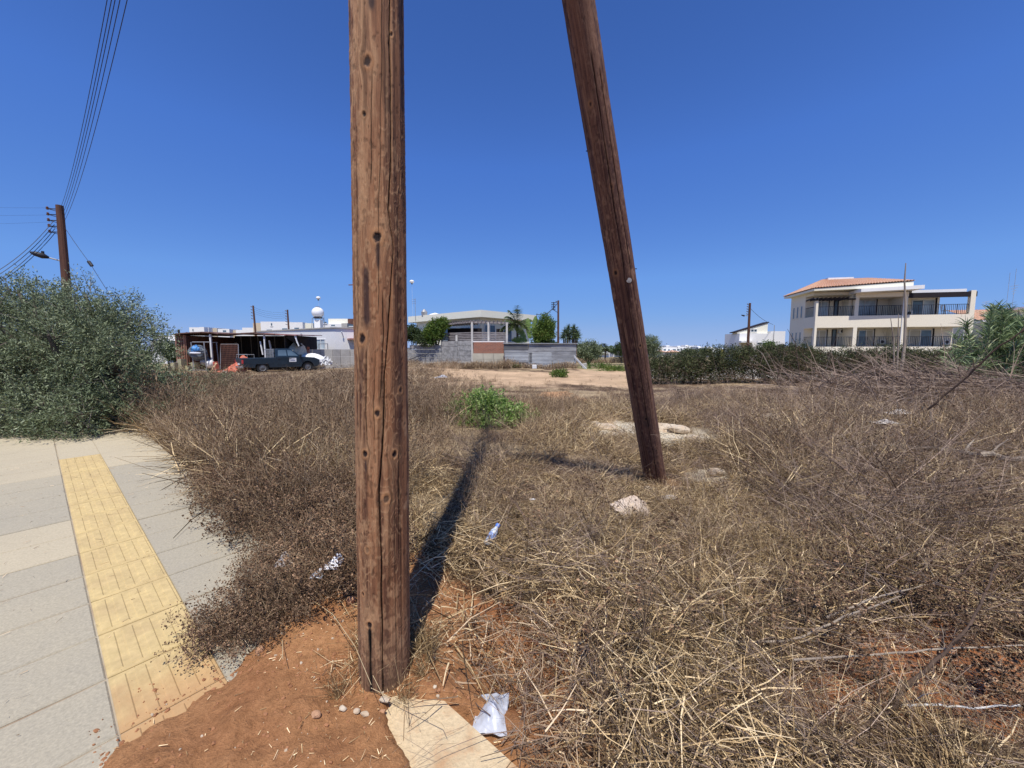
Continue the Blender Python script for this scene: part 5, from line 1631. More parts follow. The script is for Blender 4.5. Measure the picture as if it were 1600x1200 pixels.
for (u0, u1, v, Y, lab) in ((1030, 1040, 546.5, 105, 'low orange roof far off, nearest the leaning pole'), (1046, 1064, 547, 104, 'wider low orange roof far off behind the hedge')):
    t = thing('house', lab, 'house', (X(u0, Y), Y, 0)); mb = MB(); a, b2 = X(u0, Y), X(u1, Y)
    mb.box(a + .3, Y, -2, b2 - .3, Y + 5, Z(v + 3, Y)); mb.build('wall', M['cream_wall'], t)
    mb = MB(); mb.add([(a, Y - .5, Z(v + 3, Y)), (b2, Y - .5, Z(v + 3, Y)), (b2, Y + 5, Z(v + 3, Y)), (a, Y + 5, Z(v + 3, Y)), ((a + b2) / 2, Y + 2.5, Z(v, Y))], [(0, 1, 4), (1, 2, 4), (2, 3, 4), (3, 0, 4), (3, 2, 1, 0)]); mb.build('roof', M['tile'], t)
mb = MB(); mb.box(X(1126.5, 100), 100, 0, X(1131.5, 100), 101, Z(546, 100)); o = mb.build('kiosk', mat_plain('yellow_box', (0.6, 0.5, 0.12), .7), bevel=.1); tag(o, 'small yellow box far off, left of the sloping roofed house', 'box')
# low brown bank behind the trodden ground
# white garden wall seen through the hedge
gw = thing('garden_wall', 'low white garden wall seen through gaps at the foot of the hedge', 'wall', (12, 20.6, 0))
for k in range(12):
    mb = MB(); x0 = 6.6 + k * 1.9; mb.box(x0, 20.5, -0.2, x0 + 1.88, 20.7, 0.75); mb.build('wall_panel', M['white_wall'], gw)

# ---------------------------------------------------------------- rusty shed with its yard
sh = thing('shed', 'open fronted rusty shed with container end wall and sagging metal roof, behind the pickup', 'shed', (-21, 29, 0.1))
zg = 0.05
Ys = 29.0
m_k = mat_stained('container_paint', (0.34, 0.18, 0.13), (0.20, 0.09, 0.06), 0.85, 2.2, 0.35, 0.65, 0.2, 30, (2, 2, .5))
x0 = X(276.5, Ys); x1 = X(294, Ys)
n = 9
for k in range(n):
    a = x0 + (x1 - x0) * k / n; b_2 = x0 + (x1 - x0) * (k + 1) / n
    mb = MB(); dy = 0.05 if k % 2 else 0.0
    mb.box(a, Ys - dy, zg - .2, b_2 - .012, Ys + .06, Z(523.5, Ys)); mb.build('plank', m_k, sh)
mb = MB(); mb.box(x0 - .06, Ys + .1, zg - .2, x0, Ys + 6, Z(523, Ys)); mb.box(x1, Ys + 0.1, zg - .2, x1 + .05, Ys + 6, Z(524, Ys)); mb.build('side_wall', M['rust'], sh)
m_dk = mat_plain('shed_interior_dark', (0.035, 0.03, 0.03), 0.95, 0.3, 2)  # near-black base colour carries the shed's dark interior; the cloth shares it
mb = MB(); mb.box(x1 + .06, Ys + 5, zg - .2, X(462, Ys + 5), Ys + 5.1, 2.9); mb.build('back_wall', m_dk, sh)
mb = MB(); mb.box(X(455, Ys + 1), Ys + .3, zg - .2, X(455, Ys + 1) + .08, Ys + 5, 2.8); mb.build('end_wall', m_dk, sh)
mb = MB(); mb.box(X(350, Ys + 4.9), Ys + 4.9, 1.75, X(372, Ys + 4.9), Ys + 4.98, 2.35); mb.build('shelf', M['grey_metal'], sh)
roofpts = [(272, 523.5), (285, 521.5), (300, 520.5), (318, 519.6), (331, 520), (345, 521.5), (362, 522.2), (380, 521.5), (400, 521.2), (416, 522.2), (432, 523), (450, 523.6), (466, 524.2)]
m_rs = mat_stained('rusty_roof_sheet', (0.22, 0.13, 0.11), (0.10, 0.055, 0.05), 0.9, 1.5, 0.35, 0.7, 0.2, 20)
m_rp = mat_stained('pink_roof_sheet', (0.5, 0.26, 0.24), (0.3, 0.16, 0.15), 0.9, 1.5, 0.35, 0.7, 0.2, 20)
for i in range(len(roofpts) - 1):
    (ua, va), (ub, vb) = roofpts[i], roofpts[i + 1]
    mb = MB(); za, zb = Z(va, Ys - .4), Z(vb, Ys - .4); xa_, xb_ = X(ua, Ys - .4), X(ub, Ys - .4) - .03; sag = random.uniform(-.03, .03)
    dpt = 5.4 if ub < 440 else 3.5
    mb.hexa([(xa_, Ys - .4, za), (xb_, Ys - .4, zb + sag), (xb_, Ys + dpt, zb + .12), (xa_, Ys + dpt, za + .12)], [(xa_, Ys - .4, za + .07), (xb_, Ys - .4, zb + .07 + sag), (xb_, Ys + dpt, zb + .17), (xa_, Ys + dpt, za + .17)])
    mb.build('roof_sheet', m_rp if i >= 9 else m_rs, sh)
for (u, w_) in ((332, .11), (415.5, .09)):
    mb = MB(); mb.beam((X(u + .7, Ys - .2), Ys - .2, zg - .2), (X(u, Ys - .2), Ys - .2, Z(522.5, Ys)), w_); mb.build('post', M['frame_white'], sh)
mb = MB(); mb.beam((X(412, Ys), Ys, 1.3), (X(409, Ys), Ys, 2.3), .08); mb.beam((X(426, Ys + 1), Ys + 1, 1.4), (X(423, Ys + 1), Ys + 1, 2.4), .1); mb.build('prop', M['frame_white'], sh)
mb = MB(); mb.beam((X(466, Ys), Ys - .3, Z(524, Ys)), (X(472, Ys), Ys - .3, Z(541, Ys)), .06); mb.beam((X(468, Ys), Ys - .3, Z(524.5, Ys)), (X(469.5, Ys), Ys - .3, Z(536, Ys)), .05); mb.build('bracket', M['frame_white'], sh)
# the canvas shade right of the shed
cn = [(X(448, Ys), Ys, Z(526, Ys)), (X(462, Ys - .3), Ys - .3, Z(525, Ys)), (X(471, Ys), Ys + .2, Z(541, Ys)), (X(455, Ys + 2), Ys + 3, 1.9)]
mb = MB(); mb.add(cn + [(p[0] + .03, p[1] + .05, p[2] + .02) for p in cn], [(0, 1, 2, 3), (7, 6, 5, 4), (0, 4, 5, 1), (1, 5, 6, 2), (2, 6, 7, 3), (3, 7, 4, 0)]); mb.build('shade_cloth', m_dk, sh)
mb = MB(); mb.tube([(X(283.5, Ys), Ys, Z(522, Ys)), (X(283.5, Ys), Ys, Z(515, Ys))], .07, 8); mb.build('flue', M['dark_metal'], sh)
mb = MB()
for k in range(10):
    px = X(280 + k * 4.5, Ys + 1); mb.beam((px, Ys + random.uniform(0, 3), Z(521.5 - (k > 2), Ys)), (px + random.uniform(.3, 1.2), Ys + random.uniform(0, 3), Z(520 - random.random() * 1.6, Ys)), .09, .05)
o = mb.build('scrap_timber', M['rust']); tag(o, 'scraps of rusty timber lying on the left end of the shed roof', 'scrap timber', kind='stuff')

# cage of tubes with blue sacks, rusty gate, board, tarpaulin
Yc = 28.2
cg = thing('cage', 'tubular metal cage frame holding a blue sack at the left end of the shed', 'cage', (X(315, Yc), Yc, zg))
zb_ = zg; 
c0, c1 = X(303, Yc), X(323, Yc); zt2 = Z(534.5, Yc)
for (xx_, yy_) in ((c0, Yc), (c1, Yc), (c0, Yc + 1.2), (c1, Yc + 1.2)):
    mb = MB(); mb.tube([(xx_, yy_, zb_ - .1), (xx_ - .08, yy_, zt2)], .035, 6); mb.build('upright', M['grey_metal'], cg)
mb = MB(); mb.tube([(c0, Yc, zt2), (c1 + .35, Yc, zt2)], .03, 6); mb.tube([(c0, Yc + 1.2, zt2), (c1, Yc + 1.2, zt2)], .03, 6); mb.tube([(c0, Yc, zb_ + .12), (c1, Yc, zb_ + .12)], .04, 6); mb.build('rails', M['grey_metal'], cg)
rngb = random.Random(3)


def lumpy(name, label, cat, c, sx_, sy_, sz_, mat, seed=0, amp=.2, parent=None, n=18, m_=12, kind=None):
    mb = MB(); V_ = []; F_ = []
    for i in range(m_ + 1):
        ph = math.pi * i / m_
        for k in range(n):
            t = 2 * math.pi * k / n
            r_ = 1 + amp * (float(fbm(np.cos(t) * 1.5 + 7 + seed, np.sin(t) * 1.5 + ph * 1.4, seed, 3)) - .5) * 2
            V_.append((c[0] + sx_ * r_ * math.sin(ph) * math.cos(t), c[1] + sy_ * r_ * math.sin(ph) * math.sin(t), c[2] - sz_ * r_ * math.cos(ph)))
    for i in range(m_):
        for k in range(n): F_.append((i * n + k, i * n + (k + 1) % n, (i + 1) * n + (k + 1) % n, (i + 1) * n + k))
    mb.add(V_, F_); o = mb.build(name, mat, parent, smooth=False)
    if parent is None: tag(o, label, cat)
    return o


m_sack = mat_stained('sack_grey_blue', (0.16, 0.19, 0.22), (0.07, 0.085, 0.11), 0.6, 3, .4, .7)
m_blue = mat_plain('plastic_blue', (0.08, 0.28, 0.62), 0.45, .2, 6)
lumpy('sack', 'big grey blue sack hanging in the tubular cage', 'sack', (X(306, Yc - .1), Yc + .2, Z(551, Yc)), .62, .5, .55, m_sack, 2, .3)
lumpy('bag', 'crumpled bright blue bag lying on the grey sack in the cage', 'bag', (X(304, Yc - .3), Yc - .12, Z(546, Yc)), .3, .25, .26, m_blue, 5, .5)
lumpy('cloth', 'white strip of cloth under the bright blue bag', 'cloth', (X(306, Yc - .3), Yc - .33, Z(551.5, Yc)), .4, .06, .06, M['litter_white'], 9, .4)
for i, (u, v, r_) in enumerate(((311, 566, .25), (320, 569, .28), (315, 561, .2))):
    lumpy('container', ['grey drum lowest in the cage', 'pale round can at the cage foot', 'small dark can in the middle of the cage'][i], 'can', (X(u, Yc), Yc + .5, Z(v, Yc)), r_, r_, r_ * 1.1, [M['grey_metal'], M['frame_white'], m_sack][i], i, .1)
gt = thing('gate', 'rusty mesh gate panel with a grey frame leaning at the shed front', 'gate', (X(358, 28.4), 28.4, zg))
g0, g1 = X(344, 28.4), X(373, 28.4); gz0, gz1 = zg + .05, Z(538, 28.4)
for (p, q) in (((g0, 28.4, gz0), (g0 + .08, 28.5, gz1)), ((g1, 28.4, gz0), (g1, 28.5, gz1)), ((g0 + .08, 28.5, gz1), (g1, 28.5, gz1)), ((g0, 28.4, gz0), (g1, 28.4, gz0))):
    mb = MB(); mb.tube([p, q], .03, 6); mb.build('frame_bar', M['grey_metal'], gt)
mb = MB()
for k in range(13): xx_ = g0 + .1 + (g1 - g0 - .15) * k / 12; mb.box(xx_ - .012, 28.44, gz0, xx_ + .012, 28.46, gz1)
for k in range(14): zz_ = gz0 + (gz1 - gz0) * k / 13; mb.box(g0 + .05, 28.465, zz_ - .012, g1, 28.485, zz_ + .012)
mb.build('mesh', M['rust'], gt)
mb = MB(); mb.box(g0 + .1, 28.5, gz0, g1 - .03, 28.54, gz1 - .05); mb.build('backing_board', mat_plain('brown_board', (.09, .055, .045), .9, .2, 3), gt)
mb = MB(); mb.hexa([(X(325.5, 27.2), 27.3, zg + .02), (X(331, 27.2), 27.1, zg), (X(338.5, 27.2), 27.2, zg + .62), (X(333, 27.2), 27.4, zg + .68)], [(X(325.5, 27.2), 27.38, zg + .04), (X(331, 27.2), 27.18, zg + .03), (X(338.5, 27.2), 27.28, zg + .65), (X(333, 27.2), 27.48, zg + .71)])
o = mb.build('board', mat_plain('plywood', (0.55, 0.36, 0.2), .8, .1), bevel=0); tag(o, 'tan wooden board tilted on the ground left of the orange tarpaulin', 'board')
mb = MB(); mb.hexa([(X(332, 27.5), 27.6, zg), (X(338, 27.5), 27.6, zg), (X(338, 27.5), 27.9, zg), (X(332, 27.5), 27.9, zg)], [(X(331, 27.5), 27.6, zg + .75), (X(334, 27.5), 27.6, zg + .78), (X(334, 27.5), 27.9, zg + .78), (X(331, 27.5), 27.9, zg + .75)]); o = mb.build('crate', mat_plain('red_crate', (0.5, 0.12, 0.08), .7)); tag(o, 'small red crate behind the tilted tan board', 'crate')
# tarpaulin: crumpled sheet
def crumple(name, label, cat, c, sx_, sy_, h, mats, seed, peak=(0, 0), n=40, two=None, wr=3.0, fl=0.02, shape=None):
    V_ = []; F_ = []; mi = []
    for j in range(n):
        for i in range(n):
            a = i / (n - 1) * 2 - 1; b_ = j / (n - 1) * 2 - 1
            r_ = 1 + .25 * (float(noise2(a * 2 + seed, b_ * 2, seed)) - .5)
            px, py = a * sx_ * r_, b_ * sy_ * r_
            rd = abs(float(fbm(a * wr + 3, b_ * wr + 5, seed + 1, 3)) - .5) * 2; rd2 = float(fbm(a * wr * 2.2 + 3, b_ * wr * 2.2 + 5, seed + 2, 2))
            base = math.exp(-((a - peak[0]) ** 2 + (b_ - peak[1]) ** 2) * 2.2)
            z = h * (base * .9 * (1 - rd * .35) + (.5 - rd) * .16 + rd2 * .12) + fl
            if shape: z *= shape(a, b_)
            V_.append((c[0] + px, c[1] + py, c[2] + max(0.004, z)))
    for j in range(n - 1):
        for i in range(n - 1):
            F_.append((j * n + i, j * n + i + 1, (j + 1) * n + i + 1, (j + 1) * n + i))
            mi.append(0 if two is None else int(two(i / n, j / n)))
    mb = MB(); mb.v = V_; mb.f = F_; mb.mi = mi
    o = mb.build(name, mats); sd_ = o.modifiers.new('thickness', 'SOLIDIFY'); sd_.thickness = 0.003
    tag(o, label, cat); return o


m_or = mat_stained('tarp_orange', (0.62, 0.17, 0.09), (0.5, 0.13, 0.08), .55, 3, .4, .7)
m_tw = mat_plain('tarp_pale', (0.66, 0.60, 0.54), .6, .1)
crumple('tarpaulin', 'crumpled orange and white tarpaulin heaped behind the pickup tail', 'tarpaulin', (X(368, 26.3), 26.4, zg), 1.15, 1.0, 1.15, [m_or, m_tw], 4, (.35, .2), 40, lambda a, b_: noise2(a * 5 + b_ * 3, b_ * 3, 12) > .66)
# beige covered car under the shade
cc_ = W(461, 552, 29.5)
lumpy('covered_vehicle', 'tall vehicle under a pale beige cover behind the pickup bonnet', 'covered vehicle', (X(461, 29.8), 30.2, 1.0), .62, 1.0, 1.25, mat_plain('cover_cloth', (0.56, 0.50, 0.38), .8, .06, 1), 14, .22, n=24)
lumpy('car_bonnet', 'white car front low behind the pickup', 'car', (X(482, 30.0), 30.4, .75), 1.25, 1.0, .62, M['white_wall'], 15, .1).name = 'parked_car'
mb = MB()
for k in range(2): mb.beam((X(480 + k * 4, 31), 31, .9), (X(482 + k * 2, 31), 31, Z(542, 31)), .05)
for k in range(4): mb.beam((X(480.5 + k * .4, 31), 30.97, 1.05 + k * .22), (X(484 - k * .4, 31), 30.97, 1.05 + k * .22), .04)
o = mb.build('stepladder', m_or); tag(o, 'orange stepladder standing against the grey block wall', 'ladder')
mb = MB(); 
for k in range(14):
    a = random.uniform(500, 513); mb.tube([(X(a, 29), 29 + random.random(), .5), (X(a + random.uniform(-4, 4), 29), 29.5, .6 + random.random() * .6), (X(a + random.uniform(-4, 6), 29), 29.3, .5 + random.random() * .5)], .035, 5)
o = mb.build('scrap_tubes', M['frame_white']); tag(o, 'tangle of pale scrap tubes right of the pickup bonnet', 'scrap metal', kind='stuff')
mb = MB()
for k in range(5): mb.box(X(256 + k * 5, 27), 27 + k * .3, .1, X(262 + k * 5, 27), 27.5 + k * .3, .5 + .25 * (k % 3))
o = mb.build('junk_pile', mat_stained('junk_yellow', (0.5, .45, .25), (.2, .2, .2), .8, 3)); tag(o, 'yellowish junk piled at the left of the shed', 'junk pile', kind='stuff')

# ---------------------------------------------------------------- pickup
M['wheel_rim'] = mat_plain('wheel_rim', (0.16, 0.16, 0.16), 0.5, 0.2, 6, metal=.5)

m_car = bpy.data.materials.new('car_paint'); m_car.use_nodes = True
nt = m_car.node_tree; b_ = nt.nodes['Principled BSDF']; f_ = tex_noise(nt, 2.5, 4, .6, objvec(nt))
nt.links.new(ramp_node(nt, f_, [(0.3, (0.008, 0.018, 0.028)), (0.75, (0.018, 0.032, 0.045))]), b_.inputs['Base Color'])
b_.inputs['Roughness'].default_value = 0.32; b_.inputs['Coat Weight'].default_value = 0.4
PO = (X(379, 25.2), 25.2, 0.09); hd = np.array([0.66, 0.75]); xp_ = frame(PO, hd)       # local a from tail to nose, b to the far side
pk = thing('pickup', 'dark blue double cab pickup with a white door sign, parked in the dry weeds', 'pickup truck', PO)
HW = 0.84


def extr(mb, prof, b0, b1, tuck=None):
    n = len(prof); V_ = []
    for b in (b0, b1):
        for (a, z) in prof:
            bb = b
            if tuck: bb = (b0 + b1) / 2 + (b - (b0 + b1) / 2) * tuck(z)
            V_.append((a, bb, z))
    F_ = [tuple(range(n)), tuple(range(2 * n - 1, n - 1, -1))] + [(i, n + i, n + (i + 1) % n, (i + 1) % n) for i in range(n)]
    mb.add(V_, F_)


wr_, wf_ = 1.15, 4.05
def arch(cx_, r=.42, z0=.34, n=8):
    return [(cx_ - r * math.cos(math.pi * k / n), z0 + r * math.sin(math.pi * k / n) * .98) for k in range(n + 1)]


low = [(0.06, .42), (0.5, .36)] + arch(wr_) + arch(wf_) + [(4.75, .38), (4.9, .5), (4.92, .85), (4.55, 1.02), (3.55, 1.10), (1.95, 1.12), (1.95, 1.04), (0.04, 1.02)]
mb = MB(xp_); extr(mb, low, 0, HW * 2); mb.build('body', m_car, pk, bevel=.03)
cab = [(1.95, 1.10), (3.62, 1.09), (3.05, 1.60), (2.85, 1.66), (2.15, 1.66), (2.0, 1.60)]
mb = MB(xp_); extr(mb, cab, 0.02, HW * 2 - .02, lambda z: 1 - .22 * max(0, (z - 1.1) / .56)); mb.build('cab', m_car, pk, bevel=.02)


def sideq(a_z, off, name, mat, par):
    """flat panel on the near side, leaning in with the cab"""
    def bb(z): return 0.02 + (HW - .02) * .22 * max(0, (z - 1.1) / .56) - off
    mb = MB(xp_); n = len(a_z)
    V_ = [(a, bb(z), z) for a, z in a_z] + [(a, bb(z) + .02, z) for a, z in a_z]
    mb.add(V_, [tuple(range(n)), tuple(range(2 * n - 1, n - 1, -1))] + [(i, n + i, n + (i + 1) % n, (i + 1) % n) for i in range(n)])
    return mb.build(name, mat, par)


sideq([(2.12, 1.16), (2.68, 1.16), (2.68, 1.56), (2.18, 1.56)], .008, 'window', M['glass'], pk)
sideq([(2.76, 1.16), (3.42, 1.15), (3.02, 1.55), (2.76, 1.56)], .008, 'window', M['glass'], pk)
mb = MB(xp_); mb.add([(3.64, .16, 1.13), (3.64, 1.52, 1.13), (3.10, 1.42, 1.58), (3.10, .26, 1.58)], [(0, 1, 2, 3)]); mb.add([(1.94, .2, 1.15), (1.94, 1.48, 1.15), (1.985, 1.42, 1.55), (1.985, .26, 1.55)], [(3, 2, 1, 0)]); mb.build('windscreen', M['glass'], pk)
for a0, a1 in ((2.04, 2.70), (2.74, 3.5)):
    mb = MB(xp_); mb.box(a0, -.012, .52, a1, .03, 1.08); d_ = mb.build('door', m_car, pk, bevel=.01)
    mb = MB(xp_); mb.box(a0 + .06, -.035, .93, a0 + .22, -.01, .97); mb.build('handle', M['dark_metal'], d_)
mb = MB(xp_); mb.box(0.12, -.008, .6, 1.85, .02, .98); mb.build('bed_side_panel', m_car, pk, bevel=.01)
sg = MB(xp_); sg.box(2.82, -.024, .72, 3.28, -.012, 1.0); so = sg.build('door_sign', M['frame_white'], pk)
sg = MB(xp_)
for k in range(4): sg.box(2.97 + k * .05, -.028, .90, 3.005 + k * .05, -.024, .95)
for k in range(6): sg.box(2.88 + k * .055, -.028, .78, 2.92 + k * .055, -.024, .84)
sg.build('lettering', mat_plain('sign_blue', (0.05, .08, .2), .6), so)
for (cx_, b0) in ((wr_, 0.0), (wf_, 0.0), (wr_, HW * 2 - .22), (wf_, HW * 2 - .22)):
    wv = MB(xp_); n = 20; r_ = .35
    for (rr, bb0, bb1, nm) in ((r_, b0 + .01, b0 + .21, 'wheel'),):
        V_ = []
        for bb, q in ((bb0, .9), (bb0, 1.0), (bb1, 1.0), (bb1, .9)):
            for k in range(n): t = 2 * math.pi * k / n; V_.append((cx_ + rr * q * math.cos(t), bb + (.02 if q < 1 and bb == bb0 else 0), .35 + rr * q * math.sin(t)))
        F_ = [(i * n + k, i * n + (k + 1) % n, (i + 1) * n + (k + 1) % n, (i + 1) * n + k) for i in range(3) for k in range(n)] + [tuple(range(n)), tuple(range(4 * n - 1, 3 * n - 1, -1))]
        wv.add(V_, F_); w_ = wv.build('wheel', mat_plain('tyre', (.02, .02, .02), .9) if 'tyre' not in bpy.data.materials else bpy.data.materials['tyre'], pk)
    rm = MB(xp_); V_ = []
    for q, bb in ((.62, -.004), (.5, .02), (.2, .0), (.05, -.01)):
        for k in range(n): t = 2 * math.pi * k / n; V_.append((cx_ + r_ * q * math.cos(t), b0 + bb + .01, .35 + r_ * q * math.sin(t)))
    rm.add(V_, [(i * n + k, i * n + (k + 1) % n, (i + 1) * n + (k + 1) % n, (i + 1) * n + k) for i in range(3) for k in range(n)]); rm.build('rim', M['wheel_rim'], w_)
mb = MB(xp_); mb.box(0.0, .08, .55, .05, 1.6, 1.0); mb.build('tailgate', m_car, pk, bevel=.015)
mb = MB(xp_); mb.box(-.14, .0, .36, .04, 1.68, .48); mb.build('bumper', mat_plain('chrome', (.5, .5, .5), .3, .1, metal=.8), pk, bevel=.02)
for b0 in (.0, 1.58):
    mb = MB(xp_); mb.box(-.012, b0 - .004, .66, .06, b0 + .12, .90); mb.build('tail_lamp', mat_plain('lamp_red', (.5, .05, .05), .4) if 'lamp_red' not in bpy.data.materials else bpy.data.materials['lamp_red'], pk)
mb = MB(xp_); mb.box(-.016, .6, .56, -.002, 1.05, .68); mb.build('number_plate', M['frame_white'], pk)
mb = MB(xp_)
for k in range(9): b0 = .1 + k * .185; mb.box(1.86, b0, 1.04, 1.885, b0 + .03, 1.62)
for z in (1.6, 1.3, 1.05): mb.box(1.855, .1, z, 1.89, 1.6, z + .035)
for k in range(4): mb.box(1.3 + k * .17, .03, 1.02, 1.32 + k * .17, .05, 1.58)
mb.box(1.3, .03, 1.56, 1.88, .05, 1.6); mb.build('rack', M['grey_metal'], pk)
mb = MB(xp_); mb.tube([(.08, .05, 1.02), (.08, .05, 1.25), (.7, .05, 1.25), (.7, .05, 1.02)], .02, 6); mb.tube([(.08, 1.6, 1.02), (.08, 1.6, 1.25), (.7, 1.6, 1.25), (.7, 1.6, 1.02)], .02, 6); mb.tube([(.08, .05, 1.25), (.08, 1.6, 1.25)], .02, 6); mb.build('tail_rail', M['grey_metal'], pk)
mb = MB(xp_); mb.box(3.52, -.14, 1.1, 3.6, .02, 1.24); mb.build('mirror', M['dark_metal'], pk)

# ================================================================== TREES, HEDGE, PALMS
def foliage(blobs, ncl, nper, L, Wd, seed, twig=0.25, spread=0.05, upb=0.35, shell=0.55, zmin=None, keep=None, gap=0.0):
    """leaves in sprays spread through ellipsoid lobes"""
    rng = np.random.default_rng(seed); c = Cloud()
    vol = np.array([b[3] * b[4] * b[5] for b in blobs]) ** 0.75; vol /= vol.sum()
    pick = rng.choice(len(blobs), ncl, p=vol); B = np.array([b[:6] for b in blobs])[pick]
    d = unit(rng.normal(size=(ncl, 3))); r = shell + (1.02 - shell) * rng.random(ncl) ** 0.7
    r *= 0.86 + 0.28 * fbm(d[:, 0] * 3 + pick * 7, d[:, 2] * 3 + d[:, 1] * 2, seed, 3)
    ctr = B[:, :3] + d * B[:, 3:] * r[:, None]
    if zmin is not None:
        ok = ctr[:, 2] > zmin; ctr = ctr[ok]; d = d[ok]
    if keep is not None:
        ok = keep(ctr); ctr = ctr[ok]; d = d[ok]
    if gap > 0:
        ok = noise2(ctr[:, 0] * gap + 11, ctr[:, 2] * gap + ctr[:, 1] * gap * .7, seed + 9) > .36; ctr = ctr[ok]; d = d[ok]
    n = len(ctr)
    td = unit(d + rng.normal(size=(n, 3)) * 0.6 + np.array([0, 0, upb]))
    tl = twig * (0.5 + rng.random(n))
    I = np.repeat(np.arange(n), nper); t = rng.random(len(I))
    P = ctr[I] + td[I] * (tl[I] * t)[:, None] + rng.normal(size=(len(I), 3)) * spread
    D = unit(td[I] * 0.9 + rng.normal(size=(len(I), 3)) * 0.7)
    base = np.clip(0.55 * rng.random(n) + 0.9 * (fbm(ctr[:, 0] * 1.6, ctr[:, 2] * 1.6 + ctr[:, 1], seed + 5, 3) - .25), 0, 1)[I]
    c.leaves(P, D, L * (0.6 + 0.8 * rng.random(len(I))), Wd * (0.7 + 0.6 * rng.random(len(I))), np.clip(base * 0.5 + rng.random(len(I)) * 0.5, 0, 1), rng=rng, up=0.6)
    k = max(1, n // 3)
    c.ribbons(ctr[:k] - td[:k] * tl[:k, None] * .6, td[:k], tl[:k] * 1.4, 0.012, None, 1, 0.2, 0.4, 1, rng)
    return c


def branchy(mb, base, tips, r0, seed):
    rg_ = random.Random(seed)
    base = Vector(base)
    for t in tips:
        t = Vector(t); m1 = base.lerp(t, .35) + Vector([rg_.uniform(-.1, .1) for _ in range(3)]) * (t - base).length * .5
        m2 = base.lerp(t, .7) + Vector([rg_.uniform(-.1, .1) for _ in range(3)]) * (t - base).length * .5
        mb.tube([base, m1, m2, t], [r0, r0 * .7, r0 * .42, r0 * .15], 7)


def tree(name, label, cat, blobs, ncl, nper, L, Wd, mat, base, r0, seed, twig=.25, group=None, spread=.05, **kw):
    t = thing(name, label, cat, base, group)
    foliage(blobs, ncl, nper, L, Wd, seed, twig, spread, **kw).build('crown', [mat, M['bark']], t)
    mb = MB(); branchy(mb, base, [b[:3] for b in blobs], r0, seed); mb.build('trunk', M['bark'], t)
    return t


L_olive = mat_leaf('olive_leaf', [(0, (0.05, 0.07, 0.032)), (0.4, (0.145, 0.18, 0.092)), (0.78, (0.25, 0.29, 0.16)), (1, (0.52, 0.56, 0.40))], 0.12, 0.5, gloss=0.35)
L_mango = mat_leaf('broad_leaf', [(0, (0.04, 0.075, 0.015)), (0.5, (0.10, 0.17, 0.03)), (0.85, (0.22, 0.27, 0.06)), (1, (0.34, 0.26, 0.08))], 0.25, 0.5)
L_dark = mat_leaf('dark_leaf', [(0, (0.03, 0.05, 0.018)), (0.6, (0.07, 0.10, 0.035)), (1, (0.15, 0.19, 0.08))], 0.2, 0.5)
L_hedge = mat_leaf('hedge_leaf', [(0, (0.025, 0.032, 0.015)), (0.5, (0.065, 0.078, 0.030)), (0.78, (0.13, 0.145, 0.055)), (1, (0.22, 0.15, 0.085))], 0.15, 0.6)
L_hedge_b = mat_leaf('hedge_brown_leaf', [(0, (0.06, 0.045, 0.032)), (0.5, (0.14, 0.10, 0.068)), (1, (0.24, 0.18, 0.115))], 0.1, 0.7)
L_palm = mat_leaf('palm_leaf', [(0, (0.035, 0.055, 0.02)), (0.6, (0.10, 0.14, 0.055)), (1, (0.32, 0.34, 0.18))], 0.2, 0.45)
L_yucca = mat_leaf('yucca_leaf', [(0, (0.03, 0.055, 0.018)), (0.6, (0.08, 0.12, 0.04)), (1, (0.18, 0.22, 0.09))], 0.1, 0.45)
L_banana = mat_leaf('banana_leaf', [(0, (0.08, 0.14, 0.03)), (0.6, (0.2, 0.3, 0.08)), (1, (0.4, 0.45, 0.2))], 0.35, 0.45)
L_reed = mat_leaf('reed_leaf', [(0, (0.07, 0.11, 0.04)), (0.4, (0.18, 0.25, 0.11)), (0.8, (0.36, 0.44, 0.23)), (1, (0.65, 0.64, 0.36))], 0.2, 0.45)

# the big grey green olive by the pavement
ob = [(-10.9, 8.9, 1.75, 1.7, 1.5, 1.35), (-9.5, 8.3, 1.7, 1.5, 1.4, 1.2), (-12.6, 9.2, 1.75, 1.8, 1.6, 1.45), (-8.5, 8.3, 1.25, 1.05, 1.1, .95), (-10.2, 8.0, 0.95, 1.5, 1.1, 0.9),
      (-8.0, 8.2, 0.7, 0.8, .8, .6), (-9.2, 7.7, 0.5, 1.1, .7, .6), (-11.8, 8.4, 1.2, 1.5, 1.3, 1.2), (-10.3, 9.3, 2.3, 1.2, 1.2, .8), (-11.5, 9.2, 2.45, 1.2, 1.2, .8), (-8.9, 7.4, .1, .8, .5, .45), (-10.2, 7.3, .1, 1.0, .5, .45), (-13.9, 9.5, 2.0, 1.5, 1.5, 1.3),
      (-11.8, 7.4, .05, 1.0, .6, .5), (-9.6, 9.0, 1.9, 1.2, 1.2, .8), (-7.6, 8.6, .3, .6, .6, .5)]
ob = [(b[0] * .78, b[1] * .78, 1.6 + (b[2] - 1.6) * .78 - 0.06, b[3] * .78, b[4] * .78, b[5] * .78) for b in ob]
ob += [(b[0] + random.uniform(-1, 1) * b[3], b[1] + random.uniform(-.6, .3) * b[4], b[2] + random.uniform(.1, .95) * b[5], .32, .32, .3) for b in ob for _ in range(3) if b[2] + b[5] < 2.75 and b[0] < -6.6]
tree('olive_tree', 'big grey green olive tree spreading to the ground beside the far end of the pavement', 'tree', ob, 8600, 26, 0.052, 0.0145, L_olive, (-7.8, 6.9, 0.28), 0.13, 3, 0.24, spread=.035, shell=.38, zmin=.30, gap=3.2)
ob2 = [(-6.35, 7.6, .62, .35, .35, .25), (-6.6, 8.6, .7, .4, .4, .35), (-6.3, 7.0, .5, .25, .3, .16)]
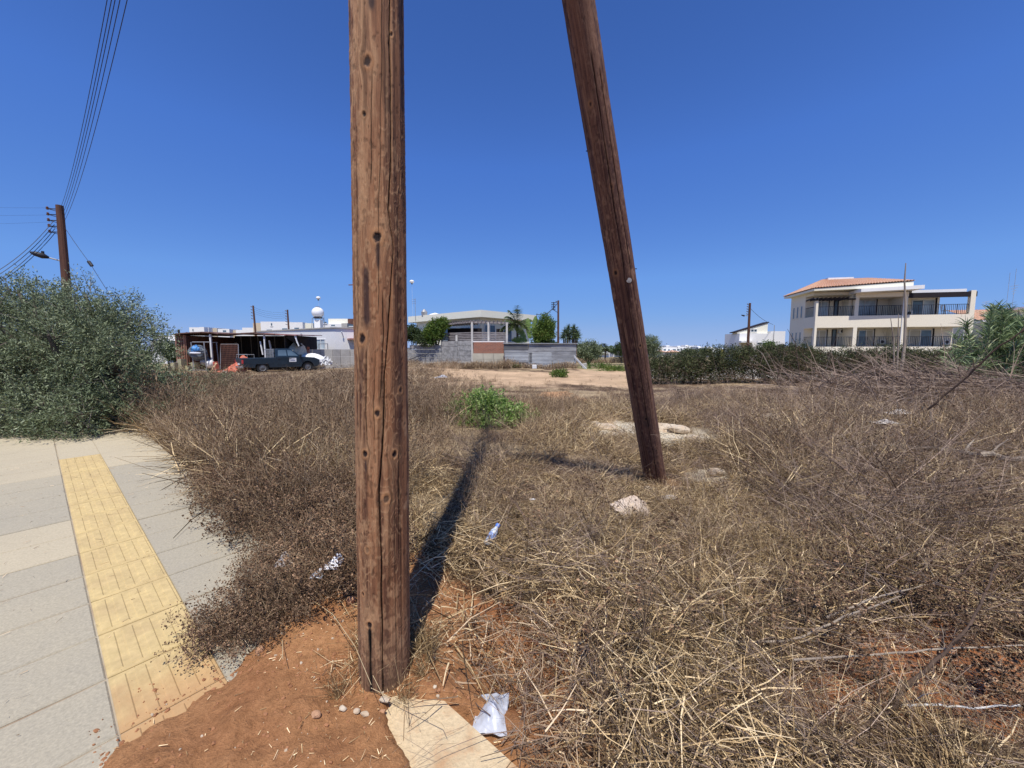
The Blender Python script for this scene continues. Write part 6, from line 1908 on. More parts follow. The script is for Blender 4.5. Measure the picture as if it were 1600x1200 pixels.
tree('shrub', 'small dark olive shoots at the right foot of the olive tree', 'shrub', ob2, 300, 22, 0.045, 0.013, L_olive, (-6.4, 7.6, .3), 0.02, 13, 0.2, spread=.03, shell=.3, zmin=.3)

# the clipped hedge: a row that joins into one body
hd_ = thing('hedge', 'long dark green and brown hedge running right across behind the dry field', 'hedge', (18, 19, 0))
rngh = np.random.default_rng(8)
hb = []; stems = []
xh = 6.5
while xh < 33:
    Yh = 18.0 + 0.02 * (xh - 6) + rngh.normal() * .15
    top = 1.38 + .2 * float(sm(8, 11, xh)) + 0.08 * rngh.normal() + (0.12 if 9.5 < xh < 14.5 else 0) - 0.0
    hb.append((xh, Yh, top - .55, .85, .8, .55)); hb.append((xh + rngh.normal() * .2, Yh - .1, .62, .62, .65, .5))
    hb.append((xh + .4, Yh, top - .28 + .06 * rngh.normal(), .4, .5, .30))
    stems.append((xh, Yh)); xh += .82
fo = foliage(hb, 15000, 13, .08, .03, 21, .22, .05, .5, .45, zmin=.12)
fo.build('foliage', [L_hedge, M['bark']], hd_)
hb2 = [(b[0], b[1] - .12, b[2] - .15, b[3], b[4], b[5]) for i, b in enumerate(hb) if noise2(b[0] * .5, 3.0, 5) > .42 or b[2] < .8]
foliage(hb2, 5200, 11, .075, .026, 22, .25, .05, .2, .6, zmin=.12).build('dry_foliage', [L_hedge_b, M['bark']], hd_)
for (sx_, sy_) in stems:
    mb = MB(); q_ = (sx_ + random.uniform(-.1, .1), sy_, .55)
    mb.tube([(sx_, sy_, -.05), q_, (sx_ + random.uniform(-.5, -.1), sy_, 1.2)], [.05, .035, .012], 6); mb.build('stem', M['bark'], hd_)

# plants round the villa
def bl(u, v, Y, ru, rv, dY=0.0):
    s_ = Y / 600; return (X(u, Y + dY), Y + dY, Z(v, Y), ru * s_, ru * s_ * .9, rv * s_)


tree('fruit_tree', 'bushy green fruit tree left of the grey pergola', 'tree', [bl(684, 511, 35.4, 11, 9), bl(672, 519, 35.6, 8, 8), bl(695, 506, 35.6, 8, 6), bl(682, 522, 35.3, 11, 8), bl(676, 531, 35.2, 6, 5)], 620, 20, .17, .06, L_mango, (X(682, 35.5), 35.6, 1.6), .09, 31, .25, spread=.08)
tree('shrub', 'dark green shrub by the big pole below the villa roof', 'shrub', [bl(645, 522, 36.5, 10, 8), bl(652, 526, 36.3, 7, 5)], 260, 18, .18, .07, L_dark, (X(645, 36.5), 36.6, 1.8), .06, 32, .35, spread=.1)
tree('shrub', 'low shrub spilling over the wall between the two villa shrubs', 'shrub', [bl(660, 531, 35.6, 8, 4), bl(668, 534, 35.5, 6, 4)], 160, 16, .16, .06, L_dark, (X(660, 35.7), 35.8, 1.8), .05, 33, .3, spread=.1)
tree('bush_tree', 'tall bright green leafy tree beside the metal fence', 'tree', [bl(850, 520, 35, 12, 12), bl(852, 507, 35, 8, 8), bl(846, 528, 34.8, 12, 8), bl(858, 512, 35.2, 6, 8), bl(851, 499, 35, 4, 5)], 560, 18, .2, .06, L_mango, (X(850, 35), 35.2, .3), .08, 34, .4, spread=.12)
tree('bush', 'round grey green bush right of the metal fence', 'bush', [bl(920, 547, 45, 15, 9), bl(909, 549, 45, 9, 8), bl(931, 550, 45, 7, 7), bl(920, 552, 44.5, 16, 7)], 520, 18, .22, .07, L_olive, (X(920, 45), 45.2, 0), .1, 35, .4, spread=.15, zmin=.05)
tree('bush', 'dark bush half hidden left of the leaning pole', 'bush', [bl(972, 545, 50, 9, 6), bl(966, 549, 50, 7, 5)], 260, 14, .22, .07, L_dark, (X(972, 50), 50.2, 0), .08, 36, .4, spread=.15, zmin=.05)
tree('tree', 'small round green tree right of the leaning pole', 'tree', [bl(1015, 538, 48, 11, 9), bl(1008, 545, 48, 8, 8), bl(1020, 546, 48, 9, 8)], 420, 16, .22, .06, L_olive, (X(1014, 48), 48.2, 0), .1, 37, .4, spread=.15)
for i, (u, v, Y, ru, rv, lab) in enumerate(((262, 545, 40, 9, 12, 'slim green tree between the olive and the rusty shed'), (272, 553, 40, 6, 8, 'low green bush beside the rusty shed wall'), (1075, 550, 70, 10, 3, 'low green bushes behind the hedge, far off'), (1100, 550.5, 60, 9, 3, 'far green bushes just left of the sloping roof house'))):
    tree('bush', lab, 'bush', [bl(u, v, Y, ru, rv), bl(u + ru * .5, v + rv * .3, Y, ru * .6, rv * .7)], 200, 14, .2, .06, L_dark, (X(u, Y), Y + .2, 0), .06, 40 + i, .35, spread=.15)
tree('conifer_tip', 'conifer tips standing above the hedge near the dark red roof', 'shrub', [bl(1216, 545, 24, 3, 4), bl(1214, 549, 24, 5, 4)], 110, 14, .08, .03, L_dark, (X(1216, 24), 24, 0), .03, 50, .15, spread=.04)
tree('shrub', 'leafy shoots rising over the hedge below the white house window', 'shrub', [bl(1200, 541, 22, 5, 4), bl(1196, 545, 22, 6, 4)], 140, 14, .09, .035, L_mango, (X(1200, 22), 22, 0), .03, 51, .18, spread=.05)


def frond(c, base, az, el, L, seed, nl=46, ll=.5, droop=.55, w=.035):
    w = w * 1.8; ll = ll * 1.15; rng = np.random.default_rng(seed); t = np.linspace(.12, 1, nl)
    d = np.array([math.cos(az) * math.cos(el), math.sin(az) * math.cos(el), math.sin(el)])
    P = np.array(base) + d * (L * t)[:, None] + np.array([0, 0, -droop]) * (L * t * t)[:, None]
    tan = unit(d + np.array([0, 0, -2 * droop]) * t[:, None])
    side = unit(np.cross(tan, np.array([0, 0, 1.0])))
    for sg_ in (-1, 1):
        D = unit(side * sg_ + tan * .75 + np.array([0, 0, -.35]) + rng.normal(size=(nl, 3)) * .12)
        l_ = ll * (np.sin(np.pi * np.clip(t, .05, .97)) ** .5 * .8 + .2) * (0.85 + .3 * rng.random(nl))
        c.ribbons(P, D, l_, w, np.tile([0, 0, -.25], (nl, 1)), 2, np.clip(rng.normal(.5, .2, nl), 0, 1), .2, 0, rng, side=np.cross(D, side * sg_ + [0, 0, 1.0]))
    c.ribbons(np.array([base]), np.array([d]), np.array([L]), np.array([.05]), np.array([[0, 0, -droop]]), 6, np.array([.9]), .3, 1, rng)


def palm(name, label, base, H, nf, L, seed, el=(10, 80), ll=.5, droop=.5, r=.12, up_only=False):
    t = thing(name, label, 'palm', base); rg_ = random.Random(seed)
    mb = MB(); mb.tube([base, (base[0] + .05, base[1], base[2] + H * .5), (base[0], base[1], base[2] + H)], [r, r * .8, r * .7], 10); mb.build('trunk', M['bark'], t)
    for k in range(nf):
        c = Cloud(); frond(c, (base[0], base[1], base[2] + H), rg_.uniform(0, 6.28), R(rg_.uniform(*el)), L * rg_.uniform(.75, 1.1), seed * 50 + k, ll=ll, droop=droop * rg_.uniform(.6, 1.2))
        c.build('frond', [L_palm, L_palm], t)


pm = thing('palm', 'tall feathery palm leaning over the right corner of the villa', 'palm', (X(808, 35.6), 35.6, 0))
pb = (X(808, 35.6), 35.6, Z(507, 35.6))
mb = MB(); mb.tube([(X(810, 35.6), 35.6, 0), (X(809, 35.6), 35.6, 2), pb], [.13, .12, .1], 10); mb.build('trunk', M['bark'], pm)
for k, (az, el, L, dr) in enumerate(((165, 70, 2.2, .35), (150, 55, 1.9, .4), (190, 40, 1.9, .55), (175, 20, 1.6, .6), (90, 75, 2.0, .25), (80, 88, 1.9, .1), (20, 45, 1.9, .45), (0, 25, 1.8, .5), (350, 5, 1.6, .5), (210, 0, 1.3, .6), (270, 40, 1.6, .6), (240, 15, 1.3, .6), (300, 20, 1.4, .6))):
    c = Cloud(); frond(c, pb, R(az), R(el), L, 900 + k, 44, .55, dr, .04); c.build('frond', [L_palm, L_palm], pm)
palm('palm', 'small fan shaped palm far off between the bush and the leaning pole', (X(945, 60), 60, 0), 1.6, 16, 1.7, 7, (5, 80), .8, .35, .15)
bn = thing('banana_plant', 'banana plant with torn upright leaves between the palm and the green tree', 'plant', (X(830, 35), 35, 0))
mb = MB(); mb.tube([(X(830, 35), 35, 0), (X(831, 35), 35, 2.4)], [.13, .08], 8); mb.build('stem', M['bark'], bn)
for k, (u, z_, az, el, L, w_) in enumerate(((822, 2.5, 150, 60, 2.2, .42), (828, 2.5, 120, 80, 2.4, .4), (834, 2.6, 60, 82, 2.5, .4), (826, 2.4, 170, 25, 1.7, .42), (838, 2.5, 10, 50, 1.9, .4), (846, 2.2, 350, 20, 1.6, .38), (820, 2.1, 190, 10, 1.3, .38), (862, 1.9, 10, 20, 1.8, .35))):
    c = Cloud(); n = 40; t = np.linspace(.1, 1, n); d = np.array([math.cos(R(az)) * math.cos(R(el)), .15, math.sin(R(el))]); d /= np.linalg.norm(d); b0 = np.array([X(u, 35), 34.9, z_])
    dr = .35 if el < 70 else .15
    P = b0 + d * (L * t)[:, None] + np.array([0, 0, -dr]) * (L * t * t)[:, None]; tan = unit(d + np.array([0, 0, -2 * dr]) * t[:, None]); side = unit(np.cross(tan, np.array([0, 1.0, 0.2])))
    for sg_ in (-1, 1): c.ribbons(P, unit(side * sg_ + tan * .3 + RNG.normal(size=(n, 3)) * .08), w_ * np.sin(np.pi * np.clip(t, .06, .96)) ** .5 * .75, L / n * 1.15, None, 1, np.clip(RNG.normal(.55, .15, n), 0, 1), .7, 0, side=np.tile(tan.mean(0), (n, 1)))
    c.build('leaf', [L_banana], bn)


def rosette(c, P, n, L, w, seed, elmin=-40):
    rng = np.random.default_rng(seed); D = sph(n, rng, elmin, 88)
    c.ribbons(np.tile(P, (n, 1)) + D * .06, D, L * (.7 + .5 * rng.random(n)), w, np.tile([0, 0, -.12], (n, 1)), 2, np.clip(rng.normal(.5, .25, n), 0, 1), .1, 0, rng)


for (u0, heads_, lab, sd_) in ((886, [(882, 519), (888, 514), (879, 527), (886, 523)], 'lighter spiky yucca right of the telegraph pole', 61), (895, [(896, 514), (893, 521), (900, 520), (898, 528), (890, 529), (902, 526)], 'dark spiky yucca at the right end of the metal fence', 62)):
    Y = 35.0; t = thing('yucca', lab, 'yucca', (X(u0, Y), Y, 0)); c = Cloud(); mb = MB()
    for k, (u, v) in enumerate(heads_):
        h_ = (X(u, Y), Y + random.uniform(-.3, .3), Z(v, Y)); rosette(c, np.array(h_), 110, .5, .045, sd_ + k); mb.tube([(X(u0, Y), Y, 0), (X((u0 + u) / 2, Y), Y, 1.2), h_], [.1, .08, .06], 7)
    c.build('leaves', [L_yucca], t); mb.build('trunk', M['bark'], t)

# the reed like bush at the right edge
rb = thing('reed_clump', 'tall grey green clump of long leaved canes at the right edge', 'reed clump', (18.8, 14.2, .3))
c = Cloud(); rng = np.random.default_rng(66); mb = MB()
for k in range(230):
    by = 13.2 + rng.random() * 2.2; q_ = 1.15 + .37 * rng.random(); bx = by * q_
    prof_ = np.interp(q_, [1.15, 1.18, 1.21, 1.25, 1.30, 1.4], [.9, 1.8, 2.5, 3.2, 3.3, 3.3])
    Hs = prof_ * (.55 + .45 * rng.random()); b0 = np.array([bx, by, float(Hsoil(bx, by))]); d = unit(np.array([rng.normal() * .2, rng.normal() * .15, 1.0]))
    mb.tube([b0, b0 + d * Hs * .5, b0 + d * Hs + np.array([rng.normal() * .06, 0, 0])], [.014, .011, .005], 5)
    nlf = int(46 * Hs); t = .12 + .88 * rng.random(nlf); P = b0 + d * (Hs * t)[:, None]
    D = unit(sph(nlf, rng, 5, 62) + d * .5); L_ = .32 + .32 * rng.random(nlf)
    be = np.tile([0, 0, -.45], (nlf, 1)) * (.2 + rng.random((nlf, 1)))
    c.ribbons(P, D, L_, .042, be, 3, np.clip(rng.normal(.5, .24, nlf), 0, 1), .12, 0, rng)
c.build('leaves', [L_reed], rb); mb.build('canes', M['bark'], rb)

# bright green caper bush
gb = G(762, 668)
cp = thing('caper_bush', 'bright green leafy bush alone in the middle of the dry field', 'bush', tuple(gb))
blb = [(gb[0] + dx * 1.15, gb[1] + .35 + dy, gb[2] + dz * .92, rx, ry, rz) for dx, dy, dz, rx, ry, rz in ((0, 0, .25, .45, .5, .33), (-.35, 0, .2, .38, .4, .26), (.3, 0, .16, .4, .45, .22), (-.05, 0, .42, .25, .3, .22), (.58, .1, .08, .25, .3, .13), (-.62, .1, .2, .2, .3, .16), (.1, -.3, .1, .4, .3, .15), (.0, .1, .55, .12, .12, .12))]
foliage(blb, 900, 14, .042, .034, 71, .14, .03, .6, .35, zmin=gb[2] - .1).build('foliage', [V['green'], M['bark']], cp)
for i, (u, v, lab) in enumerate(((873, 589, 'small green weed plant on the pale trodden ground by the fence'), (955, 580, 'low green weeds nearest the leaning pole on the far ground'), (930, 575, 'patch of low green weeds behind the pale trodden ground'), (790, 575, 'green grassy weeds at the foot of the brick wall'))):
    g_ = G(u, v); t = thing('weed_plant', lab, 'plant', tuple(g_)); s_ = [.35, 1.0, 1.3, 1.2][i]
    foliage([(g_[0], g_[1], g_[2] + .1, s_, .5, .22), (g_[0] + s_ * .6, g_[1], g_[2] + .08, s_ * .5, .4, .15)], 120, 10, .12, .05, 80 + i, .2, .06, .7, .2, zmin=g_[2]).build('leaves', [L_mango, M['bark']], t)
# brown shrubs and bank in the far middle
far_b = Cloud(); rng = np.random.default_rng(99)
for (ua, ub, Y, h, n) in ((640, 800, 31.5, .95, 2600), (800, 900, 32.4, .75, 1400), (900, 1000, 50, 1.0, 1200), (560, 640, 31, .8, 600)):
    u = ua + (ub - ua) * rng.random(n); y = Y + rng.random(n) * 1.6; x = (u - 800) / 600 * y
    hh = h * (.35 + .9 * fbm(x * .7, y * .3, 5, 3)); P = np.stack([x, y, np.zeros(n)], 1); D = unit(np.stack([rng.normal(0, .35, n), rng.normal(0, .3, n), np.ones(n)], 1))
    far_b.ribbons(P, D, hh * (.5 + .6 * rng.random(n)), .03, rng.normal(size=(n, 3)) * .15, 2, np.clip(rng.normal(.55, .25, n), 0, 1), .4)
    I = rng.integers(0, n, n * 2); tt = .3 + .6 * rng.random(len(I)); far_b.ribbons(P[I] + D[I] * (hh[I] * tt)[:, None], sph(len(I), rng, -5, 60), .2 * hh[I] + .05, .02, None, 1, np.clip(rng.normal(.6, .25, len(I)), 0, 1), .4)
o = far_b.build('dry_weeds', [V['brown']]); tag(o, 'dry brown weeds along the foot of the villa wall and metal fence', kind='stuff')

# ================================================================== TELEGRAPH POLES, WIRES, LAMP
def tele_pole(name, label, x, y, z0, z1, r0, lean=(0, 0), arms=5, side=-1, spacing=.35, grp='distant wooden poles', armlen=.35):
    t = thing(name, label, 'utility pole', (x, y, z0), grp)
    top = (x + lean[0], y + lean[1], z1)
    mb = MB(); mb.tube([(x, y, z0), ((x + top[0]) / 2, (y + top[1]) / 2, (z0 + z1) / 2), top], [r0, r0 * .85, r0 * .7], 12); mb.build('shaft', M['pole_far'], t)
    for k in range(arms):
        z = z1 - .15 - k * spacing; mb = MB()
        mb.tube([(top[0] + side * r0 * .6, top[1], z), (top[0] + side * (r0 + armlen), top[1], z + .02)], .02, 6)
        mb.beam((top[0] + side * r0, top[1], z - .08), (top[0] + side * (r0 + armlen * .8), top[1], z), .025); a_ = mb.build('bracket', M['dark_metal'], t)
        mb = MB(); mb.lathe((top[0] + side * (r0 + armlen), top[1], z - .02), [(.03, 0), (.055, .03), (.03, .06), (.05, .09), (.02, .13)], 8); mb.build('insulator', mat_plain('insulator', (.12, .05, .03), .3) if 'insulator' not in bpy.data.materials else bpy.data.materials['insulator'], a_)
    return t, top


lt = W(93, 321, 17)
tp, ltop = tele_pole('utility_pole', 'dark wooden utility pole with a street lamp rising behind the olive tree', -19.42, 17, .2, lt[2], .175, (lt[0] + 19.42, 0), 5, -1, .24, None, .36)
tp.children[0].data.materials[0] = mat_stained('pole_dark', (0.055, 0.042, 0.036), (0.03, 0.022, 0.02), 0.9, 2, 0.4, 0.7, 0.2, 40, (3, 3, 0.4))
tele_pole('utility_pole', 'slim brown pole with stacked brackets, left of the pair behind the shed', X(404, 50), 50, 0, Z(477.5, 50), .14, (-.25, 0), 5, -1, .38, armlen=.15)
tele_pole('utility_pole', 'slim brown pole with stacked brackets, right of the pair behind the shed', X(455, 52), 52, 0, Z(484, 52), .14, (-.12, 0), 6, -1, .36, armlen=.15)
t2, top2 = tele_pole('utility_pole', 'brown pole with a side bracket of insulators by the spiky yuccas', X(872, 42), 42, 0, Z(469.5, 42), .14, (-.05, 0), 1, -1, .3, armlen=.1)
t3, top3 = tele_pole('utility_pole', 'reddish brown pole in front of the house with the sloping roof', X(1167, 45), 45, 0, Z(473.5, 45), .17, (-.04, 0), 5, -1, .28, armlen=.12)
for i, (u, v0, v1, Y, lab) in enumerate(((1562, 426, 482, 42, 'very thin mast right of the apartment, leftmost of the two'), (1571, 420, 482, 42, 'thin mast carrying a comb shaped aerial, right of the apartment'), (1530, 471, 485, 42, 'small forked aerial on the orange roof next to the apartment'))):
    mb = MB(); mb.tube([(X(u, Y), Y, Z(v1 + 4, Y)), (X(u, Y), Y, Z(v0, Y))], .016, 5)
    if i:
        for k in range(4 if i == 1 else 2): zz_ = Z(447 + k * 4, Y) if i == 1 else Z(472 + k * 3, Y); mb.tube([(X(u, Y) - .42 + k * .1, Y, zz_ - .05), (X(u, Y) + .45 - k * .1, Y, zz_ + .12)], .018, 4)
    o = mb.build('aerial', M['grey_metal']); tag(o, lab, 'aerial')
# bracket frame with service drop beside the middle pole
mb = MB(); bx = X(864, 42); 
mb.beam((bx, 42, Z(472, 42)), (bx, 42, Z(484.5, 42)), .07); mb.beam((bx, 42, Z(474, 42)), (top2[0], 42, Z(471, 42)), .05); mb.beam((bx, 42, Z(484, 42)), (top2[0], 42, Z(489, 42)), .05)
for k in range(5): zz_ = Z(473 + k * 2.7, 42); mb.box(bx - .25, 41.95, zz_ - .03, bx + .22, 42.05, zz_ + .03)
mb.build('insulator_rack', M['dark_metal'], t2)


def wire(p, q, sag, r, label, group=None, n=28, mat=None):
    p = np.array(p, float); q = np.array(q, float); pts = [p + (q - p) * t + np.array([0, 0, -4 * sag * t * (1 - t)]) for t in np.linspace(0, 1, n)]
    mb = MB(); mb.tube(pts, r, 5); o = mb.build('wire', mat or M['wire']); tag(o, label, 'wire', group); return o


pt = PT
names5 = ['leftmost', 'second from the left', 'middle', 'second from the right', 'rightmost']
OFF = [(-.42, -.0), (-.22, .0), (-.10, .0), (.06, .0), (.26, .0)]
for k in range(5):
    z = ltop[2] - .15 - .0 * k
    a = W(95 + 1.6 * k, 324 + 5 * k, 17)
    b2 = (-.10 + [.0, .07, .12, .20, .33][k], 1.6, 8.3)
    wire(a, b2, [.70, .71, .72, .73, .75][k], .0062, names5[k] + ' of five overhead wires climbing from the lamp pole', 'overhead wires to the near pole', 60)
for k in range(4):
    a = (ltop[0] - .3, ltop[1], ltop[2] - .62 - .17 * k); e = W(-260, [500, 512, 524, 538][k], 13.5)
    e2 = W([0, 0, 0, 0][k], [421, 428, 436, 441][k], 15.0)
    ar = np.array(a); b3 = ar + (np.array(e2) - ar) * 2.6; b3[2] = ar[2] + (e2[2] - ar[2]) * 1.6
    sg_ = (ar[2] + (b3[2] - ar[2]) / 2.6 - e2[2]) / (4 * (1 / 2.6) * (1 - 1 / 2.6))
    wire(a, b3, sg_, .011, ['highest', 'second', 'third', 'lowest'][k] + ' of the four cables sagging left from the lamp pole', 'cables sagging left')
for k in range(3):
    a = (ltop[0] - .4, ltop[1], ltop[2] - .1 - .29 * k); e = W(-300, [300, 318, 338][k], 30); wire(a, e, .3, .003, ['upper', 'middle', 'lower'][k] + ' of the faint thin wires going left from the lamp pole top', 'faint wires going left')
ga = (ltop[0] + .18, ltop[1], ltop[2] - 1.0); ge = W(178, 470, 14.5); ge = np.array([ge[0], ge[1], ge[2]])
gm_ = W(141, 412, 16.0)
wire(ga, gm_, .03, .009, 'upper stay wire slanting right from the lamp pole', None, 10)
wire(gm_, W(185, 480, 14.3), .03, .009, 'lower stay wire slanting right into the olive tree', None, 10)
mb = MB(); mb.tube([gm_ + np.array([-.06, 0, .09]), gm_ + np.array([.06, 0, -.09])], .06, 8); o = mb.build('stay_insulator', M['dark_metal']); tag(o, 'dark egg insulator on the stay wire above the olive tree', 'insulator')
sl = thing('street_lamp', 'street lamp on a thin arm reaching left from the wooden pole', 'street lamp', (ltop[0] + .1, 17, Z(407, 17)))
mb = MB(); mb.tube([W(96, 408, 17), W(70, 401, 16.9)], .03, 6); mb.build('arm', M['grey_metal'], sl)
h0 = W(76, 402.5, 16.9); h1 = W(47, 394, 16.6); mb = MB(); mb.tube([h0, h0 + (h1 - h0) * .3, h0 + (h1 - h0) * .75, h1], [.05, .12, .10, .04], 8); mb.build('head', M['dark_metal'], sl, smooth=True)
mb = MB(); hh = W(67, 397, 16.8); mb.tube([hh, hh + np.array([0, 0, .12])], .05, 8); mb.build('photocell', M['dark_metal'], sl)
# service drops and far wires
wire((top2[0], 42, Z(472, 42)), W(838.5, 491, 42), .5, .035, 'thick service cable dropping left from the pole by the yuccas')
wire(W(838.5, 491, 42), W(838.5, 498, 42), .0, .03, 'short end of the service cable going down to the villa roof', None, 4)
wire((top3[0] + .1, 45, Z(482, 45)), (X(1204, 50), 50, Z(507, 50)), .25, .02, 'cable from the reddish pole down to the sloping roof')
for k in range(4): wire((X(401, 50) - .1, 50, Z(479 + k * 3.2, 50)), (X(453, 52) - .1, 52, Z(487 + k * 3, 52)), .35, .009, ['top', 'second', 'third', 'bottom'][k] + ' wire strung between the two slim poles behind the shed', 'wires between the slim poles')
sl2 = thing('street_lamp', 'small dark street lamp arm on the reddish brown pole', 'street lamp', (X(1166, 45), 45, Z(493, 45)))
mb = MB(); mb.tube([(X(1166, 45), 45, Z(493.5, 45)), (X(1161, 45), 45, Z(493, 45))], .04, 6); mb.build('arm', M['grey_metal'], sl2)
mb = MB(); mb.tube([W(1163, 493.5, 45), W(1158.5, 492.3, 45)], [.1, .05], 6); mb.build('head', M['dark_metal'], sl2)

# ================================================================== DRY STALKS, BRANCHES, STONES, LITTER
m_stalk = mat_stained('dry_stalk', (0.42, 0.35, 0.27), (0.24, 0.19, 0.15), 0.85, 4, .4, .7, .3, 60, (1, 1, .3))
m_branch = mat_stained('dead_branch', (0.13, 0.085, 0.06), (0.06, 0.04, 0.03), 0.9, 6, .4, .7, .4, 70)
for i, (pts, r0, lab) in enumerate((([(1408, 588), (1410, 540), (1407, 480), (1402, 440), (1401, 411)], .05, 'tallest bare dry stalk standing before the apartment block'),
                                   ([(1404, 586), (1400, 540), (1397, 490)], .034, 'shorter dry stalk just left of the tallest one'), ([(1402, 588), (1392, 530), (1385, 497)], .03, 'dry stalk leaning left beside the tallest one'),
                                   ([(1256, 558), (1240, 535), (1227, 514)], .02, 'dark dry stick leaning left at the edge of the apartment block'), ([(1224, 583), (1190, 552), (1160, 532)], .02, 'long pale stick leaning left across the hedge'))):
    Y = 12.5 if i < 3 else 13.5
    P = [(X(u, Y), Y, Z(v, Y)) for u, v in pts]; g0 = float(Hsoil(P[0][0], P[0][1])); P[0] = (P[0][0], P[0][1], min(P[0][2], g0 - .05))
    P = [(p[0] + random.uniform(-.01, .01), p[1], p[2]) for p in P]
    mb = MB(); mb.tube(P, [r0 * (1 - .75 * k / (len(P) - 1)) for k in range(len(P))], 7); o = mb.build('dry_stalk', m_stalk if i != 3 else m_branch); tag(o, lab, 'stalk')
# heap of grey dead branches below the stalks
c = Cloud(); rng = np.random.default_rng(123); n = 950
bx = 8.0 + rng.random(n) * 8.6; by = 8.8 + rng.random(n) * 3.4; bz = np.array([float(Hsoil(a, b)) for a, b in zip(bx, by)]) + .16 + rng.random(n) * .5 * np.exp(-((bx - 12.3) / 3) ** 2)
D = unit(np.stack([-.8 + rng.normal(0, .8, n), rng.normal(0, .8, n), rng.normal(.2, .38, n)], 1)); L_ = .6 + 1.6 * rng.random(n)
for k in range(2): c.ribbons(np.stack([bx, by, bz], 1), D, L_, .019, rng.normal(size=(n, 3)) * .08 + [0, 0, -.1], 3, np.clip(rng.normal(.6, .2, n), 0, 1), .3, 0, rng)
I = rng.integers(0, n, 900); t = rng.random(900); c.ribbons(np.stack([bx, by, bz], 1)[I] + D[I] * (L_[I] * t)[:, None], unit(D[I] + rng.normal(size=(900, 3)) * .6), .3 + .4 * rng.random(900), .009, None, 2, .6, .3, 0, rng)
o = c.build('branch_heap', [V['grey']]); tag(o, 'heap of grey cut branches in front of the hedge', kind='stuff')


def branch(name, label, pts, radii, mat, twigs=6, seed=0, cat='branch', tl=.25):
    mb = MB(); P = [Vector(p) for p in pts]; Q = []
    rg_ = random.Random(seed)
    for i in range(len(P) - 1):
        for k in range(4): Q.append(P[i].lerp(P[i + 1], k / 4) + Vector([rg_.uniform(-1, 1) * radii[0] * .7 for _ in range(3)]))
    Q.append(P[-1]); rr = [radii[0] + (radii[1] - radii[0]) * i / (len(Q) - 1) for i in range(len(Q))]
    mb.tube(Q, rr, 8)
    for k in range(twigs):
        i = rg_.randint(1, len(Q) - 2); d = Vector([rg_.uniform(-1, 1), rg_.uniform(-1, 1), rg_.uniform(-.2, 1)]).normalized() * rg_.uniform(.4, 1) * tl
        mb.tube([Q[i], Q[i] + d * .5 + Vector((0, 0, .02)), Q[i] + d], [rr[i] * .5, rr[i] * .35, rr[i] * .15], 5)
    o = mb.build(name, mat); tag(o, label, cat); return o


def gp(u, v, up=0.0):
    """a point over the ground on a sight line, lifted along it"""
    g = G(u, v); r_ = unit(ray(u, v)); return tuple(g - r_ * (up / max(.15, -r_[2])))


branch('dead_branch', 'dark crooked branch rising through the straw at the lower right', [gp(1320, 1165, .02), gp(1388, 1112, .05), gp(1430, 1055, .12), gp(1490, 1010, .2), gp(1535, 945, .32), gp(1560, 880, .42)], (.010, .004), m_branch, 18, 5, tl=.14)
branch('dead_branch', 'pale long stem lying across the near straw on the right', [gp(1085, 990, .05), gp(1150, 1003, .07), gp(1230, 1003, .1), gp(1320, 965, .14), gp(1410, 930, .16)], (.0075, .004), m_stalk, 4, 6)
branch('dead_branch', 'second pale stem above the long one on the right', [gp(1290, 965, .12), gp(1350, 940, .16), gp(1420, 920, .2), gp(1480, 905, .2)], (.006, .003), m_stalk, 3, 7)
branch('dead_branch', 'thin white stem lying on the red soil at the right edge', [gp(1400, 1101, .05), gp(1470, 1101, .07), gp(1520, 1107, .07), gp(1600, 1100, .08)], (.005, .003), mat_plain('bleached_stem', (.6, .58, .55), .7), 2, 8)
branch('dead_branch', 'thin pale stem crossing the right edge of the red soil', [gp(1240, 1030, .12), gp(1400, 1020, .14), gp(1500, 1012, .16), gp(1600, 1008, .16)], (.005, .003), m_stalk, 2, 9)
branch('dead_branch', 'grey log lying among the weeds at the far right', [gp(1290, 703, .2), gp(1400, 697, .22), gp(1480, 703, .2)], (.03, .02), m_stalk, 3, 10, tl=.4)
branch('dead_branch', 'grey log at the right edge below the canes', [gp(1480, 705, .15), gp(1540, 712, .2), gp(1600, 716, .2)], (.04, .03), m_stalk, 3, 11, tl=.4)
# long dry grass stems at the pole foot
m_strawstem = mat_plain('straw_stem', (0.55, 0.43, 0.25), .7, .2, 20)
for i, (pts, lab) in enumerate((([(470, 925), (520, 960), (555, 1010), (580, 1070)], 'long straw stem left of the pole foot'), ([(556, 1000), (585, 1060), (600, 1090)], 'straw stem leaning on the pole foot'), ([(635, 1165), (640, 1140), (638, 1110), (655, 1075)], 'dark twig standing on the bare kerb'), ([(580, 1075), (620, 1095), (690, 1130), (695, 1138)], 'bent straw lying from the pole foot over the kerb'),
                               ([(441, 1000), (442, 1030)], 'short white stem standing in the red soil'), ([(745, 1060), (775, 1000), (815, 955)], 'straw stem over the hole, nearer the pole'), ([(760, 1100), (790, 1010), (800, 960)], 'straw stem over the hole, farther from the pole'))):
    P = [gp(u, v, .02 + .05 * k) for k, (u, v) in enumerate(pts)]
    mb = MB(); mb.tube(P, [.0017 * (1 - .5 * k / len(P)) for k in range(len(P))], 5); o = mb.build('stem', m_strawstem if i != 2 else m_branch); tag(o, lab, 'stem')


branch('dead_branch', 'dark slanting stick pointing up to the right edge in front of the canes', [W(1450, 640, 4.6), W(1500, 598, 4.4), W(1550, 552, 4.2), W(1612, 506, 4.0)], (.012, .007), m_branch, 5, 12, tl=.2)


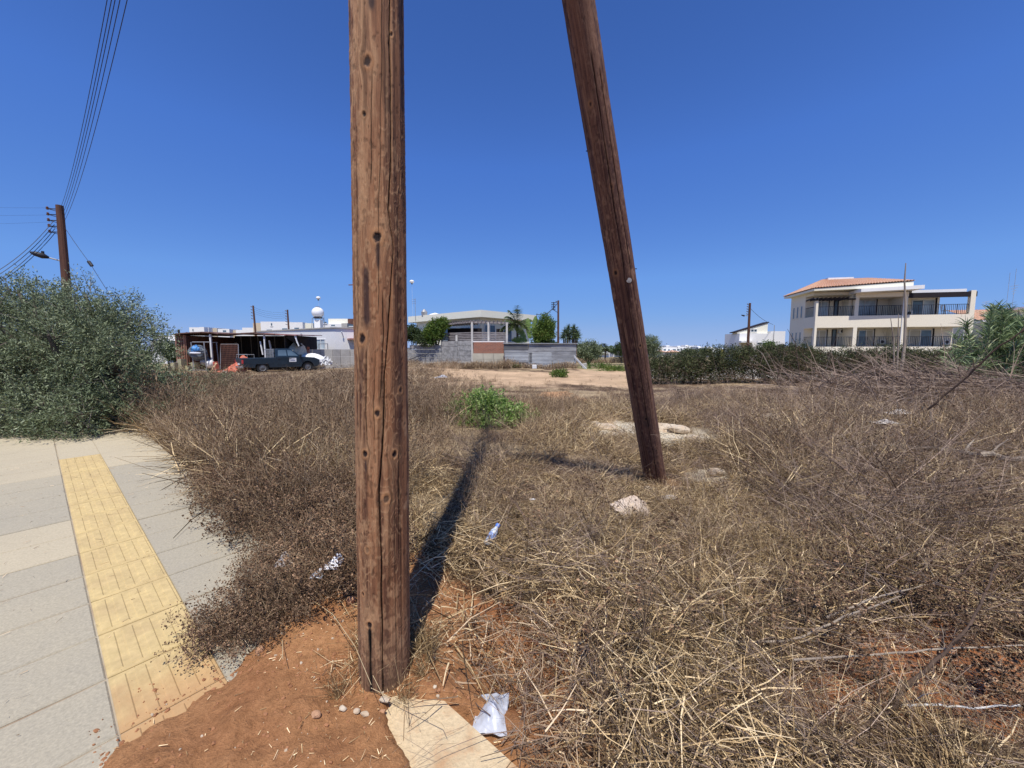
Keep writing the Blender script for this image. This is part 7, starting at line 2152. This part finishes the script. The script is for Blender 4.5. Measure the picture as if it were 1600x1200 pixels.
def rock(name, label, p, sx_, sy_, sz_, mat, seed, cat='stone', sink=.25, rough=.3, n=16, m_=10, group=None):
    V_ = []; F_ = []
    for i in range(m_ + 1):
        ph = math.pi * i / m_
        for k in range(n):
            t = 2 * math.pi * k / n; dx, dy, dz = math.sin(ph) * math.cos(t), math.sin(ph) * math.sin(t), -math.cos(ph)
            q = np.array([dx, dy, dz]); w = 1.0
            rg_ = np.random.default_rng(seed)
            for _ in range(9):
                pn = unit(rg_.normal(size=3)); dd = .48 + .4 * rg_.random(); s_ = q.dot(pn)
                if s_ * w > dd: w = dd / s_
            w *= 1 + rough * .2 * (float(fbm(dx * 2 + 5 + seed, dy * 2 + dz * 2.3, seed, 3)) - .5)
            V_.append((p[0] + dx * w * sx_, p[1] + dy * w * sy_, p[2] + (dz * w + 1 - 2 * sink) * sz_))
    for i in range(m_):
        for k in range(n): F_.append((i * n + k, i * n + (k + 1) % n, (i + 1) * n + (k + 1) % n, (i + 1) * n + k))
    mb = MB(); mb.add(V_, F_); o = mb.build(name, mat); tag(o, label, cat, group); return o


m_lime = mat_stained('limestone', (0.58, 0.49, 0.37), (0.45, 0.31, 0.19), .9, 6, .45, .75, .5, 60)
m_terra = mat_stained('terracotta_stone', (0.50, 0.29, 0.17), (0.36, 0.18, 0.095), .9, 8, .45, .75, .5, 60)
rock('stone', 'large pinkish cream rock in the straw near the foot of the leaning pole', G(984, 806) + np.array([0, 0, .02]), .21, .16, .12, mat_stained('pale_rock', (0.66, 0.54, 0.43), (0.55, 0.42, 0.32), .9, 6, .5, .8, .5, 60), 203, sink=.35, rough=1.6, n=24, m_=16)
rock('stone', 'orange stone chip lying on the red soil left of the pole', G(405, 1019), .026, .022, .02, m_terra, 4)
rock('stone', 'pale flat stone right against the pole foot', G(601, 1096), .03, .022, .014, m_lime, 5)
rock('stone', 'small white stone at the foot of the leaning pole', G(1012, 768), .06, .05, .05, m_lime, 6)
rock('stone', 'brown stone below the pole foot on the red soil', G(493, 1121), .022, .018, .018, m_terra, 7)
rock('stone', 'cream stone at the left below the pole foot', G(536, 1109), .018, .015, .012, m_lime, 8)
rock('stone', 'cream stone right of the small one below the pole foot', G(557, 1113), .015, .013, .01, m_lime, 9)
rock('stone', 'pair sized flat white stone nearest the kerb', G(570, 1118), .022, .014, .01, m_lime, 10)
rock('stone', 'round brown clod beside the bare kerb', G(597, 1114), .018, .016, .014, m_terra, 11)
rock('stone', 'orange stone behind the pole on the left, in red soil', G(549, 942), .03, .028, .028, m_terra, 12)
rock('stone', 'cream stone in the red soil right of the hole', G(861, 1040), .03, .025, .022, m_lime, 13)
rock('stone', 'small grey stone on the sandy patch at the right', G(1003, 880), .035, .03, .03, m_lime, 14)
rock('stone', 'flat pale rock half sunk at the left of the sandy patch behind', G(1035, 672), .45, .25, .1, m_lime, 15)
rock('stone', 'flat pale rock between the brace pole and the brush heap', G(1150, 678), .4, .2, .1, m_lime, 16)
rock('stone', 'flat pale rock far right in the brush', G(1205, 662), .32, .18, .14, m_lime, 17)
rock('stone', 'pale slab edge nearest the green bush on the lime patch', G(948, 670), .25, .2, .08, m_lime, 18)

for i, (u, v, a_, lab) in enumerate(((930, 664, .12, 'pale rubble lump at the left tip of the stony patch'), (968, 682, .16, 'flat pale rubble at the front of the stony patch'), (1060, 676, .2, 'pale rubble right behind the leaning pole'), (1085, 688, .14, 'small pale rubble at the right of the stony patch'), (1120, 742, .12, 'pale lump in the straw right of the leaning pole foot'), (945, 690, .1, 'little pale rubble piece in front of the stony patch'))):
    rock('stone', lab, G(u, v), a_, a_ * .8, a_ * .45, m_lime, 90 + i)
m_pl = mat_plain('plastic_bag', (0.72, 0.75, 0.82), .35, .06, 10, spec=.6)
gbg = G(766, 1128)
m_dusty = mat_stained('dusty_litter', (0.62, 0.60, 0.58), (0.38, 0.33, 0.28), .7, 14, .4, .7)
crumple('plastic_bag', 'white plastic bag in the hole beside the kerb', 'plastic bag', (gbg[0] + .0, gbg[1] + .02, gbg[2] + .0), .075, .095, .07, [m_pl], 31, (.2, 0), 44, wr=1.3, fl=.012)
g_ = np.array(gp(521, 893, .12))
crumple('paper', 'crumpled white paper in the weeds just left of the pole', 'paper', (g_[0], g_[1], g_[2] + .02), .055, .045, .07, [M['litter_white']], 32, (.4, .3), 40, wr=1.8, fl=.012)
g_ = np.array(gp(497, 908, .10))
crumple('paper', 'smaller bluish scrap of paper beside the crumpled white paper', 'paper', (g_[0], g_[1], g_[2] + .02), .035, .03, .035, [m_pl], 33, (0, 0), 26, wr=1.8, fl=.01)
g_ = np.array(gp(448, 893, .1))
crumple('paper', 'grey rag in the weeds at the edge of the pavement', 'rag', (g_[0], g_[1], g_[2] + .03), .06, .05, .1, [mat_plain('rag', (.4, .37, .36), .8)], 34, (0, 0), 26, wr=4, fl=.01).name = 'rag'
for i, (u, v, w_, lab) in enumerate(((487, 740, .10, 'pale blue scrap of plastic among the weeds left of the pole'), (552, 728, .05, 'tiny lilac scrap right behind the left side of the pole'), (690, 592, .35, 'blue and white rag far out at the edge of the pale ground'), (1400, 672, .2, 'torn white sheet caught in the brush at the right'), (1378, 690, .16, 'lower torn white scrap in the brush at the right'), (1045, 787, .07, 'clear plastic wrapper beside the cream rock'), (1330, 905, .05, 'little pale lump in the straw at the right'), (832, 790, .025, 'thin white scrap in the straw left of the cream rock'))):
    g_ = G(u, v); crumple('litter', lab, 'litter', (g_[0], g_[1], g_[2] + (.05 if i != 3 and i != 4 else .3)), w_, w_ * .6, w_ * .45, [m_pl if i in (0, 2) else m_dusty], 40 + i, (.2, 0), 26, wr=2.6, fl=.01)
for o_ in [o_ for o_ in COL.objects if o_.name.startswith('plastic_bag')]: o_.data.polygons.foreach_set('use_smooth', [True] * len(o_.data.polygons))
nt = m_pl.node_tree; tr_ = nd(nt, 'ShaderNodeBsdfTranslucent'); tr_.inputs['Color'].default_value = (.8, .83, .9, 1); ms_ = nd(nt, 'ShaderNodeMixShader'); ms_.inputs[0].default_value = .4
nt.links.new(nt.nodes['Principled BSDF'].outputs[0], ms_.inputs[1]); nt.links.new(tr_.outputs[0], ms_.inputs[2]); nt.links.new(ms_.outputs[0], nt.nodes['Material Output'].inputs[0])
# small water bottle
g_ = G(768, 860); bt = thing('bottle', 'small clear plastic bottle with blue cap and label in the straw', 'bottle', (g_[0], g_[1], g_[2] + .05))
ax0 = np.array([g_[0] - .035, g_[1] - .02, g_[2] + .05]); ax1 = np.array([g_[0] + .045, g_[1] + .07, g_[2] + .16])
dA = ax1 - ax0
mb = MB(); mb.tube([ax0, ax0 + dA * .05, ax0 + dA * .68, ax0 + dA * .85, ax0 + dA * .92], [.02, .028, .028, .014, .012], 14); mb.build('body', mat_plain('clear_plastic', (.55, .62, .72), .15, .1, 20, spec=.8), bt, smooth=True)
mb = MB(); mb.tube([ax0 + dA * .3, ax0 + dA * .58], .0295, 14); mb.build('label', mat_plain('label_blue', (.25, .36, .66), .4, .2, 30), bt, smooth=True)
mb = MB(); mb.tube([ax0 + dA * .91, ax0 + dA * 1.05], .0165, 12); mb.build('cap', mat_plain('cap_blue', (.08, .2, .62), .4), bt)

# pebbles, clods and chaff over the bare soil
rng = np.random.default_rng(321)
protos = []
for k in range(6):
    o = rock('pebble_shape', None, (0, 0, 0), .5, .42, .36, [m_lime, m_terra, m_terra, m_lime, m_terra, m_terra][k], 60 + k, sink=.35, n=8, m_=5)
    COL.objects.unlink(o); [o.__delitem__(k_) for k_ in list(o.keys())]; protos.append(o)
m_clod = mat_plain('soil_clod', (0.33, 0.155, 0.075), .95, .2, 30)
for k in (1, 2, 4, 5): protos[k].data.materials[0] = m_clod
n = 22000
x = -2.6 + 3.4 * rng.random(n); y = .9 + 2.4 * rng.random(n)
s, nn = sn(x, y)
keepm = ((soil_mask(x, y) > .4) & (nn > .02)) | ((s < soil_edge(nn) + .05 + .3 * rng.random(n) ** 3) & (s > 2.0) & (nn > .1) & (nn < 1.0) & (rng.random(n) < .3)) | (np.hypot(x - .02, y - 1.9) < .42)
keepm &= rng.random(n) < np.clip(fbm(x * 4, y * 4, 17, 3) * 2.6 - .6, .08, 1)
keepm &= ~((x > -.58) & (y < 1.56) & (nn < 1.04) & (rng.random(n) < .93))
x, y = x[keepm], y[keepm]; sz_ = .0045 + .020 * rng.random(len(x)) ** 4; sz_ = np.where((soil_mask(x, y) > .4) & ~((x > -.58) & (y < 1.56)), sz_, .003)
scatter('soil_clods', 'clods and pebbles of the bare red soil', protos, np.stack([x, y, np.maximum(Hsoil(x, y), np.where(sn(x, y)[1] < 1.03, Hbase(x, y) + .002, -1)) - sz_ * .1], 1), rng.random(len(x)) * 6.28, sz_, rng.choice(6, len(x), p=[.04, .25, .2, .04, .25, .22]), .5)
c = Cloud(); n = 1500
n = 5200; x = -2.6 + 3.6 * rng.random(n); y = .9 + 2.2 * rng.random(n); s, nn = sn(x, y); k_ = ((soil_mask(x, y) > .3) & (nn > .0) & (rng.random(n) < .2 + .8 * sm(-1.3, -.5, x))); x, y = x[k_], y[k_]; n = len(x)
P = np.stack([x, y, Hsoil(x, y) + .006], 1); az = rng.random(n) * 6.28; D = np.stack([np.cos(az), np.sin(az), rng.normal(0, .12, n)], 1); D = unit(D)
c.ribbons(P, D, .008 + .035 * rng.random(n) ** 2, .003, None, 1, np.clip(rng.normal(.75, .2, n), 0, 1), .5, 0, rng)
o = c.build('chaff', [V['straw']]); tag(o, 'bits of straw chaff strewn on the red soil', kind='stuff')
c = Cloud(); n = 420; s_ = 2.2 + 5 * rng.random(n); n_ = -1.6 + 2.6 * rng.random(n) ** .6
x, y = xy(s_, n_); P = np.stack([x, y, Hbase(x, y) + .009], 1); az = rng.random(n) * 6.28; D = unit(np.stack([np.cos(az), np.sin(az), rng.normal(0, .1, n)], 1))
c.ribbons(P, D, .008 + .05 * rng.random(n) ** 3, .0035, None, 1, rng.random(n), .5, 0, rng)
o = c.build('debris', [V['brown']]); tag(o, 'bits of dry stem and leaf blown over the paving', kind='stuff')
# dry straw round the pole foot
rngs = np.random.default_rng(77); n = 34; a = rngs.random(n) * 6.28; rr = .15 + .08 * rngs.random(n); x = PB[0] + np.cos(a) * rr; y = PB[1] + np.sin(a) * rr
k_ = ~((np.abs(x + .62) < .12) & (y < 1.7)); x, y = x[k_], y[k_]
scatter('straw_ring', 'dry straw gathered round the foot of the near pole', straws[:3] + tufts[:2], np.stack([x, y, Hsoil(x, y)], 1), rngs.random(len(x)) * 6.28, .35 + .25 * rngs.random(len(x)), rngs.integers(0, 5, len(x)), .3)
